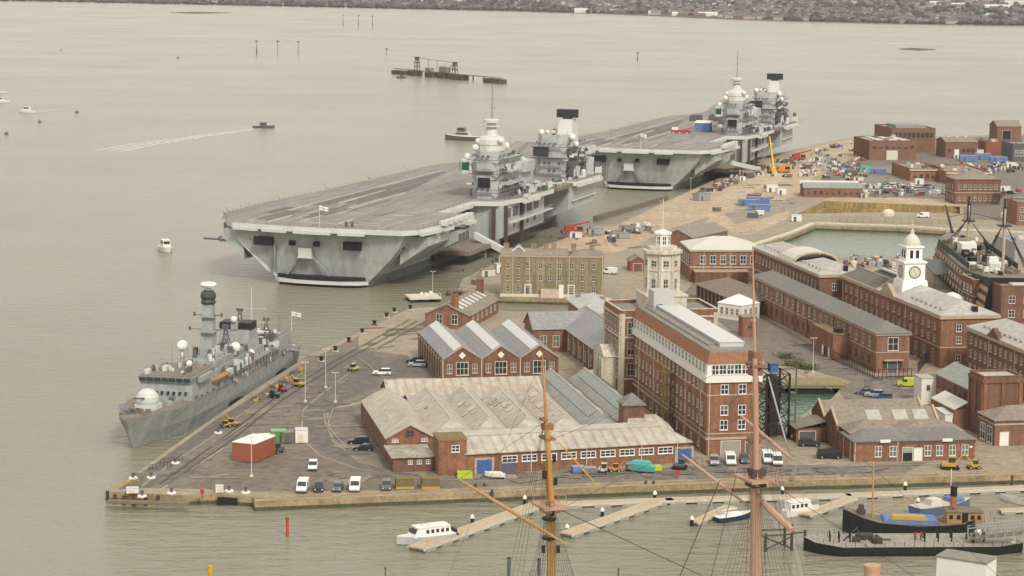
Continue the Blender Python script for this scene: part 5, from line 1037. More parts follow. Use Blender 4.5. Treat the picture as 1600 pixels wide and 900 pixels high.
        for k in range(12): x, y = rnd.uniform(x0, x1), rnd.uniform(y0 + 2, y1); b.tube((x, y, mz), (x + rnd.uniform(-.3, .3), y, mz + rnd.uniform(2, 6)), .09, .04, 4)
        b.build('aerial', navy_dk, par)
    dress(ai, 19, 102.6, 29.6, 131, (23.2, 30.2, 35.2), 36)
    # ---- forward island with the long range radar
    b = MB(); b.prism(isl(16.5, 194, 29.5, 226, 2.2), D, 26.5, 0); b.prism(isl(16, 193.5, 30, 224, 2.5), 26.504, 28.2, 0); b.prism(isl(17, 194.5, 29.4, 216, 2.4), 28.204, 37.0, 0); b.box(19, 226, D, 28, 233, 26, 0); fi = b.build('forward_island', navy, t)
    b = MB(); b.taper((22.5, 199, 30.6, 211), 30, (24.5, 203, 29.6, 209.5), 43, 0); b.build('exhaust_trunk', navy_white, fi)
    b = MB(); b.lathe((26.8, 206, 43), [(2.2, 0), (1.8, .6)], 10); b.box(22.5, 204.6, 43.6, 31.1, 207.2, 46.9); b.build('long_range_radar', M('radar_black', (.03, .032, .035), .6, .2, .5), fi)
    b = MB(); b.box(16.0, 193.3, 28.4, 22.3, 194.5, 32.2); b.build('bridge_window', glass, fi); b = MB(); b.box(15.6, 192.4, 27.6, 30.4, 193.6, 28.1); b.box(29.6, 196, 31, 33, 206, 31.4); b.box(29.6, 198, 27, 33.4, 212, 27.4); b.build('balcony', navy_dk, fi)
    b = MB(); [b.ball((x, y, z), r, 10) for x, y, z, r in ((18.4, 197, 37.9, 1.2), (30.6, 200, 36, 1.5), (31.4, 203, 33, 1.2), (20.5, 198, 38, .9))]; b.build('radome', white, fi, smooth=True)
    b = MB(); cluster(b, rnd, (17.5, 196, 24, 214, 37), 8, .7, 1.6, (0, 1), 1.6); cluster(b, rnd, (29.8, 195, 34, 222, 28.2), 18, .8, 1.8, (0, 1), 3.4); cluster(b, rnd, (30.2, 196, 36, 224, D), 26, 1.2, 2.8, (0, 0, 1), 7); cluster(b, rnd, (19, 217, 30, 232, 28.2), 14, 1, 2.4, (0, 0, 1), 4); cluster(b, rnd, (29.8, 150, 36, 196, D), 16, .8, 2, (0, 1), 1.6); b.build('island_fittings', [navy_white, navy_dk], fi)
    b = MB(); cluster(b, rnd, (2, 150, 17, 186, D), 14, 1.5, 3.4, (0, 0, 1), 3.4); b.build('deck_equipment', [navy_white, navy_dk], t)
    dress(fi, 16, 193.6, 30, 224, (22.4, 25.4, 33.2), 36)
    b = MB(); cluster(b, rnd, (29, 112, 37, 190, D), 26, .7, 1.9, (0, 1), 1.9); cluster(b, rnd, (30, 135, 36, 150, D + .1), 8, 1, 2.4, (0, 1), 2.4); b.build('deck_equipment', [navy_white, navy_dk], t)
    b = MB()   # whip aerials round the deck edge
    for y in (30, 75, 120, 165, 210): b.tube((-43.2, y, D - 1), (-46.5, y + .5, D + 1.2), .12, .05, 4)
    for y in (46, 152, 214): b.tube((39, y, D - 1), (43.5, y + 1, D + 2), .14, .06, 4)
    b.box(-36, 3, 13, -33, 8, 13.6); b.tube((-34, 5, 13.4), (-43, 6, 13.4), .35); b.tube((-38, 5, 13.4), (-41, 16, 13.0), .25); b.build('deck_edge_aerial', navy_dk, t)
    if extras: extras(t, D)
    return t
oA = (at(359, 344, 20) + at(636, 363, 20)) / 2; oA.z = 0; hA = R(17)
def ex_a(t, D):
    b = MB(); b.lathe((9.5, 2, D), [(.5, 0), (.5, 1.4), (.2, 1.8)], 6); b.lathe((11.5, 2.3, D), [(.5, 0), (.5, 1.4), (.2, 1.8)], 6); b.build('stern_bollard', navy_dk, t)
    ensign(t, (2.2, -3.0, D), 7.4, 2.8)
carrier(oA, hA, 'grey aircraft carrier with two islands lying nearest, stern towards the frigate', ex_a)
oB = (at(897, 227, 20) + at(1098, 236, 20)) / 2; oB.z = 0
carrier(oB, hA, 'grey aircraft carrier with two islands lying further off beyond the first', lambda t, D: ensign(t, (2.2, -3.0, D), 7.4, 2.8))
dB = Matrix.Rotation(-hA, 3, 'Z')
def on_b(x, y): v = dB @ Vector((x, y, 0)) + oB; v.z = 20.02; return v
for i, (x, y, sx, sy, h, m, lab) in enumerate(((-14, 192, 7, 5, 3.2, navy_dk, 'left one of two dark covered vehicles far along the further carrier deck'), (-4, 198, 8, 5, 3.4, navy_dk, 'right one of two dark covered vehicles far along the further carrier deck'))):
    b = MB(); b.prism([(-sx/2, -sy/2), (sx/2, -sy/2), (sx/2 - .6, sy/2), (-sx/2 + .6, sy/2)], .6, h, 0); [b.tube((a, c, .55), (a + .5, c, .55), .55, None, 8, 1) for a in (-sx/2 + .6, sx/2 - 1.2) for c in (-sy/2 + .3, sy/2 - .6)]; b.box(-sx/2 + .8, -sy/2 + .5, h, sx/2 - .8, sy/2 - .8, h + .5, 0); tag(b.build('covered_vehicle', [navy_dk, tyre], None, on_b(x, y), -hA), lab, 'vehicle')
for i, (x, y, m, lab) in enumerate(((6, 118, blue_tarp, 'blue and white cabin on the further carrier deck by its aft island'), (-2, 100, red_paint, 'red and white work platform on the further carrier deck'))):
    b = MB()
    if i == 0: b.box(-4, -3, 0, 4, 3, 4.6, 0); b.slab([(-4.3, -3.3, 4.6), (4.3, -3.3, 4.6), (4.3, 3.3, 5.4), (-4.3, 3.3, 5.4)], .25, 1)
    else: b.box(-5, -1.4, .7, 5, 1.4, 1.8, 0); b.box(-4.4, -1.2, 1.8, -1.4, 1.2, 3.2, 1); [b.tube((a, -1.3, .5), (a, 1.3, .5), .5, None, 8, 1) for a in (-3.6, 0, 3.6)]; b.tube((1, 0, 1.8), (7, 1, 3.2), .3, .2, 5, 0)
    tag(b.build('site_cabin' if i == 0 else 'work_platform', [m, white], None, on_b(x, y), -hA), lab, 'cabin' if i == 0 else 'lift truck')

frig = M('frigate_grey', (.30, .315, .30), .55, .1, .1, .6, tint=(.275, .29, .277), streak=.1); frig_hull = M('frigate_hull_grey', (.29, .308, .292), .55, .06, .08, .4, tint=(.27, .288, .273), streak=.08)
# ---------------------------------------------------------------- frigate, local y runs from the bow (0) to the stern (125)
oF = at(211, 698, 0); hF = R(10.4)
t = thing('frigate', 'grey frigate with a tall radar mast moored bow on along the west quay', 'warship', oF, -hF); rnd = random.Random(11)
def sec(w0, w1, w2, zd): return [(w0*.8, -2), (w0, 0), (w1, zd*.5), (w2, zd)]
stF = [(-7.0, [(.05, -1.5, 7), (.1, 0, 6.6), (.2, 4.4, 3.2), (.4, 8.5)]), (-4, [(.2, -1.5, 5), (.5, 0, 4.4), (1.1, 4.4, 2), (2.1, 8.4)]), (2, sec(1.2, 2.7, 4.0, 8.2)), (12, sec(3.4, 5.0, 6.2, 8.0)), (26, sec(5.8, 7.0, 7.7, 7.8)), (45, sec(7.2, 7.8, 8.1, 7.2)), (72, sec(7.4, 7.8, 8.1, 6.6)), (96, sec(7, 7.6, 7.9, 6.2)), (112, sec(6.3, 7.0, 7.4, 5.8)), (125, sec(5.5, 6.2, 6.8, 5.6))]
b = MB(); b.loft(stF, 0, True, 1); hull = b.build('hull', [frig_hull, deck_brown], t)
b = MB(); b.loft([(y, [(p[0] + .05, min(p[1], .5)) + tuple(p[2:3]) for p in pr[:2]]) for y, pr in stF], 0, True, 0); b.build('boot_topping', black, hull)
b = MB(); prev = None
for y, pr in stF:
    p = (pr[-1][0] - .15, y, pr[-1][1])
    if prev:
        n = max(1, int((y - prev[1]) / 3))
        for s in (-1, 1):
            for k in range(n): q = [prev[i] + (p[i] - prev[i]) * k / n for i in range(3)]; b.tube((s*q[0], q[1], q[2]), (s*q[0], q[1], q[2] + 1.1), .04, None, 4)
            for dz in (.6, 1.1): b.tube((s*prev[0], prev[1], prev[2] + dz), (s*p[0], p[1], p[2] + dz), .035, None, 4)
    prev = p
b.build('guard_rail', steel, t)
b = MB(); b.prism([(-1.9, 9.6), (1.9, 9.6), (2.6, 11.4), (2.6, 15.6), (-2.6, 15.6), (-2.6, 11.4)], 7.6, 9.0, 0); b.ball((0, 12.8, 10.2), 2.6, 14, 0, .9); gun = b.build('gun_turret', navy_white, t, smooth=False); MB().tube((0, 10.6, 10.6), (-.8, 4, 11.4), .22, .14, 8).build('gun_barrel', navy_dk, gun)
b = MB(); cluster(b, rnd, (-2.6, -1, 2.6, 8, 8.2), 26, .4, 1.3, (0, 1, 1), .9); b.build('anchor_gear', [navy_dk, timber], t)
b = MB(); b.box(-4.6, 18.5, 7.0, 4.6, 27.5, 8.7, 0); b.build('missile_silo', frig, t); b = MB(); cluster(b, rnd, (-4.2, 19, 4.2, 27, 8.7), 16, .6, 1.2, (0, 0, 1), .6); b.build('deck_equipment', [frig, navy_dk], t)
b = MB(); b.taper((-6.5, 29.4, 6.5, 44), 6.0, (-6.1, 30.0, 6.1, 44), 11.4, 0); b.taper((-6.1, 29.8, 6.1, 42), 11.403, (-6.5, 29.3, 6.5, 42), 13.0, 0); b.box(-7.5, 32, 11.4, -6.52, 38, 12.6, 0); b.box(6.52, 32, 11.4, 7.5, 38, 12.6, 0); b.box(-6.1, 29.7, 13.003, 6.1, 41.6, 13.2, 1); br = b.build('bridge', [frig, deck_brown], t)
b = MB(); [b.box(-6.0 + 1.75*k, 29.1, 12.0, -4.65 + 1.75*k, 29.62, 12.75) for k in range(7)]; b.build('bridge_window', glass, br)
b = MB(); b.box(-6.6, 44.01, 6.6, 6.6, 84, 8.8, 0); b.box(-5.2, 44, 8.803, 5.2, 70, 11.2, 0); b.box(-4.4, 46, 11.203, 4.4, 58, 12.6, 0); b.box(-5.0, 71, 8.803, 5.0, 83, 10.6, 0); b.box(-6.2, 84, 6.2, 6.2, 99.8, 8.0, 0); b.box(-4.4, 86, 8.003, 4.4, 99.4, 10.4, 0); b.build('superstructure', frig, t)
b = MB(); b.taper((-1.7, 49.8, 1.7, 53.6), 12.6, (-1.15, 50.6, 1.15, 53.0), 25.0, 0); b.box(-2.2, 49.3, 18.4, 2.2, 54.2, 18.8, 0); b.box(-1.9, 49.6, 22, 1.9, 53.9, 22.3, 0); mast_ = b.build('foremast', frig, t)
b = MB(); b.lathe((0, 51.8, 25.0), [(1.5, 0), (1.9, .5), (1.6, 1.2), (1.95, 1.8), (1.8, 2.7), (1.3, 3.2), (1.0, 3.4)], 12, 0); b.build('mast_head', M('mast_black', (.06, .062, .06), .6, .2, .4), mast_); b = MB(); b.lathe((0, 51.8, 28.4), [(.7, 0), (.7, .5), (1.8, .8), (2.05, 1.3), (1.7, 1.8), (.5, 2.0)], 14); b.build('search_radar', white, mast_)
b = MB(); [b.tube((-w, 51.5, z), (w, 51.5, z), .1, None, 4) for w, z in ((4.6, 18.9), (3.4, 22.4))]; [b.lathe((s*w, 51.5, z), [(.25, -.5), (.3, .5)], 6) for s in (-1, 1) for w, z in ((4.6, 19.0), (3.4, 22.5))]; b.build('yard', navy_dk, mast_)
b = MB(); b.taper((-4.4, 72.6, 4.4, 82), 8.8, (-3.7, 73.6, 3.7, 80), 15.6, 0); b.box(-.9, 73.2, 15.6, .9, 74.4, 17.6, 0); fu = b.build('funnel', frig, t); b = MB(); b.taper((-4.0, 73.6, -.5, 79.6), 15.5, (-4.0, 73.8, -.5, 79.4), 17.3, 0); b.taper((.5, 73.6, 4.0, 79.6), 15.5, (.5, 73.8, 4.0, 79.4), 17.3, 0); b.build('funnel_cap', black, fu)
b = MB(); b.tube((1.4, 84, 8), (1.4, 84, 25), .24, .09, 6); [b.tube((-2.4, 84, z), (5.2, 84, z), .08, None, 4) for z in (16, 19.5)]; [b.tube((x, 84, 16), (x, 84, 18.4), .08, None, 4) for x in (-2.4, 5.2)]; b.build('mainmast', navy_white, t)
b = MB(); [b.ball((x, y, z), r, 12) for x, y, z, r in ((-5.2, 48.5, 15.4, 1.3), (3.6, 62, 13.0, 1.35), (0, 73.0, 18.2, .85), (1.8, 38, 14.1, .75), (5.2, 70, 10.4, 1.0))]; [b.tube((x, y, z), (x, y, z + 2), .35) for x, y, z in ((-5.2, 48.5, 12.2), (3.6, 62, 10.4), (0, 73.6, 15.8))]; b.build('radome', white, t, smooth=True)
b = MB(); b.lathe((2.4, 91, 10.4), [(1.5, 0), (1.2, 1.4), (.5, 1.6), (.5, 2.0), (2.3, 2.2), (2.3, 2.6), (.4, 2.9)], 12); b.build('fire_control_radar', navy_white, t)
b = MB(); b.box(-6.0, 100, 5.6, 6.0, 116, 10.8, 0); b.box(-5.6, 100.4, 10.8, 5.6, 115.6, 10.95, 1); b.box(-4.5, 115.9, 5.8, 4.5, 116.2, 10.0, 2); b.build('hangar', [frig, deck_brown, navy_dk], t)
b = MB()
for s in (-1, 1): b.loft([(58, [(.2, 0), (.5, .5)]), (59, [(.7, -.1), (1.1, .6)]), (64, [(.8, -.1), (1.1, .6)]), (65.5, [(.5, 0), (.7, .6)])], 0)
for i in range(len(b.v)): x, y, z = b.v[i]; b.v[i] = (x + (6.6 if i >= len(b.v)//2 else -6.6), y - 18, z + 9.4)
b.build('boat', M('faded_orange', (.36, .21, .10), .7, .15, .5), t)
def clut(box, n, s0, s1, mi, zm):
    b = MB(); cluster(b, rnd, box, n, s0, s1, mi, zm); b.build('deck_equipment', [navy_white, navy_dk, deck_brown, frig], t)
clut((-5.0, 58, 5.0, 70, 11.2), 40, .5, 1.5, (0, 1, 2, 3), 2.0); clut((-5.8, 30, 5.8, 41, 13.2), 18, .4, 1.1, (0, 1, 3), 1.2); clut((5.3, 45, 6.9, 70, 8.8), 34, .5, 1.3, (0, 1, 2, 3), 2.4); clut((-6.9, 45, -5.3, 70, 8.8), 20, .5, 1.3, (0, 1, 2), 2.4); clut((-4.8, 84, 4.8, 99, 10.4), 44, .5, 1.4, (0, 1, 2, 3), 2.2); clut((4.5, 84, 6.4, 99, 8.0), 30, .5, 1.4, (0, 1, 2, 3), 2.4); clut((-5.4, 101, 5.4, 115, 10.95), 16, .4, 1.1, (0, 1), .9); clut((6.6, 44, 7.9, 99, 6.6), 30, .4, .9, (0, 1, 2), 1.5); clut((-6, 117, 6, 124, 5.7), 14, .4, 1.2, (0, 1), 1.2); clut((-4.2, 46, 4.2, 57, 12.6), 22, .5, 1.3, (0, 1, 3), 2.4)
b = MB()
for k in range(18): y = 46 + 2.6*k; b.tube((7.3, y, 6.6), (7.3, y, 9.0), .08, None, 4)
b.tube((7.3, 46, 9.0), (7.3, 92, 9.0), .1, None, 4); b.tube((4.5, 86, 8.0), (4.5, 86, 13.4), .2); b.tube((4.5, 86, 13.4), (8.5, 82, 12.6), .15); b.build('davit', navy_dk, t)
b = MB()
for x0, y0, z0, w, h in ((-2.4, 88, 10.4, 1.4, 8), (0, 66, 11.2, 1.2, 6), (3, 97, 10.4, .9, 5)):      # lattice masts amidships
    for k in range(4):
        f0, f1 = 1 - .2*k, .8 - .2*k; z1, z2 = z0 + h*k/4, z0 + h*(k+1)/4; c0 = [(x0 + sx*w*f0, y0 + sy*w*f0, z1) for sx, sy in ((-1,-1),(1,-1),(1,1),(-1,1))]; c1 = [(x0 + sx*w*f1, y0 + sy*w*f1, z2) for sx, sy in ((-1,-1),(1,-1),(1,1),(-1,1))]
        for i in range(4): b.tube(c0[i], c1[i], .09, None, 4); b.tube(c0[i], c1[(i+1) % 4], .06, None, 3); b.tube(c1[i], c1[(i+1) % 4], .06, None, 3)
    b.cbox((x0, y0, z0 + h + .3), (1.6, 1.0, .8))
b.build('lattice_mast', navy_dk, t); b = MB()
for k in range(40): x, y = rnd.uniform(-5.5, 5.5), rnd.uniform(32, 112); z = 12.4 if y < 44 else (11.2 if y < 70 else 10.6); b.tube((x, y, z - 1), (x + rnd.uniform(-.4, .4), y, z + rnd.uniform(1.5, 6)), .07, .03, 3)
b.build('aerial', navy_dk, t); b = MB()
for s_ in (-1, 1):
    for k in range(22): y = 31 + 3.0*k; b.box(s_*6.62 - .08, y, 7.4, s_*6.62 + .08, y + rnd.uniform(.5, 1.4), 7.4 + rnd.uniform(.5, 1.2)) if rnd.random() < .7 else None
    for k in range(8): x = -5.2 + 1.4*k; b.box(x, 29.2, 9.0, x + .45, 29.9, 9.6)
b.build('scuttle', navy_dk, t); b = MB()
for z, y0, y1, w in ((13.2, 30, 41, 6.0), (11.2, 44, 70, 5.1), (10.4, 84, 99, 4.3), (8.8, 45, 84, 6.5), (10.9, 100, 115, 5.6)):
    for s_ in (-1, 1):
        b.tube((s_*w, y0, z + 1), (s_*w, y1, z + 1), .05, None, 3); n_ = int((y1 - y0) / 2); [b.tube((s_*w, y0 + (y1-y0)*k/n_, z), (s_*w, y0 + (y1-y0)*k/n_, z + 1), .05, None, 3) for k in range(n_ + 1)]
b.build('upper_rail', steel, t)
ensign(t, (0, 124, 5.6), 7, 2.7); b = MB(); b.tube((0, -6.6, 8.4), (0, -7, 12), .06, None, 4, 0); b.add([(0, -7, 11.9), (-1.4, -6.8, 11.6), (-1.4, -6.8, 10.8), (0, -7, 11.0)], [(0, 1, 2, 3)], 1); b.build('jack_staff', [steel, M('flag_violet', (.28, .24, .36), .8, .2, 1)], t)
KN = [(-30, -22), (-7, -6.5), (2, 1), (8, 4), (13, 8.5), (18.5, 13), (29.4, 20), (44, 40), (50, 50), (84, 82), (100, 91), (125, 109), (160, 144)]
def remap(y):
    for (a, p), (c, q) in zip(KN, KN[1:]):
        if y <= c: return p + (q - p) * (y - a) / (c - a)
for c in t.children_recursive:
    if c.data.name.startswith('pane'): continue
    for v_ in c.data.vertices: v_.co.y = remap(v_.co.y); v_.co.z -= 1.1 * min(1, max(0, v_.co.z) / 7)
# fenders floating between the frigate and the quay
for i, y in enumerate((47, 86)):
    b = MB(); b.tube((0, -3, .6), (0, 3, .6), 1.5, None, 10, 0); [b.tube((0, -2.4 + 1.6*k, .6), (0, -2.0 + 1.6*k, .6), 1.62, None, 10, 0) for k in range(4)]
    p = oF + Matrix.Rotation(-hF, 3, 'Z') @ Vector((9.2 - y*.012, y, 0)); tag(b.build('rubber_fender', tyre, None, p, -hF), ('fat black floating fender nearer the bow of the frigate', 'fat black floating fender nearer the stern of the frigate')[i], 'fender')
# brow from frigate to quay
b = MB(); p, q = at(447, 545, 6), at(498, 551, GZ + 1); 
for s in (-.6, .6): b.tube(p + Vector((0, s, 0)), q + Vector((0, s, 0)), .14, None, 4); b.tube(p + Vector((0, s, 1)), q + Vector((0, s, 1)), .06, None, 4)
n_ = 9; [b.tube(p.lerp(q, k/n_) + Vector((0, -.6, 0)), p.lerp(q, k/n_) + Vector((0, -.6, 1)), .05, None, 4) for k in range(n_ + 1)]; b.add([p + Vector((0, -.6, .05)), q + Vector((0, -.6, .05)), q + Vector((0, .6, .05)), p + Vector((0, .6, .05))], [(0,1,2,3)])
tag(b.build('gangway', steel), 'pale gangway from the frigate stern to the quay', 'gangway')

# ---------------------------------------------------------------- the three decker in dry dock, bow to the left
p0, p1 = Vector((153.0, 776, 0)), Vector((148.5, 660, 0)); d = p1 - p0; hV = atan2(d.x, d.y)
t = thing('ship_of_the_line', 'old wooden three decker with ochre and black stripes and cut down masts in dry dock', 'sailing ship', (p0.x, p0.y, 0), -hV, None); Lv = 116
stV = []
for k in range(13):
    f = k / 12; y = f * Lv; w = 9.6 * min(1, (f * 5.2 + .02) ** .5) * (1 if f < .75 else 1 - (f - .75) * .8); sh_ = 11.8 + 2.6 * (2*f - 1.0) ** 2
    stV.append((y, [(w*.55, 0), (w*.95, 3.2), (w, 4.6), (w*1.0, 6.0), (w*.97, 7.2), (w*.95, 8.6), (w*.9, 9.8), (w*.88, 11.2), (w*.84, sh_)]))
b = MB(); n_ = len(stV[0][1]); b.loft(stV, 0, True, 2)
W_ = 2 * n_
for i, f in enumerate(b.f):
    if i < 12 * W_:
        k = i % W_; k = k if k < n_ else W_ - 2 - k
        if b.m[i] != 2: b.m[i] = {0: 0, 1: 0, 2: 1, 3: 0, 4: 1, 5: 0, 6: 1, 7: 0}.get(k, 0)
hull = b.build('hull', [black, M('ochre_pink_paint', (.47, .30, .19), .7, .15, .4), deck_brown], t)
for row, z in enumerate((5.3, 7.9, 10.5)):
  b = MB()
  for k in range(16):
        f = .12 + .05 * k; y = f * Lv
        i = min(11, int(f * 12)); g = f * 12 - i; w = stV[i][1][3 + row*2][0] * (1-g) + stV[i+1][1][3 + row*2][0] * g
        for s in (-1, 1): b.box(s*w - .25, y - .55, z - .55, s*w + .25, y + .55, z + .5)
  b.build('gunport', black, hull)
b = MB(); cluster(b, rnd, (-7, 8, 7, 108, 12.8), 80, .7, 2.4, (0, 1, 1, 2), 2.2); [b.box(s*7.6 - .2, 22, 12.8, s*7.6 + .2, 84, 14.6, 0) for s in (-1, 1)]; b.build('deck_fittings', [black, timber, white], t)
b = MB(); b.cbox((2, 46, 14.8), (5, 6, 3), .1, 0); b.cbox((-1, 78, 14.4), (3, 4, 2.6), 0, 0); b.cbox((1, 92, 14.4), (3, 3, 2.4), 0, 0); b.build('canvas_shelter', white, t)
for y, h, r in ((35, 27.5, .45), (101, 33.5, .52)):
    b = MB(); b.tube((0, y, 6), (0, y + .4, h), r, r*.85, 10, 0); b.tube((0, y - .6, h - 4), (0, y - .6, h + 3), .4, .3, 8, 1); m_ = b.build('lower_mast', [M('mast_cream', (.44, .35, .25), .6, .1, .4), black], t)
    b = MB(); b.box(-2.0, y - 1.6, h - 5.4, 2.0, y + 1.6, h - 5.0); b.box(-.5, y - .9, h - 5, .5, y + .7, h + .6); b.build('mast_top', black, m_)
    b = MB()
    for s in (-1, 1):
        for k in range(9): b.tube((s*.4, y, h - 4.8), (s*8.2, y + (k - 2.5) * 1.6, 12.6), .06, None, 4)
        for k in range(12): f = k / 13; b.tube((s*(.4 + 7.8*f), y - 4*f, h - 4.8 - (h - 17.4)*f), (s*(.4 + 7.8*f), y + 8.8*f, h - 4.8 - (h - 17.4)*f), .05, None, 3)
    b.build('shrouds', rope, m_)
b = MB(); b.tube((0, 2, 14.5), (0, -16, 22), .55, .3, 8); b.build('bowsprit', black, t); b = MB(); b.tube((0, -6, 19), (0, 35, 25), .1, None, 4); b.tube((0, 35.5, 25), (0, 101, 30), .1, None, 4); b.build('stay', rope, t)
c_ = at(1530, 432, GZ); 
b = MB(); bq = [(-15, -12), (15, -12), (15, 12), (-15, 12)]; b.slab([(-9, -7, 5), (9, -7, 5), (9, 7, 8), (-9, 7, 8)], .3); [b.tube((x, y, 0), (x, y, 5 + (y + 7) / 14 * 3), .2) for x in (-8.5, 8.5) for y in (-6.5, 6.5)]
tag(b.build('ship_side_canopy', navy_dk, None, at(1487, 448), ANG), 'dark sloping canopy roof on posts beside the old three decker', 'canopy')

# ================================================================== VEHICLES AND QUAYSIDE THINGS
_vm = {}
def vmesh(key, fn):
    if key not in _vm: _vm[key] = fn()
    return _vm[key]
def wheel_mesh(r=.33, w=.22):
    def f():
        b = MB(); b.tube((-w/2, 0, 0), (w/2, 0, 0), r, None, 12, 0); b.tube((-w/2 - .01, 0, 0), (w/2 + .01, 0, 0), r*.55, None, 8, 1); return b.mesh('wheel', [tyre, steel])
    return vmesh(('wheel', r), f)
def road_vehicle(style, m, p, rz, label, cat='car', name='parked_car', group='vehicles parked around the dockyard'):
    """local +y is the front of the vehicle"""
    t = thing(name, label, cat, p, rz, group)
    if style == 'car':
        L, Wd, prof, cab = 4.4, 1.75, [(-2.2, .3), (2.15, .3), (2.2, .62), (1.95, .8), (.95, .92), (-1.5, .95), (-2.15, .9)], ([(-1.95, .94), (.95, .92), (.2, 1.42), (-1.2, 1.45)], .12)
    elif style == 'estate':
        L, Wd, prof, cab = 4.7, 1.85, [(-2.35, .38), (2.3, .38), (2.35, .75), (2.1, .98), (1.0, 1.08), (-2.3, 1.1)], ([(-2.3, 1.09), (1.05, 1.07), (.35, 1.68), (-2.1, 1.72)], .13)
    elif style == 'van':
        L, Wd, prof, cab = 5.2, 2.0, [(-2.6, .4), (2.5, .4), (2.6, .85), (2.35, 1.2), (1.55, 1.3), (.9, 2.15), (.4, 2.25), (-2.6, 2.25)], None
    elif style == 'minibus':
        L, Wd, prof, cab = 5.4, 2.0, [(-2.7, .4), (2.6, .4), (2.7, .85), (2.45, 1.15), (-2.7, 1.2)], ([(-2.68, 1.19), (2.0, 1.17), (1.35, 2.05), (-2.6, 2.1)], .1)
    def body():
        b = MB(); b.extr_x(prof, -Wd/2, Wd/2, 0)
        if cab: b.extr_x([(cab[0][3][0] + .1, cab[0][3][1] - .03), (cab[0][2][0] - .12, cab[0][2][1] - .03), (cab[0][2][0] - .25, cab[0][2][1] + .04), (cab[0][3][0] + .2, cab[0][3][1] + .04)], -Wd/2 + cab[1], Wd/2 - cab[1], 0)
        b.box(-Wd/2 + .02, prof[0][0] - .06, .32, Wd/2 - .02, prof[0][0] + .02, .55, 1); b.box(-Wd/2 + .02, L/2 - .05, .32, Wd/2 - .02, L/2 + .06, .55, 1)
        return b.mesh('body', [m, navy_dk])
    put(vmesh((style, m.name, 'body'), body), 'body', t)
    def glaz():
        b = MB()
        if cab: b.extr_x(cab[0], -Wd/2 + .1, Wd/2 - .1, 0)
        else:
            b.add([(-Wd/2 + .12, 1.55 + .02, 1.34), (Wd/2 - .12, 1.55 + .02, 1.34), (Wd/2 - .18, .95, 2.1), (-Wd/2 + .18, .95, 2.1)], [(0,1,2,3)])
            for s in (-1, 1): b.box(s*Wd/2 - .012, .1, 1.3, s*Wd/2 + .012, 1.2, 1.95)
        return b.mesh('window', glass)
    put(vmesh((style, 'glass'), glaz), 'window', t)
    r = .33 if style == 'car' else .38
    for x in (-Wd/2 + .1, Wd/2 - .1):
        for y in (-L*.31, L*.32): put(wheel_mesh(r), 'wheel', t, (x, y, r))
    def lamp(c, n): return vmesh((n,), lambda: MB().cbox((0, 0, 0), (.32, .06, .16)).mesh(n, c))
    for x in (-Wd/2 + .25, Wd/2 - .25): put(lamp(white, 'headlight'), 'headlight', t, (x, L/2 + .01, .68)); put(lamp(red_paint, 'tail_light'), 'tail_light', t, (x, -L/2 - .01, .78))
    return t
black_car = M('black_car_paint', (.02, .021, .023), .25, .1, .5, spec=.6); grey_car = M('grey_car_paint', (.10, .105, .11), .3, .1, .5, spec=.6)
green_car = M('dark_green_car_paint', (.03, .045, .045), .3, .1, .5, spec=.6); blue_car = M('blue_car_paint', (.05, .09, .20), .3, .1, .5, spec=.6)
lblue_car = M('pale_blue_car_paint', (.30, .36, .44), .3, .1, .5, spec=.6); white_car = M('white_car_paint', (.70, .70, .68), .3, .05, .5, spec=.5); red_car = M('red_car_paint', (.32, .03, .03), .3, .1, .5, spec=.6)
V = road_vehicle
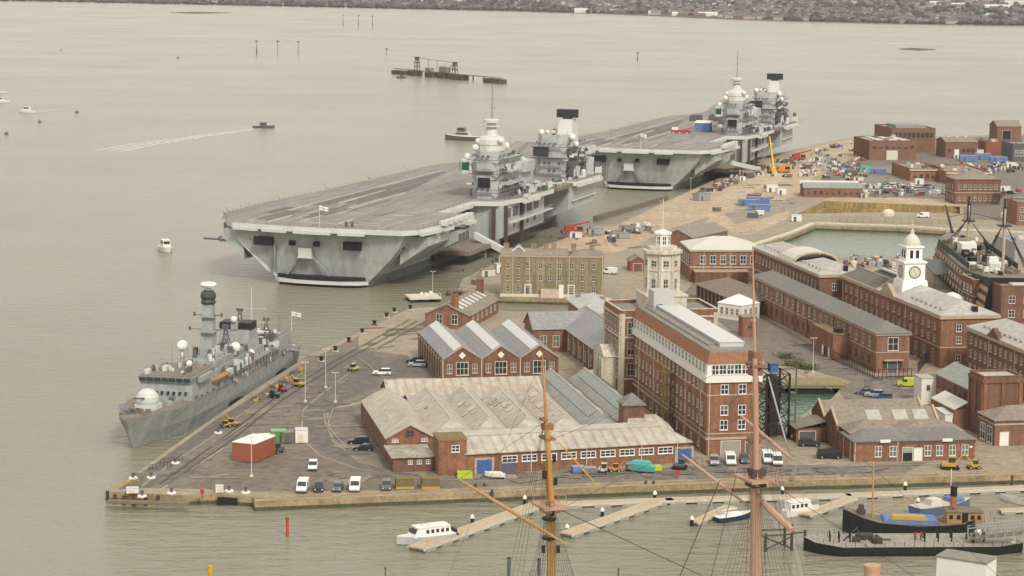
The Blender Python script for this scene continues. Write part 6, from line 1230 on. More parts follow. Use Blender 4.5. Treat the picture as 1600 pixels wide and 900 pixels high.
for st, m, px, py, rz, lab, cat, nm in (
    ('van', white_car, 473, 767, 178, 'white van at the left end of the row parked by the south quay edge', 'van', 'parked_van'),
    ('estate', black_car, 498, 766, 184, 'black off-roader parked second in the row by the south quay edge', 'car', 'parked_car'),
    ('car', grey_car, 528, 766, 176, 'small dark grey car between the black off-roader and a white van on the quay', 'car', 'parked_car'),
    ('van', white_car, 555, 766, 180, 'white van parked right of the small dark grey car on the quay edge', 'van', 'parked_van'),
    ('estate', grey_car, 604, 764, 182, 'grey off-roader parked alone left of the two yellow based skips', 'car', 'parked_car'),
    ('estate', white_car, 489, 733, 182, 'white pickup standing in the middle of the pier yard', 'car', 'parked_car'),
    ('estate', black_car, 560, 694, 92, 'farther of two black cars beside the great boathouse flank', 'car', 'parked_car'),
    ('car', black_car, 568, 704, 88, 'nearer of two black cars beside the great boathouse flank', 'car', 'parked_car'),
    ('estate', black_car, 649, 567, 85, 'black car behind a silver one beside the three gabled boathouse', 'car', 'parked_car'),
    ('estate', silver_paint, 652, 573, 85, 'silver car in front of a black one beside the three gabled boathouse', 'car', 'parked_car'),
    ('estate', white_car, 597, 586, 88, 'white car parked alone at the corner behind the great boathouse', 'car', 'parked_car'),
    ('estate', silver_paint, 1116, 725, 178, 'silver car first of the row in front of the office block', 'car', 'parked_car'),
    ('van', white_car, 1141, 725, 180, 'white van second in the row in front of the office block', 'van', 'parked_van'),
    ('estate', grey_car, 1163, 722, 180, 'dark grey car half hidden beside the pink mast below the office block', 'car', 'parked_car'),
    ('van', white_car, 1199, 722, 180, 'white van right of the pink mast below the dark gantry', 'van', 'parked_van'),
    ('minibus', white_car, 1214, 725, 178, 'white minibus at the right end of the row below the dark gantry', 'van', 'parked_van'),
    ('van', white_car, 1254, 686, 85, 'white van parked against the left gable of the quay workshop', 'van', 'parked_van'),
    ('estate', green_car, 1265, 697, 268, 'dark green estate parked in front of the white van by the workshop', 'car', 'parked_car'),
    ('minibus', black_car, 1296, 716, 268, 'black people carrier nearest the corner of the quay workshop', 'car', 'parked_car'),
    ('car', grey_car, 1350, 616, 80, 'small grey car at the left of the cars by the lock bridge', 'car', 'parked_car'),
    ('estate', lblue_car, 1366, 620, 78, 'pale blue car between a grey and a dark blue one by the lock bridge', 'car', 'parked_car'),
    ('estate', blue_car, 1379, 625, 78, 'dark blue car at the front of the cars by the lock bridge', 'car', 'parked_car'),
    ('van', lime_paint, 1418, 604, 80, 'lime yellow van parked before the end wall of the street range', 'van', 'parked_van'),
    ('van', white_car, 1184, 337, 75, 'white van on the hardcore left of the dry dock head', 'van', 'parked_van'),
    ('van', white_car, 1442, 340, 80, 'white van on the dock side below the yellow dry dock wall', 'van', 'parked_van'),
    ('van', white_car, 1335, 224, 70, 'white van near the far end of the sandy quay', 'van', 'parked_van'),
    ('van', white_car, 952, 428, 60, 'white van parked right of the yellow brick house', 'van', 'parked_van')):
    V(st, m, at(px, py), R(rz), lab, cat, nm)
pal = [(white_car, 'white'), (silver_paint, 'silver'), (black_car, 'black'), (grey_car, 'grey'), (blue_car, 'blue'), (red_car, 'red'), (silver_paint, 'silver')]; rnd = random.Random(21)
for r_, (x0, y0, x1, y1, n) in enumerate(((1376, 291, 1442, 297, 9), (1366, 299, 1440, 304, 9), (1446, 293, 1478, 303, 5), (1560, 305, 1600, 300, 4))):
    for k in range(n):
        m, c = rnd.choice(pal); f = (k + rnd.uniform(.1, .7)) / n
        V(rnd.choice(('car', 'estate', 'estate')), m, at(x0 + (x1-x0)*f, y0 + (y1-y0)*f + rnd.uniform(-2, 2)), R(rnd.choice((5, 95, 185, 60, 110))) + rnd.uniform(-.2, .2), 'small %s car among many in the yard above the yellow dry dock' % c, 'car', 'parked_car', 'cars in the yard above the dry dock')

def boxy(name, label, cat, p, rz, dims, m, parts=(), group=None):
    """a container-like thing: body with ribs and a lid, and extra parts"""
    t = thing(name, label, cat, p, rz, group); L, W, H = dims; b = MB(); b.box(-L/2, -W/2, .15, L/2, W/2, H)
    n = max(2, int(L / 1.2))
    for k in range(n + 1): x = -L/2 + L * k / n; b.box(x - .06, -W/2 - .05, .15, x + .06, -W/2 - .003, H - .05); b.box(x - .06, W/2 + .003, .15, x + .06, W/2 + .05, H - .05)
    b.build('body', m, t)
    for nm, f in parts: f(nm, t, L, W, H)
    return t
def p_roof(m): return lambda nm, t, L, W, H: MB().box(-L/2 - .08, -W/2 - .08, H + .002, L/2 + .08, W/2 + .08, H + .14).build(nm, m, t)
def p_door(m): return lambda nm, t, L, W, H: MB().box(-L*.3, -W/2 - .09, .2, -L*.3 + 1.1, -W/2 - .055, min(H - .2, 2.1)).build(nm, m, t)
def p_skids(m): return lambda nm, t, L, W, H: MB().box(-L/2 - .1, -W/2 - .1, 0, L/2 + .1, W/2 + .1, .5).build(nm, m, t)
def p_end_doors(m): return lambda nm, t, L, W, H: [MB().box(L/2 + .003, y0, .2, L/2 + .06, y0 + W/2 - .1, H - .1).build(nm, m, t) for y0 in (-W/2 + .05, .05)]
dq = at(412, 706) - at(392, 726)
boxy('orange_store', 'rust orange store with a white flat roof standing on the pier', 'container', at(389, 722) + Vector((.6, 4, 0)), R(68), (9, 5.2, 4.0), brick_paint, (('roof', p_roof(white)), ('door', p_end_doors(brick_paint))))
boxy('green_container', 'green container behind the orange store', 'container', at(435, 690), R(10), (3.2, 2.6, 2.5), green_paint, (('roof', p_roof(M('pale_green_roof', (.22, .36, .20), .7, .1, .4))), ('door', p_door(green_paint))))
boxy('grey_container', 'brown grey container between the green container and the white box van', 'container', at(452, 691), R(10), (3.4, 2.6, 2.4), M('brown_grey', (.16, .13, .12), .8, .15, .5), (('roof', p_roof(felt)), ('door', p_door(navy_dk))))
boxy('white_box_body', 'small white box cabin beside the curving road line', 'cabin', at(471, 691), R(8), (2.6, 2.6, 2.9), white, (('roof', p_roof(roof_white)), ('door', p_door(cream))))
boxy('white_generator', 'low white plant box just behind the orange store', 'generator', at(416, 692), R(20), (3.0, 2.0, 1.8), white, (('lid', p_roof(white)), ('door', p_door(steel))))
for px, lab in ((632, 'left one of two brown skips with yellow bases on the quay edge'), (672, 'right one of two brown skips with yellow bases on the quay edge')):
    boxy('yellow_based_skip', lab, 'skip', at(px, 762), R(8), (3.4, 2.4, 2.0), M('skip_brown', (.17, .13, .07), .9, .25, .6), (('base', p_skids(yellow_paint)), ('rim', p_roof(moss))))
boxy('lime_skip', 'lime green skip near the blue doors of the great boathouse', 'skip', at(726, 746), R(5), (2.9, 1.9, 1.1), lime_paint, (('lid', p_roof(lime_paint)), ('base', p_skids(lime_paint))))
boxy('blue_bin', 'blue bin leaning by the wall right of the orange mast', 'bin', at(903, 740), R(12), (2.4, 1.7, 1.5), blue_tarp, (('lid', p_roof(M('blue_lid', (.20, .30, .48), .6, .1, .5))), ('base', p_skids(navy_dk))))
boxy('grey_bin', 'grey lidded bin right of the blue bin by the boathouse wall', 'bin', at(921, 741), R(8), (2.4, 1.7, 1.4), M('bin_grey', (.20, .17, .15), .8, .15, .5), (('lid', p_roof(steel)), ('base', p_skids(navy_dk))))
boxy('lime_cover', 'small lime covered crate right of the teal covered boat', 'crate', at(1024, 738), R(10), (2.2, 1.6, 1.3), lime_paint, (('cover', p_roof(lime_paint)), ('base', p_skids(timber))))
def small_boat(name, label, p, rz, L, W, m, deckm, z=0, parts=None, cat='boat', sheer=.35, H=1.1, group=None, lo=None):
    t = thing(name, label, cat, (p[0], p[1], z), rz, group); b = MB(); st = []
    for f, w in ((0, .82), (.12, .95), (.4, 1), (.62, .93), (.8, .7), (.92, .38), (1, .04)):
        y = -L/2 + L*f; zz = H + sheer * max(0, f - .4) ** 1.5 * 2.2; st.append((y, [(w*W*.28, -.5 + .5 * max(0, f - .75) * 2), (w*W*.42, .05 + .25*max(0, f - .7)), (w*W*.5, zz)]))
    b.loft(st, 0, True, 1, (1, 2)); hull = b.build('hull', [m, deckm, lo or black], t)
    if parts: parts(t, L, W, H)
    return t
t = small_boat('covered_boat', 'boat under a teal cover beside the great boathouse wall', at(1000, 738), R(75), 6.2, 2.4, M('teal_hull', (.08, .32, .28), .6, .1, .4), teal_paint, GZ + .4, lambda t, L, W, H: (MB().extr_x([(-L*.42, H), (L*.42, H + .3), (L*.2, H + 1.0), (-L*.3, H + .9)], -W*.36, W*.36).build('cover', teal_paint, t), [MB().box(-.9, y, -.4, .9, y + .2, 0).build('cradle', timber, t) for y in (-1.6, 1.4)]))
t = small_boat('upturned_boat', 'long white dinghy lying on the ground in front of the boathouse wall', at(773, 747), R(80), 4.2, 1.5, white, white, GZ + .3, lambda t, L, W, H: MB().extr_x([(-L*.4, H), (L*.36, H + .15), (L*.2, H + .35), (-L*.3, H + .35)], -W*.3, W*.3).build('cover', white, t), H=.7)
def plant(name, label, cat, p, rz, m, boom=True, sc=1.0, tracks=True):
    """small works vehicle: chassis, cab, boom or forks"""
    t = thing(name, label, cat, p, rz); b = MB()
    if tracks:
        for x in (-.9, .9): b.extr_x([(-1.5*sc, .1), (1.5*sc, .1), (1.7*sc, .45), (1.4*sc, .75), (-1.4*sc, .75), (-1.7*sc, .45)], (x - .25)*sc, (x + .25)*sc)
        b.build('track', tyre, t)
    else:
        for x in (-.75, .75):
            for y in (-1.0, 1.0): put(wheel_mesh(.42, .3), 'wheel', t, (x*sc, y*sc, .42))
    b = MB(); b.box(-.85*sc, -1.5*sc, .6, .85*sc, 1.1*sc, 1.25*sc); b.build('body', m, t); b = MB(); b.box(-.8*sc, -.2*sc, 1.25*sc + .002, .25*sc, 1.0*sc, 2.2*sc, 0); b.box(-.86*sc, -.26*sc, 2.2*sc + .002, .31*sc, 1.06*sc, 2.32*sc, 1); b.build('cab', [glass, m], t)
    if boom: b = MB(); b.tube((.5*sc, .8*sc, 1.2*sc), (.5*sc, 2.4*sc, 3.0*sc), .17*sc, .13*sc, 6); b.tube((.5*sc, 2.4*sc, 3.0*sc), (.5*sc, 3.8*sc, 1.6*sc), .13*sc, .1*sc, 6); b.cbox((.5*sc, 3.8*sc, 1.3*sc), (.6*sc, .5*sc, .5*sc)); b.build('boom', m, t)
    else: b = MB(); [b.tube((x*sc, 1.15*sc, .2), (x*sc, 1.15*sc, 2.6*sc), .07, None, 4) for x in (-.4, .4)]; [b.box((x - .08)*sc, 1.2*sc, .2, (x + .08)*sc, 2.3*sc, .28) for x in (-.4, .4)]; b.build('fork_mast', navy_dk, t)
    return t
plant('forklift', 'dark forklift beside the orange store on the pier', 'forklift', at(433, 708), R(150), navy_dk, False, 1, False)
plant('site_buggy', 'cream and black site buggy against the boathouse wall', 'tractor', at(942, 739), R(175), cream, False, .95, False)
plant('orange_loader', 'orange loader beside the cream buggy at the boathouse wall', 'loader', at(960, 738), R(-80), orange_paint, True, .8, False)
plant('mini_digger', 'dark tracked digger near the right hand blue doors of the boathouse', 'digger', at(1062, 733), R(-100), navy_dk, True, .95)
plant('yellow_digger', 'yellow and black tracked digger on the quay before the workshop', 'digger', at(1484, 733), R(-95), yellow_paint, True, 1.15)
plant('yellow_dumper', 'small yellow dumper right of the yellow digger on the quay', 'dumper', at(1521, 733), R(-80), yellow_paint, False, .85, False)
plant('yellow_forklift', 'pale yellow forklift on the road north of the frigate berth', 'forklift', at(552, 580), R(140), M('pale_yellow', (.55, .48, .18), .6, .1, .5), False, .9, False)
plant('yellow_brow_truck', 'larger yellow works vehicle on the apron beside the frigate bow', 'loader', at(364, 666), R(70), yellow_paint, True, .8, False)
plant('second_brow_truck', 'smaller yellow works vehicle on the apron below the frigate bow', 'loader', at(353, 668), R(120), yellow_paint, False, .75, False)
plant('amber_loader', 'amber loader on the apron by the frigate stern', 'loader', at(466, 604), R(60), M('amber_paint', (.50, .33, .10), .6, .15, .5), True, .9, False)
plant('red_loader', 'red works vehicle on the frigate apron left of the amber loader', 'loader', at(441, 612), R(30), red_paint, False, .8, False)
plant('black_trolley', 'black two wheeled trolley on the frigate apron', 'trolley', at(428, 622), R(60), black, False, .8, False)
# lamp posts
def lamp(px, py, ytop, label, m=cream):
    p = at(px, py); h = at_depth(px, ytop, p.y).z - GZ; t = thing('lamp_post', label, 'lamp post', p, 0, 'lamp posts on the quays'); b = MB(); b.lathe((0, 0, 0), [(.45, 0), (.4, .4), (.09, .45), (.06, h)], 8); b.build('post', m, t)
    b = MB(); b.tube((-.6, 0, h), (.6, 0, h), .05, None, 5); [b.cbox((x, 0, h), (.5, .3, .15)) for x in (-.6, .6)]; b.build('lamp_head', m, t)
for a in ((477, 628, 566, 'white lamp post at the near end of the frigate apron'), (509, 606, 545, 'white lamp post beside the road opposite the frigate stern'), (393, 745, 683, 'white lamp post in front of the orange store'), (524, 629, 582, 'slim grey lamp post on the curve of the boathouse road'), (676, 464, 424, 'white lamp post on the floating landing stage by the inlet'),
          (1032, 352, 314, 'tall pale lamp post on the sandy quay above the signal tower'), (1079, 312, 278, 'pale lamp post at the quay edge under the further carrier'), (1209, 300, 262, 'lamp post among white tents on the sandy quay'), (1077, 362, 322, 'pale lamp post by the grey quay shed'), (1270, 582, 528, 'white lamp post on the street before the brick annex'), (1176, 560, 500, 'lamp post standing between the office block and the street')): lamp(*a)
# mooring bollards along the west quay: black drums on rust stained or white plinths
for i, (px, py, c) in enumerate(((502, 565, 0), (524, 549, 0), (545, 535, 1), (566, 521, 0), (585, 508, 1), (604, 496, 0), (616, 488, 0), (641, 484, 0))):
    t = thing('mooring_bollard', 'black mooring bollard in the line along the north end of the west quay', 'bollard', at(px, py), 0, 'black bollards along the west quay'); MB().lathe((0, 0, 0), [(.95, 0), (.95, .25)], 10).build('plinth', (stone, brick_paint)[c], t); MB().lathe((0, 0, .25), [(.5, 0), (.42, .7), (.62, .9), (.62, 1.15), (.3, 1.25)], 10).build('drum', black, t)
for i, (px, py) in enumerate(((208, 748), (236, 747), (274, 724), (341, 677), (358, 768), (384, 770), (222, 776), (268, 771))):
    t = thing('white_bollard', 'mooring bollard on a round white plinth near the pier tip', 'bollard', at(px, py), 0, 'white bollards near the pier tip'); MB().lathe((0, 0, 0), [(.95, 0), (.9, .3)], 12).build('plinth', white, t); MB().lathe((0, 0, .3), [(.3, 0), (.26, .6), (.42, .75), (.42, .9)], 8).build('drum', navy_dk, t)
# pier tip: timber fender piles under the edge, stores and a life buoy post
P_ = [at(x, y, 0) for x, y in ((168, 782), (180, 787), (194, 789), (209, 791), (228, 790), (247, 789), (262, 787), (292, 784), (300, 786))]
for p in P_: tag(MB().tube((0, 0, -2), (0, 0, 1.9), .4, .36, 8).build('fender_pile', timber_dk, None, p), 'dark timber fender pile under the pier tip', 'pile', 'fender piles under the pier tip')
b = MB(); pa, pb = at(170, 779, GZ), at(296, 783, GZ); b.cbox(((pa + pb)/2 + Vector((0, -.6, -.35))), ((pb - pa).length, 1.2, .5), atan2((pb-pa).y, (pb-pa).x)); tag(b.build('timber_waling', timber), 'long timber beam along the front edge of the pier tip', 'beam')
b = MB(); pa, pb = at(340, 780, 1.2), at(392, 780, 1.2); b.cbox((pa + pb)/2 + Vector((0, .4, -.6)), ((pb - pa).length, 1.5, 1.9), atan2((pb-pa).y, (pb-pa).x)); tag(b.build('rubber_wharf_face', black), 'black recessed stretch of the south quay face near the pier tip', 'fender')
boxy('white_locker', 'white locker box at the very tip of the pier', 'locker', at(207, 771), R(10), (2.2, 1.3, 1.1), white, (('lid', p_roof(roof_white)), ('door', p_door(cream))))
boxy('second_locker', 'white locker box on the south edge left of a white bollard', 'locker', at(343, 770), R(8), (1.4, 1.2, 1.4), white, (('lid', p_roof(roof_white)), ('door', p_door(cream))))
t = thing('life_buoy_post', 'red life buoy post at the south edge of the pier', 'life buoy', at(316, 778)); MB().tube((0, 0, 0), (0, 0, 1.6), .12, None, 6).build('post', red_paint, t); MB().cbox((0, -.14, 1.3), (.8, .16, .8)).build('buoy_case', red_paint, t)
t = thing('life_buoy_post', 'red life buoy box on the quay edge below the right blue doors', 'life buoy', at(1058, 748)); MB().tube((0, 0, 0), (0, 0, 1.4), .12, None, 6).build('post', red_paint, t); MB().cbox((0, -.14, 1.3), (.9, .2, .9)).build('buoy_case', red_paint, t)
b = MB(); [b.tube((-4 + 1.1*k, 0, 0), (-4 + 1.1*k, 0, 1.1), .08, None, 5) for k in range(8)]; b.tube((-4, 0, 1.1), (3.7, 0, 1.1), .06, None, 4); b.tube((-4, 0, .6), (3.7, 0, .6), .05, None, 4); tag(b.build('yellow_railing', yellow_paint, None, at(196, 760), R(55)), 'yellow railing at the left corner of the pier tip', 'railing')
for i, (px, py, n, rz) in enumerate(((252, 731, 7, 44), (270, 722, 7, 44))):
    b = MB(); [b.tube((-3 + .9*k, 0, 0), (-3 + .9*k, 0, 1.0), .06, None, 4) for k in range(n)]; [b.tube((-3, 0, z), (-3 + .9*(n-1), 0, z), .05, None, 4) for z in (.5, 1.0)]; tag(b.build('barrier', rust, None, at(px, py), R(rz)), ('row of rusty crowd barriers nearer the pier tip', 'row of rusty crowd barriers further from the pier tip')[i], 'barrier')
# heaps of stores on the frigate apron
rnd = random.Random(9)
for i in range(9):
    px, py = 402 + 8.6*i, 626 - 5.6*i + rnd.uniform(-4, 4); b = MB(); cluster(b, rnd, (-1, -.8, 1, .8, 0), 4, .5, 1.2, (0, 1, 2), 1.0)
    tag(b.build('ship_stores', [timber, navy_dk, yellow_paint], None, at(px, py)), 'small heap of crates and drums on the apron along the frigate', 'stores', 'heaps of stores along the frigate apron')
# railings along the street range
A, B_, C_ = at(1288, 556), at(1366, 592), at(1424, 590)
for i, (p, q) in enumerate(((A, B_), (B_, C_))):
    b = MB(); n = int((q - p).length / 1.1)
    for k in range(n + 1): r_ = p.lerp(q, k / n) - p; b.tube(r_, r_ + Vector((0, 0, 2.6)), .09, None, 4)
    for z in (.4, 2.3): b.tube((0, 0, z), (q - p) + Vector((0, 0, z)), .08, None, 4)
    tag(b.build('iron_railings', black, None, p), ('tall black iron railings along the flank of the street range', 'tall black iron railings across the end of the street range')[i], 'railings')
b = MB(); p, q = at(1434, 583), at(1452, 560); n = 14
for k in range(n + 1): r_ = (q - p) * k / n; b.tube(r_, r_ + Vector((0, 0, 2.8)), .1, None, 4)
b.tube((0, 0, 2.5), (q - p) + Vector((0, 0, 2.5)), .1, None, 4); tag(b.build('iron_railings', black, None, p), 'black iron railings under the arches of the clock storehouse', 'railings')
# lock bridge over the small dock
p, q = at(1222, 609, 1.2), at(1322, 609, 1.2); b = MB(); w = (q - p).length
b.box(0, 0, 1.6, w, 5.5, 2.3, 0); b.box(0, -.25, 2.3, w, -.02, 3.2, 1); b.box(0, 5.52, 2.3, w, 5.75, 3.2, 1); b.box(3, .6, -1, w - 3, 4.8, 1.6, 2); tag(b.build('lock_bridge', [M('bridge_deck', (.27, .24, .14), .9, .2, .3), M('bridge_rail', (.30, .27, .15), .8, .2, .4), black], None, (p.x, p.y, 0), R(2)), 'low yellowish bridge across the small dock right of the gantry', 'bridge')
# dark gantry beside the office block
o = at(1196, 686); t = thing('dock_gantry', 'black steel lattice gantry with a blue cabin on top beside the office block', 'gantry', o, ANG); b = MB(); Wg, Dg, Hg = 5.2, 7, 14.5
for x in (0, Wg):
    for y in (0, Dg): b.box(x - .2, y - .2, -2, x + .2, y + .2, Hg)
for k in range(5):
    z0, z1 = 2.9*k, 2.9*k + 2.9
    for (a, c) in (((0, 0), (Wg, 0)), ((0, Dg), (Wg, Dg)), ((0, 0), (0, Dg)), ((Wg, 0), (Wg, Dg))): b.tube((*a, z0), (*c, z1), .1, None, 4); b.tube((*c, z0), (*a, z1), .1, None, 4); b.tube((*a, z1), (*c, z1), .13, None, 4)
b.build('lattice', black, t); b = MB(); b.box(1.6, 2.4, 0, Wg - 1.6, Dg - 1.4, Hg - 1); b.build('lift_shaft', M('sooty_steel', (.045, .04, .035), .8, .3, .4), t); b = MB(); b.box(1.2, 1.5, Hg + .02, 3.0, 3.6, Hg + 1.9, 0); b.box(1.0, 1.3, Hg + 1.92, 3.2, 3.8, Hg + 2.1, 1); b.build('cabin', [blue_paint, navy_dk], t)
b = MB(); b.box(Wg + .4, 0, 5, Wg + 1.6, 2, 5.2); b.box(Wg + .4, 0, 10, Wg + 1.6, 2, 10.2); b.tube((Wg + 1.5, 0, -1), (Wg + 1.5, 0, 16), .15); b.tube((.2, -.2, 14), (3.6, -3.5, 0), .22, None, 6, 1); b.build('access_platform', [navy_dk, navy], t)
boxy('white_shed', 'small white hut at the foot of the dark gantry', 'hut', at(1218, 676), ANG, (2.0, 1.8, 2.2), cream, (('roof', p_roof(white)), ('door', p_door(steel))))
# works on the sandy upper quay
def crane(name, label, p, rz, m, L, el, base=True):
    t = thing(name, label, 'crane', p, rz); b = MB()
    for y in (-3.4, -1.8, 1.6, 3.2):
        for x in (-1.1, 1.1): put(wheel_mesh(.6, .4), 'wheel', t, (x, y, .6))
    b.box(-1.3, -4.2, .7, 1.3, 4.4, 1.7); b.build('chassis', m, t); b = MB(); b.box(-1.2, -2.6, 1.703, 1.2, 1.0, 3.2, 0); b.box(-1.25, 2.4, 1.703, .6, 4.3, 2.9, 1); b.build('cab', [m, glass], t)
    b = MB(); d = Vector((0, cos(el), sin(el))); o = Vector((.2, -1.6, 3.0)); b.tube(o, o + d * L * .55, .62, .55, 4); b.tube(o + d * L * .5, o + d * L, .45, .38, 4); b.build('boom', m, t)
    b = MB(); e = o + d * L; b.tube(e, (e.x, e.y, e.z - L * .25), .07, None, 4); b.cbox((e.x, e.y, e.z - L * .25), (.5, .5, .9)); b.build('hook', navy_dk, t)
crane('mobile_crane', 'yellow mobile crane with its boom raised beside the further carrier', at(1206, 271), R(12), M('crane_yellow', (.62, .36, .03), .6, .1, .4), 17, R(64))
crane('orange_truck_crane', 'orange truck mounted crane with folded boom near the yellow mobile crane', at(1222, 270), R(-70), orange_paint, 8, R(8))
crane('red_truck_crane', 'red truck crane on the quay at the right of the further carrier', at(1246, 250), R(-75), red_paint, 10, R(14))
crane('red_quay_crane', 'red truck crane near the bow of the nearer carrier', at(893, 366), R(-80), red_paint, 9, R(12))
rnd = random.Random(33)
cabm = {'blue': blue_tarp, 'white': white, 'red': red_paint, 'brown': timber, 'grey': steel, 'dark': navy_dk, 'pale': cream, 'teal': teal_paint}
for px, py, c, dims, rz, lab in ((1170, 322, 'blue', (9, 3, 2.8), -18, 'blue container at the left of the blue stack on the sandy quay'), (1184, 318, 'blue', (10, 3, 2.8), -14, 'longest blue container in the middle of the sandy quay'), (1186, 329, 'blue', (9, 3, 2.6), -12, 'blue container at the front of the blue stack on the sandy quay'), (1178, 312, 'red', (6, 2.6, 2.4), -20, 'red crate behind the blue containers on the sandy quay'), (1176, 340, 'dark', (4.4, 2.2, 2.0), -5, 'lone dark container below the blue stack'),
        (1096, 313, 'grey', (7, 4, 3.2), 40, 'grey lattice frame store at the quay edge below the further carrier'), (1206, 300, 'white', (5, 4, 3.4), 0, 'larger white tent like cabin on the sandy quay'), (1220, 304, 'white', (4, 3.4, 2.8), 10, 'smaller white cabin right of a larger one on the sandy quay'), (1268, 305, 'blue', (4, 3, 3.0), 0, 'blue cabin before the left end of the long brown shed'), (1244, 346, 'white', (4, 3, 2.6), 0, 'white cabin above the bend of the basin wall'),
        (1170, 278, 'dark', (4, 2.6, 2.6), 20, 'dark cabin at the quay edge left of the yellow crane'), (1132, 292, 'red', (3.4, 2, 1.8), 40, 'red crate at the quay edge below the further carrier'), (1146, 288, 'brown', (4, 2.4, 2), 40, 'brown crate at the quay edge right of the red one'), (1158, 283, 'white', (3.4, 2.2, 2.2), 35, 'white crate at the quay edge between brown crate and dark cabin'), (1232, 255, 'brown', (5, 2.6, 2.2), -20, 'brown container left of the red truck crane'),
        (1262, 262, 'dark', (5, 2, 1.6), 0, 'flat dark trailer on the quay road right of the cranes'), (1300, 252, 'dark', (5, 2.2, 1.6), 0, 'dark trailer farther along the quay road'), (900, 372, 'white', (4.2, 2.2, 2.2), -10, 'white container beside the red crane at the nearer carrier'), (930, 366, 'grey', (6, 3, 2.2), 10, 'grey rack of pipes on the sand behind the yellow brick house'), (968, 372, 'grey', (7, 4, 2), 20, 'grey scaffold stack left of the grey quay shed'), (980, 362, 'grey', (6, 3, 2.4), -20, 'second grey scaffold stack above the first'),
        (1352, 268, 'teal', (5, 3, 3), 0, 'teal cabin in the yard left of the blue cabins'), (1372, 272, 'blue', (8, 2.6, 2.8), -6, 'blue and white cabin row in the yard behind the long brown shed'), (1330, 275, 'dark', (6, 3, 3), 0, 'dark sheds in the yard left of the teal cabin'), (1340, 283, 'pale', (5, 3, 2.2), 10, 'pale low store in the yard behind the long brown shed'), (1436, 288, 'white', (4, 3, 2.6), 0, 'white cabin in front of the low brick depot'),
        (1512, 252, 'blue', (9, 4, 3.2), 0, 'left blue awning below the red sheds at upper right'), (1535, 249, 'blue', (9, 4, 3.2), 4, 'middle blue awning below the red sheds at upper right'), (1560, 254, 'blue', (9, 4, 3.0), -4, 'right blue awning near the upper right edge'), (1526, 243, 'white', (7, 3, 3.2), 0, 'white awning behind the blue ones at upper right'), (1494, 248, 'white', (2.4, 2.4, 5), 0, 'slim white silo by the low red terrace'), (1580, 262, 'white', (5, 3, 2.6), 0, 'white container near the right edge below the blue awnings'),
        (785, 426, 'white', (5, 3, 3), 20, 'white cabin left of the yellow brick house'), (760, 432, 'pale', (5, 3, 2.4), 30, 'pale store on the point left of the yellow brick house'), (745, 444, 'brown', (3, 2, 1.4), 40, 'brown crate at the end of the point by the inlet'), (1120, 330, 'brown', (3, 2, 1.6), 30, 'brown crate alone on the sand'), (1350, 309, 'pale', (3, 2.4, 2), 0, 'pale crate on the sand above the yellow dock wall'), (1570, 300, 'white', (5, 2.6, 2.6), -10, 'white cabin right of the dark red hip roofed house'), (1590, 316, 'grey', (5, 3, 2.6), 0, 'grey cabin at the right edge above the edge store')):
    boxy('site_cabin' if c != 'brown' else 'crate', lab, 'cabin' if c != 'brown' else 'crate', at(px, py), R(rz), dims, cabm[c], (('roof', p_roof({'blue': M('awning_blue', (.22, .27, .42), .7, .2, .4), 'white': roof_white}.get(c, felt))), ('door', p_door(navy_dk))))
for i in range(215):      # odds and ends standing about the works
    z_ = rnd.choice((0, 0, 0, 1, 1, 1, 2, 2, 3, 4, 4, 4, 5, 5, 6)); grp = 'heaps of materials on the sandy quay'; lb = 'heap of pallets, drums and materials standing on the sandy quay'
    if z_ == 0: x = rnd.uniform(1085, 1200); py = 303 - (x - 1085) * .40 + rnd.uniform(0, 11)
    elif z_ == 1: x = rnd.uniform(1200, 1310); py = 262 - (x - 1200) * .3 + rnd.uniform(-4, 34)
    elif z_ == 2: x = rnd.uniform(1300, 1348); py = rnd.uniform(222, 290)
    elif z_ == 3: x = rnd.uniform(885, 1015); py = 376 - (x - 885) * .16 + rnd.uniform(-3, 14)
    else:
        grp = 'clutter in the upper yards'; lb = 'pile of stores and small plant in the paved upper yards'
        if z_ == 4: x = rnd.uniform(1290, 1480); py = rnd.uniform(256, 306)
        elif z_ == 5: x = rnd.uniform(1500, 1600); py = rnd.uniform(256, 272)
        else: x = rnd.uniform(1300, 1460); py = rnd.uniform(404, 421); grp = 'clutter along the basin edge'; lb = 'pile of stores on the near edge of the basin behind the storehouses'
        if 1356 < x < 1476 and py < 288 and z_ == 4: py = rnd.uniform(290, 307)
    b = MB(); cluster(b, rnd, (-1.7, -1.7, 1.7, 1.7, 0), 8, .8, 2.0, (0, 1, 2, 3), 1.9); tag(b.build('building_materials', [rnd.choice((timber, timber, white, red_paint, steel, blue_tarp)), navy_dk, cream, rnd.choice((rust, steel))], None, at(x, py)), lb, 'materials', grp)
for i, (x0, y0, x1, y1, lb) in enumerate(((1100, 372, 1180, 362, 'low grey site fence on the sand behind the grey quay shed'), (1130, 336, 1240, 330, 'site fence across the sandy quay below the blue containers'), (1240, 346, 1300, 342, 'site fence round the bend of the basin'), (1300, 347, 1480, 351, 'railing along the dock side below the yellow wall'), (1245, 262, 1345, 246, 'fence between the sandy quay and the paved yard'), (1310, 405, 1420, 407, 'fence along the near edge of the basin'), (1350, 300, 1480, 306, 'fence in front of the rows of cars above the dry dock'))):
    p, q = at(x0, y0), at(x1, y1); d = q - p; n = int(d.length / 3); b = MB()
    for k in range(n + 1): r0 = d * (k / n); b.tube(r0, r0 + Vector((0, 0, 2.1)), .09, None, 4)
    for z in (.5, 1.2, 2.0): b.tube(Vector((0, 0, z)), d + Vector((0, 0, z)), .07, None, 4)
    tag(b.build('site_fence', steel if i != 3 else timber, None, p), lb, 'fence')
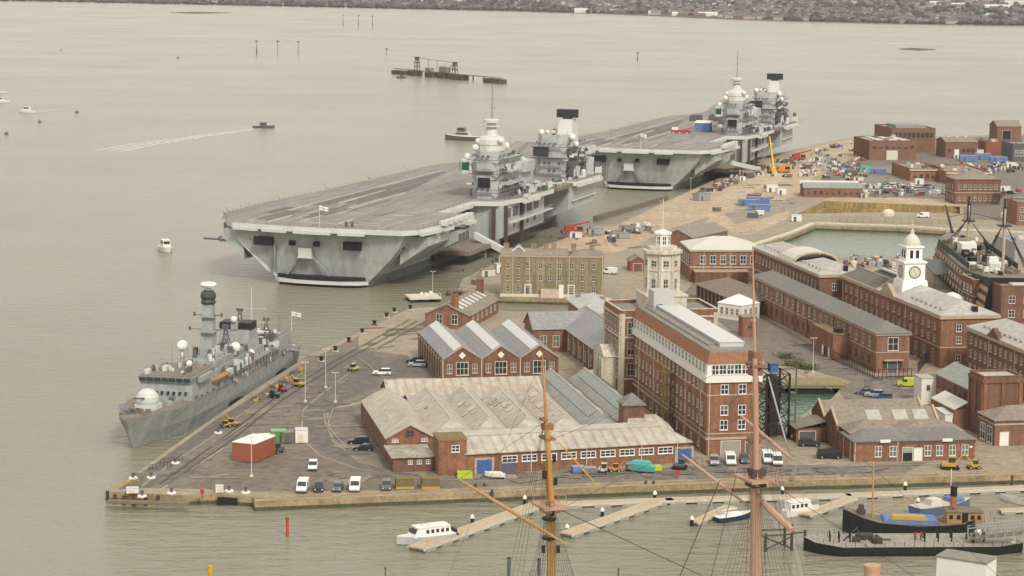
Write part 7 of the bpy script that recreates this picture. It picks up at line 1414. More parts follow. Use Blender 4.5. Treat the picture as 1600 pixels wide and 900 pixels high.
for px, py, r_, lab in ((1388, 337, 2.6, 'white storage dome on the dock side left of a white van'), (1572, 340, 2.4, 'white storage dome on the dock side near the three masted ship')):
    t = thing('storage_tank', lab, 'tank', at(px, py)); MB().lathe((0, 0, 0), [(r_, 0), (r_, 1.4), (r_*.8, 2.2), (r_*.4, 2.7), (.1, 2.9)], 14).build('tank', cream, t); MB().lathe((0, 0, 2.85), [(.3, 0), (.3, .4)], 8).build('hatch', steel, t)
t = thing('gazebo', 'white domed gazebo between the clock tower and the old three decker', 'gazebo', at(1487, 484)); MB().lathe((0, 0, 3.4), [(3.4, 0), (3.2, .5), (2.2, 1.4), (.8, 1.9), (.1, 2.1)], 14).build('dome', white, t); [MB().tube((2.9*cos(a), 2.9*sin(a), 0), (2.9*cos(a), 2.9*sin(a), 3.4), .12, None, 6).build('post', navy_dk, t) for a in (0, pi/3, 2*pi/3, pi, 4*pi/3, 5*pi/3)]
# carrier berths: floating camels and ramps between hull and jetty
for i, (a, c, lab) in enumerate((((706, 424, 0), (760, 408, 0), 'grey ramp pontoon under the side of the nearer carrier'), ((846, 372, 0), (876, 360, 0), 'grey fender pontoon near the bow of the nearer carrier'), ((1102, 281, 0), (1180, 252, 0), 'grey fender pontoon between the further carrier and the quay'), ((930, 345, 0), (1040, 312, 0), 'long brown timber fender along the quay between the carriers'))):
    p, q = at(*a), at(*c); d = q - p; b = MB(); b.box(0, -3.2 if i < 3 else -1, -1, d.length, 3.2 if i < 3 else 1, 1.3 if i < 3 else 2.0, 0); [b.tube((x, -3.3, .4), (x, 3.3, .4), .5, None, 8, 1) for x in (2, d.length - 2)] if i < 3 else None; tag(b.build('fender_pontoon', [M('weathered_pontoon', (.19, .175, .145), .9, .2, .3), tyre] if i < 3 else [timber, tyre], None, p, atan2(d.y, d.x)), lab, 'pontoon')
for a, c, z0, z1, lab in (((742, 372), (790, 398), 8, GZ + .5, 'sloping covered gangway from the nearer carrier to the point'), ((1140, 258), (1185, 268), 9, GZ + .5, 'sloping gangway from the further carrier down to the quay')):
    p, q = at(*a, z0), at(*c, z1); b = MB(); n_ = Vector((-(q-p).y, (q-p).x, 0)).normalized() * 1.3; zz = Vector((0, 0, 2.2)); b.add([p - n_, q - n_, q + n_, p + n_, p - n_ + zz, q - n_ + zz, q + n_ + zz, p + n_ + zz], [(3,2,1,0), (4,5,6,7), (0,1,5,4), (1,2,6,5), (2,3,7,6), (3,0,4,7)]); [b.tube(p.lerp(q, f) - Vector((0, 0, 1)), (p.lerp(q, f).x, p.lerp(q, f).y, -1), .3) for f in (.35, .8)]; tag(b.build('gangway', navy_white), lab, 'gangway')
# timber jetty, landing stage and piles by the inlet
p, q = at(694, 462, 0), at(786, 468, 0); d = q - p; w = d.length; t = thing('timber_jetty', 'timber jetty on piles along the point left of the yellow brick house', 'jetty', (p.x, p.y, 0), atan2(d.y, d.x)); MB().box(0, 0, 1.5, w, 5, 1.95).build('jetty_deck', timber, t); [MB().tube((x, .3, -2), (x, .3, 1.5), .28, None, 6).build('pile', timber_dk, t) for x in [1 + 2.4*k for k in range(int(w / 2.4))]]; b = MB(); [b.tube((1 + 2.4*k, .2, 1.95), (1 + 2.4*k, .2, 3), .06, None, 4) for k in range(int(w / 2.4))]; b.tube((1, .2, 3), (w - 1, .2, 3), .06, None, 4); b.build('handrail', timber, t)
p = at(662, 470, 0); t = thing('landing_stage', 'small white landing stage on dark floats at the mouth of the inlet', 'landing stage', p, R(14)); MB().box(-5, -3.4, .9, 5, 5.4, 1.5).build('stage_deck', cream, t); [MB().box(x - .9, -3.6, -.6, x + .9, 5.2, .88).build('float', black, t) for x in (-3.8, 0, 3.8)]; b = MB(); [b.tube((x, -3.2, 1.5), (x, -3.2, 2.6), .07, None, 4) for x in (-4.8, -1.6, 1.6, 4.8)]; b.tube((-4.8, -3.2, 2.6), (4.8, -3.2, 2.6), .06, None, 4); cluster(b, rnd, (-3, 0, 4, 4, 1.5), 6, .6, 1.2, (0,), 1.2); b.build('handrail', white, t)
for px, py, lab in ((746, 474, 'double timber dolphin standing in the inlet'), (800, 470, 'single dark pile standing off the yellow brick house')): b = MB(); b.tube((0, 0, -2), (.1, 0, 3.6), .5, .45, 8); (b.tube((1.2, .3, -2), (1.0, .3, 3.2), .45, .4, 8) if px < 780 else None); tag(b.build('mooring_dolphin', timber_dk, None, at(px, py, 0)), lab, 'dolphin')
# trees
def tree(px, py, h, m, lab, n=420, spread=.45):
    t = thing('bare_tree', lab, 'tree', at(px, py)); r_ = random.Random(px); b = MB(); b.tube((0, 0, 0), (.1, 0, h*.45), h*.035, h*.02, 7); ends = []
    for k in range(7): a = k * 2.4; e = Vector((h*.25*cos(a), h*.25*sin(a), h*r_.uniform(.6, .85))); b.tube((.1, 0, h*(.3 + .02*k)), e, h*.014, h*.005, 5); ends.append(e)
    b.build('trunk', twig, t); c = MB()
    for k in range(n):
        e = r_.choice(ends); p = e + Vector((r_.gauss(0, h*.13), r_.gauss(0, h*.13), r_.gauss(0, h*.12))); s = r_.uniform(.12, .4); a = r_.uniform(0, pi); u_ = Vector((cos(a), sin(a), r_.uniform(-.6, .6))) * s; v_ = Vector((-sin(a), cos(a), r_.uniform(-.4, .8))) * s
        c.add([p - u_, p + v_, p + u_], [(0, 1, 2)], k % 2)
    c.build('crown', [m, leaf], t)
tree(1530, 238, 9, twig, 'bare tree between the red sheds at upper right'); tree(1560, 320, 6, twig, 'small bare tree beside the dark red hip roofed house')
rb = random.Random(8)
for i, (px, py) in enumerate(((1238, 572), (1250, 575), (1264, 578), (1226, 560))):
    c = MB(); [c.add([p_, p_ + Vector((rb.uniform(-.4, .4), rb.uniform(-.4, .4), .35)), p_ + Vector((.35, .2, rb.uniform(-.2, .3)))], [(0, 1, 2)], k % 2) for k in range(240) for p_ in [Vector((rb.gauss(0, 1.2), rb.gauss(0, .8), abs(rb.gauss(.5, .45))))]]; tag(c.build('shrub', [leaf, M('olive_leaf', (.12, .13, .05), .95, .3, .5)], None, at(px, py)), 'low green shrub on the bank above the lock bridge', 'shrub', 'shrubs above the lock bridge')

# ================================================================== OUT ON THE WATER
def wheelhouse(x0, y0, x1, y1, z0, z1, m=white, nm='wheelhouse'):
    def f(t):
        b = MB(); b.taper((x0, y0, x1, y1), z0, (x0 + .15, y0 + .15, x1 - .15, y1 - .4), z1); b.box(x0 - .05, y0, z1 + .002, x1 + .05, y1 - .2, z1 + .15); o = b.build(nm, m, t)
        g = MB(); zz0, zz1 = z0 + (z1-z0)*.5, z0 + (z1-z0)*.88; g.box(x0 - .02, y0 + .5, zz0, x0 + .2, y1 - .7, zz1); g.box(x1 - .2, y0 + .5, zz0, x1 + .02, y1 - .7, zz1); g.box(x0 + .3, y1 - .5, zz0, x1 - .3, y1 - .12, zz1); g.build('window', glass, o)
    return f
def wake(px0, py0, pts, w0, w1, lab):
    m = M('wake_foam', (.82, .80, .74))
    if not m.get('broken'):       # foam breaks up into flecks with water showing between
        N = m.node_tree.nodes; L = m.node_tree.links; tc = N.new('ShaderNodeTexCoord'); n = N.new('ShaderNodeTexNoise'); n.inputs['Scale'].default_value = .28; n.inputs['Detail'].default_value = 5; L.new(tc.outputs['Object'], n.inputs['Vector'])
        r = N.new('ShaderNodeMapRange'); L.new(n.outputs[0], r.inputs[0]); r.inputs[1].default_value = .25; r.inputs[2].default_value = .62; r.inputs[4].default_value = .5; L.new(r.outputs[0], N['Principled BSDF'].inputs['Alpha']); m['broken'] = 1
    p = [at(px0, py0, .06)] + [at(x, y, .06) for x, y in pts]; b = MB(); n = len(p); r_ = random.Random(4)
    for s in (-1, 0, 1):
        prev = None
        for i in range(n - 1):
            d = (p[i+1] - p[i]).normalized(); nn = Vector((-d.y, d.x, 0)); k = 12
            for j in range(k + 1):
                f = (i + j/k) / (n - 1); w = w0 + (w1 - w0) * f; c = p[i].lerp(p[i+1], j/k) + nn * (s * w * .34 + r_.uniform(-.05, .05) * w) + Vector((0, 0, .01 * s)); h = nn * w * r_.uniform(.13, .19) * (1 - .4 * f)
                cur = (c - h, c + h)
                if prev and j: b.add([prev[0], cur[0], cur[1], prev[1]], [(0, 1, 2, 3)])
                prev = cur
    kind(tag(b.build('foam_wake', m), lab, 'wake'), 'stuff')
def mastp(x, y, z0, z1, m=steel):
    def f(t): b = MB(); b.tube((x, y, z0), (x, y, z1), .08, .05, 5); b.tube((x - .9, y, z0 + (z1-z0)*.7), (x + .9, y, z0 + (z1-z0)*.7), .05, None, 4); b.build('mast', m, t)
    return f
def all_(*fs):
    return lambda t, L, W, H: [f(t) for f in fs]
small_boat('patrol_boat', 'dark motor boat throwing a long white wake across the open water', at(412, 200, 0), R(-78), 14, 3.8, navy_dk, deck_brown, 0, all_(wheelhouse(-1.3, -2.5, 1.3, 2, 1.3, 3.4, navy_dk), mastp(0, -2.4, 3, 5)), H=1.4); wake(404, 201, [(340, 209), (270, 219), (215, 227), (170, 236)], 7, 22, 'long white wake trailing left behind the dark motor boat')
small_boat('motor_cruiser', 'white motor cruiser heading left with a short wake near the left edge', at(42, 176, 0), R(75), 12, 4.2, white, cream, 0, all_(wheelhouse(-1.5, -2.5, 1.5, 2.5, 1.6, 4.0)), H=1.8); wake(52, 175, [(70, 173), (92, 171)], 2.5, 5, 'short pale wake behind the white motor cruiser')
small_boat('sailing_yacht', 'upper white yacht just entering at the left edge', at(1, 145, 0), R(90), 11, 3.2, white, cream, 0, all_(wheelhouse(-1, -1.5, 1, 1.5, 1.2, 2), mastp(0, .5, 1.2, 13)))
small_boat('white_ferry', 'lower white boat just entering at the left edge', at(0, 160, 0), R(85), 14, 4, white, cream, 0, all_(wheelhouse(-1.5, -3, 1.5, 3, 1.4, 3.6)), H=1.5)
small_boat('harbour_tug', 'tug with a tall wheelhouse lying off the island of the nearer carrier', at(722, 219, 0), R(70), 22, 7, navy_dk, cream, 0, all_(wheelhouse(-2.6, -5, 2.6, 4, 2.2, 4.8, cream), wheelhouse(-1.7, -2, 1.7, 3, 5.0, 7.4, timber, 'upper_wheelhouse'), mastp(0, -2, 6, 15)), H=2.4, sheer=.9)
small_boat('white_launch', 'small white launch with a wheelhouse in the open water left of the nearer carrier', at(259, 392, 0), R(200), 13, 4.6, white, cream, 0, all_(wheelhouse(-1.4, -2.8, 1.4, 2.2, 1.5, 4.0), mastp(0, -1, 4, 7.2)), H=1.6)
small_boat('workboat', 'tiny dark workboat beside the offshore jetty', at(627, 122, 0), R(80), 9, 3.4, navy_dk, timber, 0, all_(wheelhouse(-1.1, -2, 1.1, 1, 1.2, 3.2, navy_dk)))
for px, py, m, lab in ((95, 78.5, yellow_paint, 'small yellow buoy far out at the upper left'), (278, 91, navy_dk, 'small dark buoy left of the channel markers'), (120, 176, navy_dk, 'small dark buoy right of the white motor cruiser'), (10, 210, navy_dk, 'dark buoy near the left edge below the yachts'), (62, 191, timber, 'tiny buoy below the white motor cruiser'), (1183, 188, black, 'small dark buoy right of the further carrier')):
    t = thing('mooring_buoy', lab, 'buoy', at(px, py, 0)); MB().lathe((0, 0, -.5), [(1.1, 0), (1.4, .8), (1.1, 1.5), (.3, 1.9)], 10).build('float', m, t); MB().tube((0, 0, 1.2), (0, 0, 2.6), .12, None, 5).build('topmark', m, t)
for px, py, yt, m, lab in ((401, 85, 63, navy_dk, 'leftmost of three channel marker posts far out'), (434, 85, 63, yellow_paint, 'middle of three channel marker posts far out with a yellow foot'), (466, 85, 64, yellow_paint, 'right one of three channel marker posts far out'), (536, 40, 22, navy_dk, 'faint channel post near the far shore, left of a pair'), (560, 41, 23, navy_dk, 'faint channel post near the far shore, middle'), (582, 42, 24, navy_dk, 'faint channel post near the far shore, right of a pair'), (996, 95, 82, navy_dk, 'single thin post in the water beyond the further carrier'), (604, 84, 76, yellow_paint, 'short yellow post left above the offshore jetty')):
    p = at(px, py, 0); h = at_depth(px, yt, p.y).z; t = thing('channel_marker', lab, 'channel marker', p); MB().tube((0, 0, -1), (0, 0, h*.45), .7, None, 6).build('pile', m, t); b = MB(); b.tube((0, 0, h*.4), (0, 0, h), .35, .25, 5); b.cbox((0, 0, h*.93), (3.0, .6, 1.4)); b.build('topmark', navy_dk, t)
# offshore jetty
p, q = at(617, 115, 0), at(786, 131, 0); d = q - p; w = d.length; t = thing('offshore_jetty', 'long offshore jetty on piles with gantries out in the open harbour', 'jetty', p, atan2(d.y, d.x)); f = lambda px: w * (px - 617) / 169.
b = MB()
for a, c, h in ((617, 638, 3.4), (645, 656, 4.4), (672, 684, 4.4), (691, 701, 4.4), (710, 730, 4.6), (762, 786, 3.8)): b.box(f(a), -4, -1, f(c), 4, h)
b.build('dolphin', M('jetty_steel', (.085, .075, .06), .9, .3, .1), t); b = MB(); b.box(f(617), -1.2, 4.6, f(786), 1.2, 5.3); [b.tube((f(x), 0, -1), (f(x), 0, 4.6), .7, None, 6) for x in (640, 662, 705, 742, 758)]; b.build('walkway', M('jetty_grey', (.20, .19, .16), .9, .2, .1), t)
for x, h in ((654, 15), (714, 13)):
    b = MB(); z = 5.3; [b.tube((f(x) + sx*2.2, sy*2, 4), (f(x) + sx*1.2, sy*1, h + 3), .35, None, 4) for sx in (-1, 1) for sy in (-1, 1)]; [b.cbox((f(x), 0, zz), (5, 4, .8)) for zz in (9, 12.5, h + 2.5)]; b.cbox((f(x), 0, h + 1), (3.4, 3, 3)); b.build('gantry_tower', navy_dk, t)
b = MB(); b.tube((f(654), 0, 17), (f(714), 0, 15.2), .3, None, 4); [b.tube((f(x), 0, 5), (f(x), 0, 16.4), .3, None, 4) for x in (672, 686)]; b.cbox((f(698), 0, 8), (14, 4, 5)); [b.tube((f(690) + 4*k, -1, 5), (f(690) + 4*k, 1, 11 + (k % 3)), .3, None, 4) for k in range(7)]; b.cbox((f(674), 0, 7), (8, 5, 3)); b.build('pipe_gantry', M('jetty_green_grey', (.20, .21, .18), .8, .2, .1), t)
# beacons in the near water
t = thing('red_beacon', 'red port hand pile standing alone in the water off the south quay', 'beacon', at(449, 838, 0)); h = at_depth(449, 808, at(449, 838, 0).y).z; MB().tube((0, 0, -2), (0, 0, h - .5), .30, .27, 10).build('pile', M('beacon_red', (.40, .06, .02), .6, .15, .6), t); MB().tube((0, 0, h - .5), (0, 0, h), .36, None, 10).build('topmark', red_paint, t)
t = thing('yellow_pile', 'yellow topped pile at the bottom edge of the view', 'beacon', at(329, 912, 0)); h = at_depth(329, 884, at(329, 912, 0).y).z; MB().tube((0, 0, -2), (0, 0, h - 1.2), .4, None, 10).build('pile', M('pile_yellow', (.50, .30, .03), .6, .15, .6), t); MB().tube((0, 0, h - 1.2), (0, 0, h), .46, None, 10).build('pile_cap', M('pile_yellow', (.50, .30, .03)), t)
# marina pontoons
def pontoon(a, c, w, label, fl=True):
    p, q = at(*a, 0), at(*c, 0); d = q - p; L = d.length; t = thing('pontoon', label, 'pontoon', p, atan2(d.y, d.x)); MB().box(0, -w/2, .55, L, w/2, .8).build('walkway', planks, t)
    b = MB(); b.box(-.08, -w/2 - .15, .3, L + .08, -w/2 - .003, .83); b.box(-.08, w/2 + .003, .3, L + .08, w/2 + .15, .83); b.build('edge_board', M('edge_white', (.50, .47, .40), .8, .15, .5), t)
    if fl:
        n = max(2, int(L / 5))
        for k in range(n): MB().box(L * (k + .12) / n, -w/2 - .3, -.5, L * (k + .7) / n, w/2 + .3, .52).build('float', M('pontoon_float', (.33, .31, .26), .8, .2, .6), t)
    return t
pontoon((650, 862), (842, 793), 3.4, 'broad planked pontoon arm reaching down left behind the orange mast')
pontoon((832, 794), (1052, 786), 2.4, 'main walkway pontoon between the orange and the pink mast')
pontoon((1040, 786), (1330, 779), 2.4, 'main walkway pontoon behind the pink mast')
pontoon((1322, 779), (1640, 765), 2.4, 'main walkway pontoon at the right behind the moored boats')
pontoon((884, 840), (1024, 790), 2.6, 'shorter pontoon finger angled down left between the two masts')
pontoon((1084, 822), (1140, 796), 1.8, 'narrow pontoon finger beside the white yacht')
pontoon((1258, 810), (1332, 783), 2.2, 'pontoon finger right of the white motor launch')
pontoon((1432, 797), (1470, 786), 1.6, 'small pontoon finger beside the blue workboat')
pontoon((1562, 803), (1620, 800), 1.6, 'small pontoon at the right edge by the ramp')
for px, py, yt in ((738, 819, 804), (820, 789, 774), (886, 832, 819), (941, 808, 793), (1023, 783, 767), (1081, 822, 806), (1222, 778, 760), (1414, 772, 753), (1434, 796, 778)):
    p = at(px, py, 0); h = at_depth(px, yt, p.y).z; t = thing('guide_pile', 'black guide pile with a white cap holding the pontoons', 'pile', p, 0, 'guide piles of the pontoons'); MB().tube((0, 0, -2), (0, 0, h - .7), .34, None, 10).build('pile', black, t); MB().lathe((0, 0, h - .7), [(.42, 0), (.38, .4), (.05, .8)], 10).build('cap', white, t)
for i, (px, py) in enumerate(((795, 905), (842, 907), (966, 912), (602, 912))):
    p = at(px, py, 0); h = at_depth(px, (872, 874, 890, 888)[i], p.y).z; t = thing('mooring_pile', 'slim dark mooring pile rising at the bottom edge of the view', 'pile', p, 0, 'dark piles at the bottom edge'); MB().tube((0, 0, -2), (0, 0, h), (.3, .3, .15, .12)[i], None, 8).build('pile', navy_dk, t); MB().tube((0, 0, h), (0, 0, h + .15), .34 if i < 2 else .18, None, 8).build('cap', black, t)
for px, py in ((1008, 771), (1020, 771), (768, 785), (1580, 762), (742, 776), (756, 775)): tag(MB().tube((0, 0, -2), (.1, 0, 2.6), .3, .26, 8).build('fender_pile', timber_dk, None, at(px, py, 0)), 'short dark fender pile along the south quay face', 'pile', 'fender piles along the south quay')
# boats on the pontoons
def cabin_boat(t, L, W, H):
    b = MB(); b.taper((-W*.42, -L*.40, W*.42, L*.26), H - .1, (-W*.37, -L*.39, W*.37, L*.17), H + 1.6); b.box(-W*.40, -L*.395, H + 1.602, W*.40, L*.19, H + 1.72); b.box(-W*.2, -L*.3, H + 1.722, W*.2, -L*.05, H + 1.95); o = b.build('cabin', white, t); g = MB(); [g.box(s*W*.4 - .06, -L*.36 + k*1.0, H + .55, s*W*.4 + .06, -L*.36 + k*1.0 + .55, H + 1.2) for s in (-1, 1) for k in range(max(2, int(L*.5/1.0)))]; g.box(-W*.32, L*.17, H + .6, W*.32, L*.235, H + 1.35); g.build('window', glass, o); mastp(0, L*.05, H + 1.4, H + 3.6)(t)
t = small_boat('passenger_launch', 'grey and white passenger launch with a row of dark windows by the long pontoon', at(664, 846, 0), R(118), 11.5, 3.7, M('pale_grey_hull', (.42, .43, .42), .5, .1, .3), white, 0, cabin_boat, H=1.3)
b = MB(); b.box(-1.1, -6.4, .4, 1.1, -5.6, 1.1); [b.tube((x, -6.0, .8), (x, -6.0, 1.9), .3, None, 8) for x in (-.6, .6)]; b.build('outboard', black, t)
t = small_boat('sailing_boat', 'white and navy sailing yacht lying at a pontoon left of the pink mast', at(1147, 812, 0), R(-58), 8.6, 2.7, M('navy_blue_hull', (.03, .04, .08), .4, .1, .3), white, 0, lambda t, L, W, H: (MB().taper((-.8, -2.2, .8, 1.6), H - .05, (-.6, -2, .6, 1.0), H + .6).build('cabin', white, t), MB().tube((0, .6, H), (0, .6, H + 4.5), .07, .04, 6).build('mast', steel, t), MB().path([(0, .6, H + 1.2), (0, -3, H + 1.1)], .16).build('furled_sail', cream, t)), H=1.0)
small_boat('motor_launch', 'white motor launch with dark waterline right of the pink mast', at(1252, 804, 0), R(-62), 8.2, 2.8, white, cream, 0, cabin_boat, H=1.2)
t = small_boat('blue_workboat', 'blue hulled workboat with a white deck at the right hand pontoon', at(1472, 800, 0), R(-60), 14, 4.6, M('faded_blue_hull', (.10, .14, .22), .6, .15, .3), M('white_deck', (.46, .43, .37), .8, .1, .4), 0, lambda t, L, W, H: (MB().box(-1.6, 1.5, H, 1.6, 4.2, H + .9).build('hatch', blue_tarp, t), MB().box(-1, -3.6, H, 1, -1.2, H + 1.2).build('cabin', cream, t)), H=1.8)
small_boat('white_dinghy', 'open white boat cut by the right edge at the main pontoon', at(1588, 785, 0), R(42), 7.5, 2.6, white, M('grey_inside', (.30, .28, .25), .8, .1, .4), 0, lambda t, L, W, H: [MB().box(-1.0, y, H - .1, 1.0, y + .35, H + .05).build('thwart', timber, t) for y in (-2, -.4, 1.2)], H=.9)
# the steam coaster and the lighter
pa, pb = at(1316, 830, 0), at(1524, 834, 0); d = pb - pa; Lc = d.length; t = thing('steam_coaster', 'black coaster with a tan deckhouse, tall red funnel and a blue tarpaulin over its hold', 'coaster', (pa.x, pa.y, 0), atan2(d.y, d.x) - pi/2)
def sec2(w, z): return [(w*.8, -.6), (w*.97, .3), (w, z)]
stc = [(0, [(.1, -.6), (.15, .3), (.3, 4.4)]), (1.2, sec2(1.4, 4.1)), (3.5, sec2(2.6, 3.3)), (6.5, sec2(3.1, 2.5)), (14, sec2(3.2, 2.0)), (18.5, sec2(3.2, 2.2)), (22.5, sec2(3.1, 2.6)), (Lc - 2, sec2(2.6, 2.9)), (Lc, sec2(1.5, 3.1))]
MB().loft(stc, 0, True, 1).build('hull', [black, timber], t)
MB().extr_x([(7.2, 2.3), (17.6, 2.0), (17.4, 2.9), (12, 3.2), (7.6, 3.0)], -2.5, 2.5).build('hatch_tarpaulin', blue_tarp, t)
b = MB(); b.box(-2.0, 19.2, 2.2, 2.0, 25.8, 4.5, 0); b.box(-2.2, 19.0, 4.503, 2.2, 26.0, 4.7, 1); o_ = b.build('deckhouse', [M('tan_paint', (.34, .20, .08), .6, .12, .5), timber], t); b = MB(); [b.box(s*2.01 - .03, y, 3.2, s*2.01 + .03, y + .7, 4.0) for s in (-1, 1) for y in (19.6, 21.0, 23.6, 24.8)]; b.box(-2.04, 22.3, 2.4, -2.0, 22.9, 4.3); b.box(2.0, 22.0, 2.3, 2.06, 23.1, 4.4); b.build('porthole', black, o_)
b = MB(); b.lathe((0, 20.6, 5.2), [(.66, 0), (.64, 2.0)], 12, 0); b.lathe((0, 20.6, 7.2), [(.65, 0), (.64, 1.7), (.7, 1.75), (.7, 1.95)], 12, 1); b.build('funnel', [M('funnel_red', (.32, .12, .07), .6, .12, .5), black], t); MB().tube((0, 20.0, 8), (0, 20.0, 12.4), .07, None, 5).build('flagstaff', white, t)
b = MB(); b.tube((0, 5.6, 2.4), (0, 5.4, 13.6), .2, .13, 8); b.tube((0, 5.7, 4), (0, 13, 6.6), .13, .09, 6); b.build('cargo_mast', M('varnished_spar', (.42, .25, .09), .6, .15, .4), t); b = MB(); b.lathe((0, 3.4, 3.4), [(.8, 0), (.9, .8), (.3, 1.4)], 8); b.cbox((0, 3.4, 4.8), (1.4, .9, .8)); b.build('winch', rust, t); b = MB(); b.extr_x([(8.5, 3.1), (15.5, 2.9), (15, 3.7), (9, 3.8)], 1.0, 2.6); b.build('spare_boat', yellow_paint, t)
b = MB(); [b.tube((s*w, y, z), (s*w, y, z + 1), .05, None, 4) for s in (-1, 1) for w, y, z in ((2.9, 24, 2.7), (2.6, 26, 2.8), (2.2, 28, 2.9), (1.6, Lc - .2, 3.1))]; b.build('rail', black, t)
pa, pb = at(1256, 860, 0), at(1590, 857, 0); d = pb - pa; Ll = d.length; t = thing('lighter', 'long black flat decked lighter moored in front of the coaster', 'barge', (pa.x, pa.y, 0), atan2(d.y, d.x) - pi/2)
stl = [(0, [(.2, .2), (.3, .6), (.5, 2.6)]), (1.5, [(1.8, -.6), (2.3, .3), (2.9, 2.2)]), (6, [(4.2, -.6), (4.8, .3), (5.0, 1.8)]), (Ll - 5, [(4.2, -.6), (4.8, .3), (5.0, 1.7)]), (Ll, [(2.4, -.2), (3, .4), (3.2, 1.9)])]
MB().loft(stl, 0, True, 1).build('hull', [black, M('lighter_deck', (.29, .26, .22), .95, .2, .3, 1.5)], t)
b = MB()
for y in (4.5, 6.2, 8.2, 22, 24.5, 27, 33): b.tube((1.2, y, 1.7), (1.2, y, 3.4), .16, None, 6); b.tube((-1.6, y + .5, 1.7), (-1.6, y + .5, 3.2), .16, None, 6)
for y in [3 + 1.8*k for k in range(int(Ll / 1.8) - 3)]: b.tube((4.7 if y > 5 else 2.6, y, 1.7), (4.7 if y > 5 else 2.6, y, 2.7), .05, None, 4); b.tube((-4.7 if y > 5 else -2.6, y, 1.7), (-4.7 if y > 5 else -2.6, y, 2.7), .05, None, 4)
b.build('stanchion', black, t); b = MB(); b.tube((.3, 7, 1.7), (.3, 9.6, 4.2), .14, None, 5); b.tube((-.3, 11, 1.7), (-.3, 9.6, 4.2), .14, None, 5); b.box(-2.6, 10, 1.7, -.6, 13, 2.6); b.box(-.5, 12, 1.75, .2, 16, 1.95); rl = random.Random(2); cluster(b, rl, (-3, 8, 3, 14, 1.75), 10, .4, 1.1, (0,), 1.2); cluster(b, rl, (-3, 30, 0, 34, 1.75), 6, .4, 1.0, (0,), 1); b.build('deck_gear', timber_dk, t)
b = MB(); b.lathe((-2.2, 33, 1.75), [(.7, 0), (.7, 1.0), (.3, 1.3)], 8); b.lathe((2.6, 38, 1.75), [(.5, 0), (.5, .9)], 8); b.build('tank', white, t)
LT, LTr = t, (Vector((pa.x, pa.y, 0)), atan2(d.y, d.x) - pi/2)
# two people in red on the lighter
def person(p, rz, jacket, label, bend=0.0):
    t = thing('person', label, 'person', p, rz, None)
    bm_v = {'pel': (0, 0, .95), 'che': (0, .04 + bend, 1.32), 'nec': (0, .05 + bend, 1.5), 'hea': (0, .07 + bend, 1.62), 'top': (0, .07 + bend, 1.74), 'hl': (-.1, 0, .9), 'kl': (-.12, .05, .5), 'al': (-.13, -.02, .08), 'tl': (-.13, .14, .04), 'hr': (.1, 0, .9), 'kr': (.13, .02, .5), 'ar': (.15, -.06, .08), 'tr': (.15, .1, .04), 'sl': (-.2, .04 + bend, 1.42), 'el': (-.28, .05 + bend, 1.15), 'wl': (-.26, .2 + bend, .95), 'sr': (.2, .04 + bend, 1.42), 'er': (.29, .03 + bend, 1.15), 'wr': (.27, .18 + bend, .93)}
    rad = {'pel': .15, 'che': .17, 'nec': .06, 'hea': .1, 'top': .085, 'hl': .1, 'kl': .075, 'al': .05, 'tl': .05, 'hr': .1, 'kr': .075, 'ar': .05, 'tr': .05, 'sl': .085, 'el': .06, 'wl': .045, 'sr': .085, 'er': .06, 'wr': .045}
    ks = list(bm_v); ed = [('pel', 'che'), ('che', 'nec'), ('nec', 'hea'), ('hea', 'top'), ('pel', 'hl'), ('hl', 'kl'), ('kl', 'al'), ('al', 'tl'), ('pel', 'hr'), ('hr', 'kr'), ('kr', 'ar'), ('ar', 'tr'), ('che', 'sl'), ('sl', 'el'), ('el', 'wl'), ('che', 'sr'), ('sr', 'er'), ('er', 'wr')]
    me = bpy.data.meshes.new('body'); me.from_pydata([bm_v[k] for k in ks], [(ks.index(a), ks.index(c)) for a, c in ed], []); o = put(me, 'body', t); sk = o.modifiers.new('skin', 'SKIN'); o.modifiers.new('sub', 'SUBSURF').levels = 1; o.modifiers['sub'].render_levels = 1
    for i, k in enumerate(ks): me.skin_vertices[0].data[i].radius = (rad[k],) * 2; me.skin_vertices[0].data[i].use_root = (k == 'pel')
    dg = bpy.context.evaluated_depsgraph_get(); ev = bpy.data.meshes.new_from_object(o.evaluated_get(dg)); o.modifiers.clear(); o.data = ev; ev.materials.clear(); [ev.materials.append(m) for m in (skin, jacket, cloth_dark)]
    for f in ev.polygons: c = f.center; f.material_index = 2 if c.z < .93 else (1 if 1.0 < c.z < 1.5 or (c.z >= .93 and abs(c.x) < .24) else 0)
    b = MB(); b.ball((0, .06 + bend, 1.7), .115, 10, 0, .85); b.build('hair', M('dark_hair', (.03, .022, .016), .8, .2, 2), t); return t
for x, y, rz, lab in ((.5, 20.4, 1.9, 'person in a red jacket standing at the left on the lighter deck'), (.2, 21.6, -1.6, 'person in a red jacket standing at the right on the lighter deck')):
    p = LTr[0] + Matrix.Rotation(LTr[1], 3, 'Z') @ Vector((x, y, 1.76)); person(p, LTr[1] + rz, cloth_red, lab)
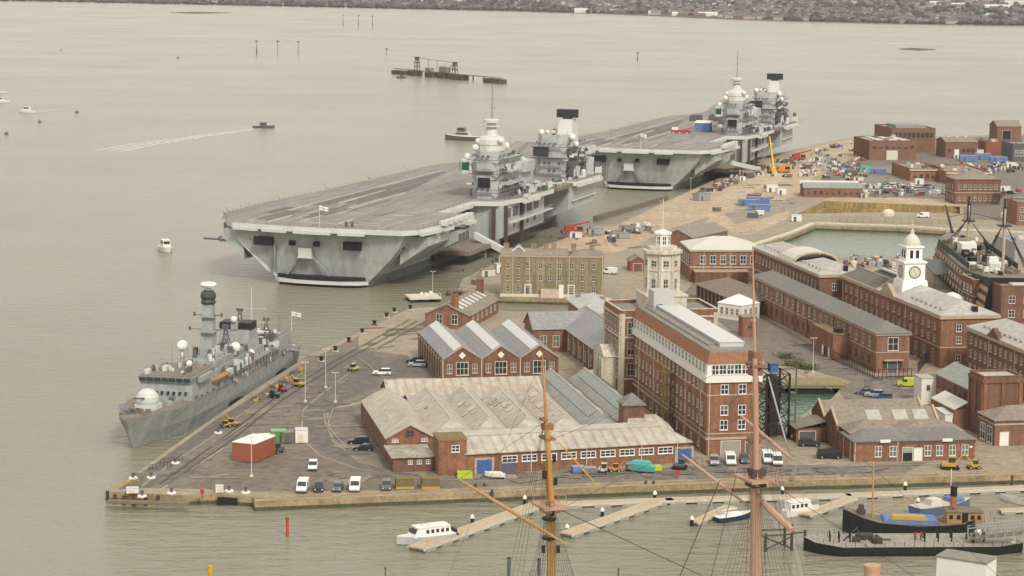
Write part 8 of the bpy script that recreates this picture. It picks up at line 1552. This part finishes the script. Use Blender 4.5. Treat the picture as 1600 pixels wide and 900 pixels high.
# timber trestle left of the lighter, ramp at the right
p = at(1196, 862, 0); t = thing('timber_trestle', 'dark timber trestle with cross braces at the bow of the lighter', 'trestle', p, R(8)); [MB().tube((x, y, -2), (x, y, h), .3, .26, 8).build('pile', timber_dk, t) for x, y, h in ((0, 0, 3.4), (5, .5, 4.8), (4.6, 4, 4), (0, 4, 3.2), (7.6, 1, 3.6))]; b = MB(); [b.tube(a, c, .14, None, 5) for a, c in (((0, 0, 3), (5, .5, 3)), ((0, 0, .4), (5, .5, 2.6)), ((0, 0, 2.6), (5, .5, .4)), ((0, 4, 3), (4.6, 4, 3)), ((5, .5, 3.2), (7.6, 1, 3.2)), ((0, 0, 2.4), (0, 4, 2.4)))]; b.build('brace', timber_dk, t)
p, q = at(1512, 842, 2.4), at(1612, 832, 4.2); d = q - p; t = thing('access_ramp', 'grey lattice footbridge ramp reaching in from the right over the lighter', 'ramp', p, atan2(d.y, d.x)); L = Vector((d.x, d.y, 0)).length; zf = lambda x: d.z * x / L; b = MB(); b.add([(0, -1, 0), (L, -1, zf(L)), (L, 1, zf(L)), (0, 1, 0), (0, -1, .25), (L, -1, zf(L) + .25), (L, 1, zf(L) + .25), (0, 1, .25)], [(3,2,1,0), (4,5,6,7), (0,1,5,4), (1,2,6,5), (2,3,7,6), (3,0,4,7)]); b.build('ramp_deck', timber, t); b = MB()
for s in (-1, 1):
    n = 7; [b.tube((L*k/n, s, zf(L*k/n)), (L*k/n, s, zf(L*k/n) + 2.2), .09, None, 4) for k in range(n + 1)]; [b.tube((L*k/n, s, zf(L*k/n)), (L*(k+1)/n, s, zf(L*(k+1)/n) + 2.2), .07, None, 4) for k in range(n)]; b.tube((0, s, 2.2), (L, s, zf(L) + 2.2), .1, None, 4)
b.build('lattice_rail', steel, t); MB().tube((1.0, .4, -2.4 - 2), (1.0, .4, 3.6), .3, .26, 8).build('support_pile', timber_dk, t); MB().tube((L - .8, .4, -7), (L - .8, .4, zf(L)), .3, None, 8).build('support_pile', timber_dk, t)
# white roofed ticket hut on a low stage at the bottom edge
p = at(1504, 926, 2.2); zt = 7.4; A = [at(x, y, zt) for x, y in ((1464, 868), (1541, 880))]; t = thing('white_hut', 'white walled hut with a pale flat roof at the bottom right edge', 'hut', (A[0].x, A[0].y, 0), atan2(A[1].y - A[0].y, A[1].x - A[0].x)); w = (A[1] - A[0]).length; MB().box(0, 0, 1.6, w, 5, zt - .2).build('wall', white, t); MB().box(-.15, -.15, zt - .198, w + .15, 5.15, zt + .05).build('roof', felt, t); MB().box(-2, -2, .6, w + 3, 7, 1.6).build('stage', timber, t); [MB().tube((x, y, -2), (x, y, .6), .3, None, 8).build('pile', timber_dk, t) for x in (0, w) for y in (0, 5)]

# ================================================================== THE SAILING WARSHIP IN THE FOREGROUND: masts and rigging in view, hull below the frame
def Wd(px, py, Y): return at_depth(px, py, Y)
Yf, Ym = 292.0, 304.0; f0 = Wd(864, 860, Yf); m0 = Wd(1183, 860, Ym); ax = Vector((m0.x - f0.x, m0.y - f0.y, 0)); hd = atan2(-ax.x, ax.y)
t = thing('sailing_warship', 'foreground sailing warship showing only its orange mast, pink mast, yards and rigging', 'sailing ship', (f0.x, f0.y, 0), 0); O = Vector((f0.x, f0.y, 0)); r_ = lambda v: v - O
axn = ax.normalized(); sd_ = Vector((-axn.y, axn.x, 0))
b = MB(); b.loft([(-30, [(.2, -1), (.3, 3), (.6, 9)]), (-24, [(3, -1), (4.2, 3), (5.2, 8.4)]), (-10, [(6.8, -1), (8, 3), (8.2, 7.8)]), (55, [(7.4, -1), (8.6, 3), (8.6, 7.6)]), (78, [(5.5, -1), (7.4, 3.4), (7.8, 8.6)]), (86, [(2.5, 1), (5, 4), (5.6, 9.4)])], 0, True, 1); b.build('hull', [black, timber], t, rz=hd)
def mast(pts, Y, m, nm):      # pts (px, py, radius)
    b = MB(); 
    for (x0, y0, r0), (x1, y1, r1) in zip(pts, pts[1:]): b.tube(r_(Wd(x0, y0, Y)), r_(Wd(x1, y1, Y)), r0, r1, 12)
    return b.build(nm, m, t, smooth=False)
foot = lambda px, py, Y: r_(Vector((Wd(px, py, Y).x, Y, 6)))
b = MB(); b.tube(foot(866, 900, Yf), r_(Wd(861, 800, Yf)), .66, .60, 12); b.tube(r_(Wd(861, 800, Yf)), r_(Wd(857, 726, Yf)), .60, .52, 12); fm_ = b.build('lower_mast', mast_buff, t)
mast([(861.5, 790, .42), (855, 672, .34)], Yf - .9, mast_buff, 'topmast'); mast([(855.5, 690, .28), (852.5, 640, .22), (849, 580, .15), (847.5, 552, .06)], Yf - .3, mast_buff, 'topgallant_mast')
b = MB(); p = r_(Wd(859, 790, Yf)); b.cbox(p, (4.6, 3.4, .3), hd, 0); b.cbox(p + Vector((0, 0, -.5)), (2.2, 2.2, .7), hd, 0); [b.tube(p + Vector((dx, dy, 0)), p + Vector((dx, dy, 1.1)), .06, None, 4) for dx in (-2.2, -1, .2, 1.2, 2.2) for dy in (-1.6, 1.6)]; [b.tube(p + Vector((-2.2, dy, 1.1)), p + Vector((2.2, dy, 1.1)), .06, None, 4) for dy in (-1.6, 1.6)]; b.build('fighting_top', mast_pink, t)
b = MB(); p = r_(Wd(855, 684, Yf)); b.cbox(p, (2.6, 1.4, .3), hd); b.cbox(p + Vector((0, 0, 1.5)), (1.3, 1.3, .8), hd); b.cbox(r_(Wd(857, 728, Yf)), (2.0, 1.9, .8), hd); b.cbox(r_(Wd(849, 655, Yf)), (1.4, .7, .3), hd); b.build('crosstrees', M('dark_buff', (.26, .13, .05), .7, .2, .5), t)
b = MB(); [b.cbox(r_(Wd(x, y, Yf - .8)), (.5, .5, 1.0), 0) for x, y in ((850, 742), (868, 752), (849, 858), (872, 858), (863, 800), (866, 716))]; [b.lathe(r_(Wd(858, y, Yf)), [(.95, 0), (.95, .35)], 12) for y in (812, 842)]; b.build('mast_fittings', black, t)
def yard(p0, p1, Y0, Y1, ra, rb, m, nm='yard'):
    a, c = r_(Wd(*p0, Y0)), r_(Wd(*p1, Y1)); b = MB(); mid = (a + c) / 2; b.tube(a, a.lerp(c, .3), rb, ra, 8); b.tube(a.lerp(c, .3), a.lerp(c, .7), ra, None, 8); b.tube(a.lerp(c, .7), c, ra, rb, 8); b.build(nm, m, t)
yard((717, 749), (884, 850), Yf + 14, Yf - 6, .27, .13, M('orange_spar', (.42, .24, .10), .6, .12, .4))
yard((872, 690), (930, 755), Yf - 1, Yf - 4, .13, .08, mast_buff, 'gaff')
b = MB(); b.tube(foot(1186, 900, Ym), r_(Wd(1181, 750, Ym)), .86, .74, 12); b.tube(r_(Wd(1181, 750, Ym)), r_(Wd(1179, 686, Ym)), .84, .76, 12); b.build('lower_mast', mast_pink, t)
mast([(1182, 760, .42), (1181, 640, .38), (1179.5, 560, .34)], Ym - 1.1, mast_pink, 'topmast'); mast([(1180, 580, .28), (1178, 480, .18), (1176, 385, .07)], Ym - .5, mast_pink, 'topgallant_mast')
b = MB(); p = r_(Wd(1181, 747, Ym)); b.cbox(p, (5.6, 4.2, .35), hd); b.cbox(p + Vector((0, 0, -.7)), (2.2, 2.2, .9), hd, 1); b.cbox(p + Vector((0, -.6, 1.0)), (1.9, 2.0, 1.0), hd, 1); [b.tube(p + Vector((dx, dy, 0)), p + Vector((dx, dy, 1.2)), .07, None, 4) for dx in (-2.7, -1.4, 0, 1.4, 2.7) for dy in (-2, 2)]; b.build('fighting_top', [mast_pink, M('top_brown', (.09, .06, .045), .8, .3, .6)], t)
b = MB(); p = r_(Wd(1180, 570, Ym)); b.cbox(p, (2.9, 1.6, .35), hd); b.cbox(p + Vector((0, 0, -.9)), (1.5, 1.5, 1.1), hd); b.cbox(p + Vector((0, -.3, 1.3)), (1.6, 1.5, 1.4), hd); b.lathe(r_(Wd(1178, 690, Ym)), [(1.02, 0), (1.02, .6)], 12); b.build('crosstrees', M('dark_pink', (.22, .12, .08), .7, .2, .5), t)
yard((1066, 710), (1176, 796), Ym + 12, Ym + .6, .22, .13, M('pale_pink_spar', (.42, .27, .20), .6, .12, .4)); yard((1190, 783), (1237, 828), Ym, Ym - 6, .5, .42, M('pale_pink_spar', (.48, .28, .19))); yard((1158, 650), (1238, 718), Ym + 6, Ym - 5, .26, .17, M('pale_pink_spar', (.48, .28, .19)))
# shrouds and stays
b = MB()
def line(p0, Y0, p1, Y1, r=.035): b.tube(r_(Wd(*p0, Y0)), r_(Wd(*p1, Y1)), r, None, 3)
dn = lambda top, Yt, s, k: b.tube(r_(Wd(*top, Yt)), Vector((r_(Wd(*top, Yt)).x, r_(Wd(*top, Yt)).y, 0)) + sd_ * s * 8.4 + axn * k + Vector((0, 0, 8)), .025, None, 3)
for s in (-1, 1):
    for k in range(10): dn((859, 785), Yf, s, -3 + 1.0*k); dn((1181, 742), Ym, s, -4 + 1.25*k)
    for k in range(4): dn((852, 650), Yf, s, -5 + 1.2*k); dn((1179, 565), Ym, s, 4 + 1.4*k)
for top, Yt, k0, k1, zt in (((859, 785), Yf, -3, 6, 8), ((1181, 742), Ym, -4, 7.25, 8)):
    T = r_(Wd(*top, Yt))
    for s in (-1, 1):
        a0 = Vector((T.x, T.y, 0)) + sd_ * s * 8.4 + Vector((0, 0, 8)); 
        for j in range(1, 34): f = j / 36; b.tube((a0 + axn * k0).lerp(T, f), (a0 + axn * k1).lerp(T, f), .009, None, 3)
b.build('shrouds', rope, t)
b = MB()
for (p0, Y0, p1, Y1, r) in (((872, 795), Yf, (1195, 945), Ym, .09), ((1181, 640), Ym, (866, 800), Yf, .04), ((1179, 560), Ym, (855, 690), Yf, .04), ((1124, 752), Ym + 4, (1050, 930), Ym, .11), ((1150, 745), Ym + 3, (1104, 930), Ym, .08), ((847, 560), Yf, (700, 900), Yf, .03), ((1190, 745), Ym, (1480, 935), Ym + 10, .06), ((1180, 575), Ym, (1560, 900), Ym + 14, .045), ((717, 749), Yf + 14, (850, 660), Yf, .035), ((1066, 710), Ym + 12, (1180, 590), Ym, .035), ((1237, 716), Ym - 5, (1180, 580), Ym, .035), ((1232, 826), Ym - 6, (1181, 690), Ym, .035), ((1068, 711), Ym + 12, (1180, 900), Ym, .03), ((866, 795), Yf, (905, 930), Yf, .05), ((1200, 745), Ym, (1250, 960), Ym, .05)):
    b.tube(r_(Wd(*p0, Y0)), r_(Wd(*p1, Y1)), r * .72, None, 4)
b.build('stays', rope, t)
Y = 309; p = Wd(1363, 884, Y); b = MB(); b.tube(r_(Vector((p.x, Y, 7))), r_(p), 1.12, None, 20); b.tube(r_(p) + Vector((0, 0, -.5)), r_(p) + Vector((0, 0, .12)), 1.2, None, 20); b.build('funnel', M('pinkish_funnel', (.46, .27, .17), .6, .1, .4), t)
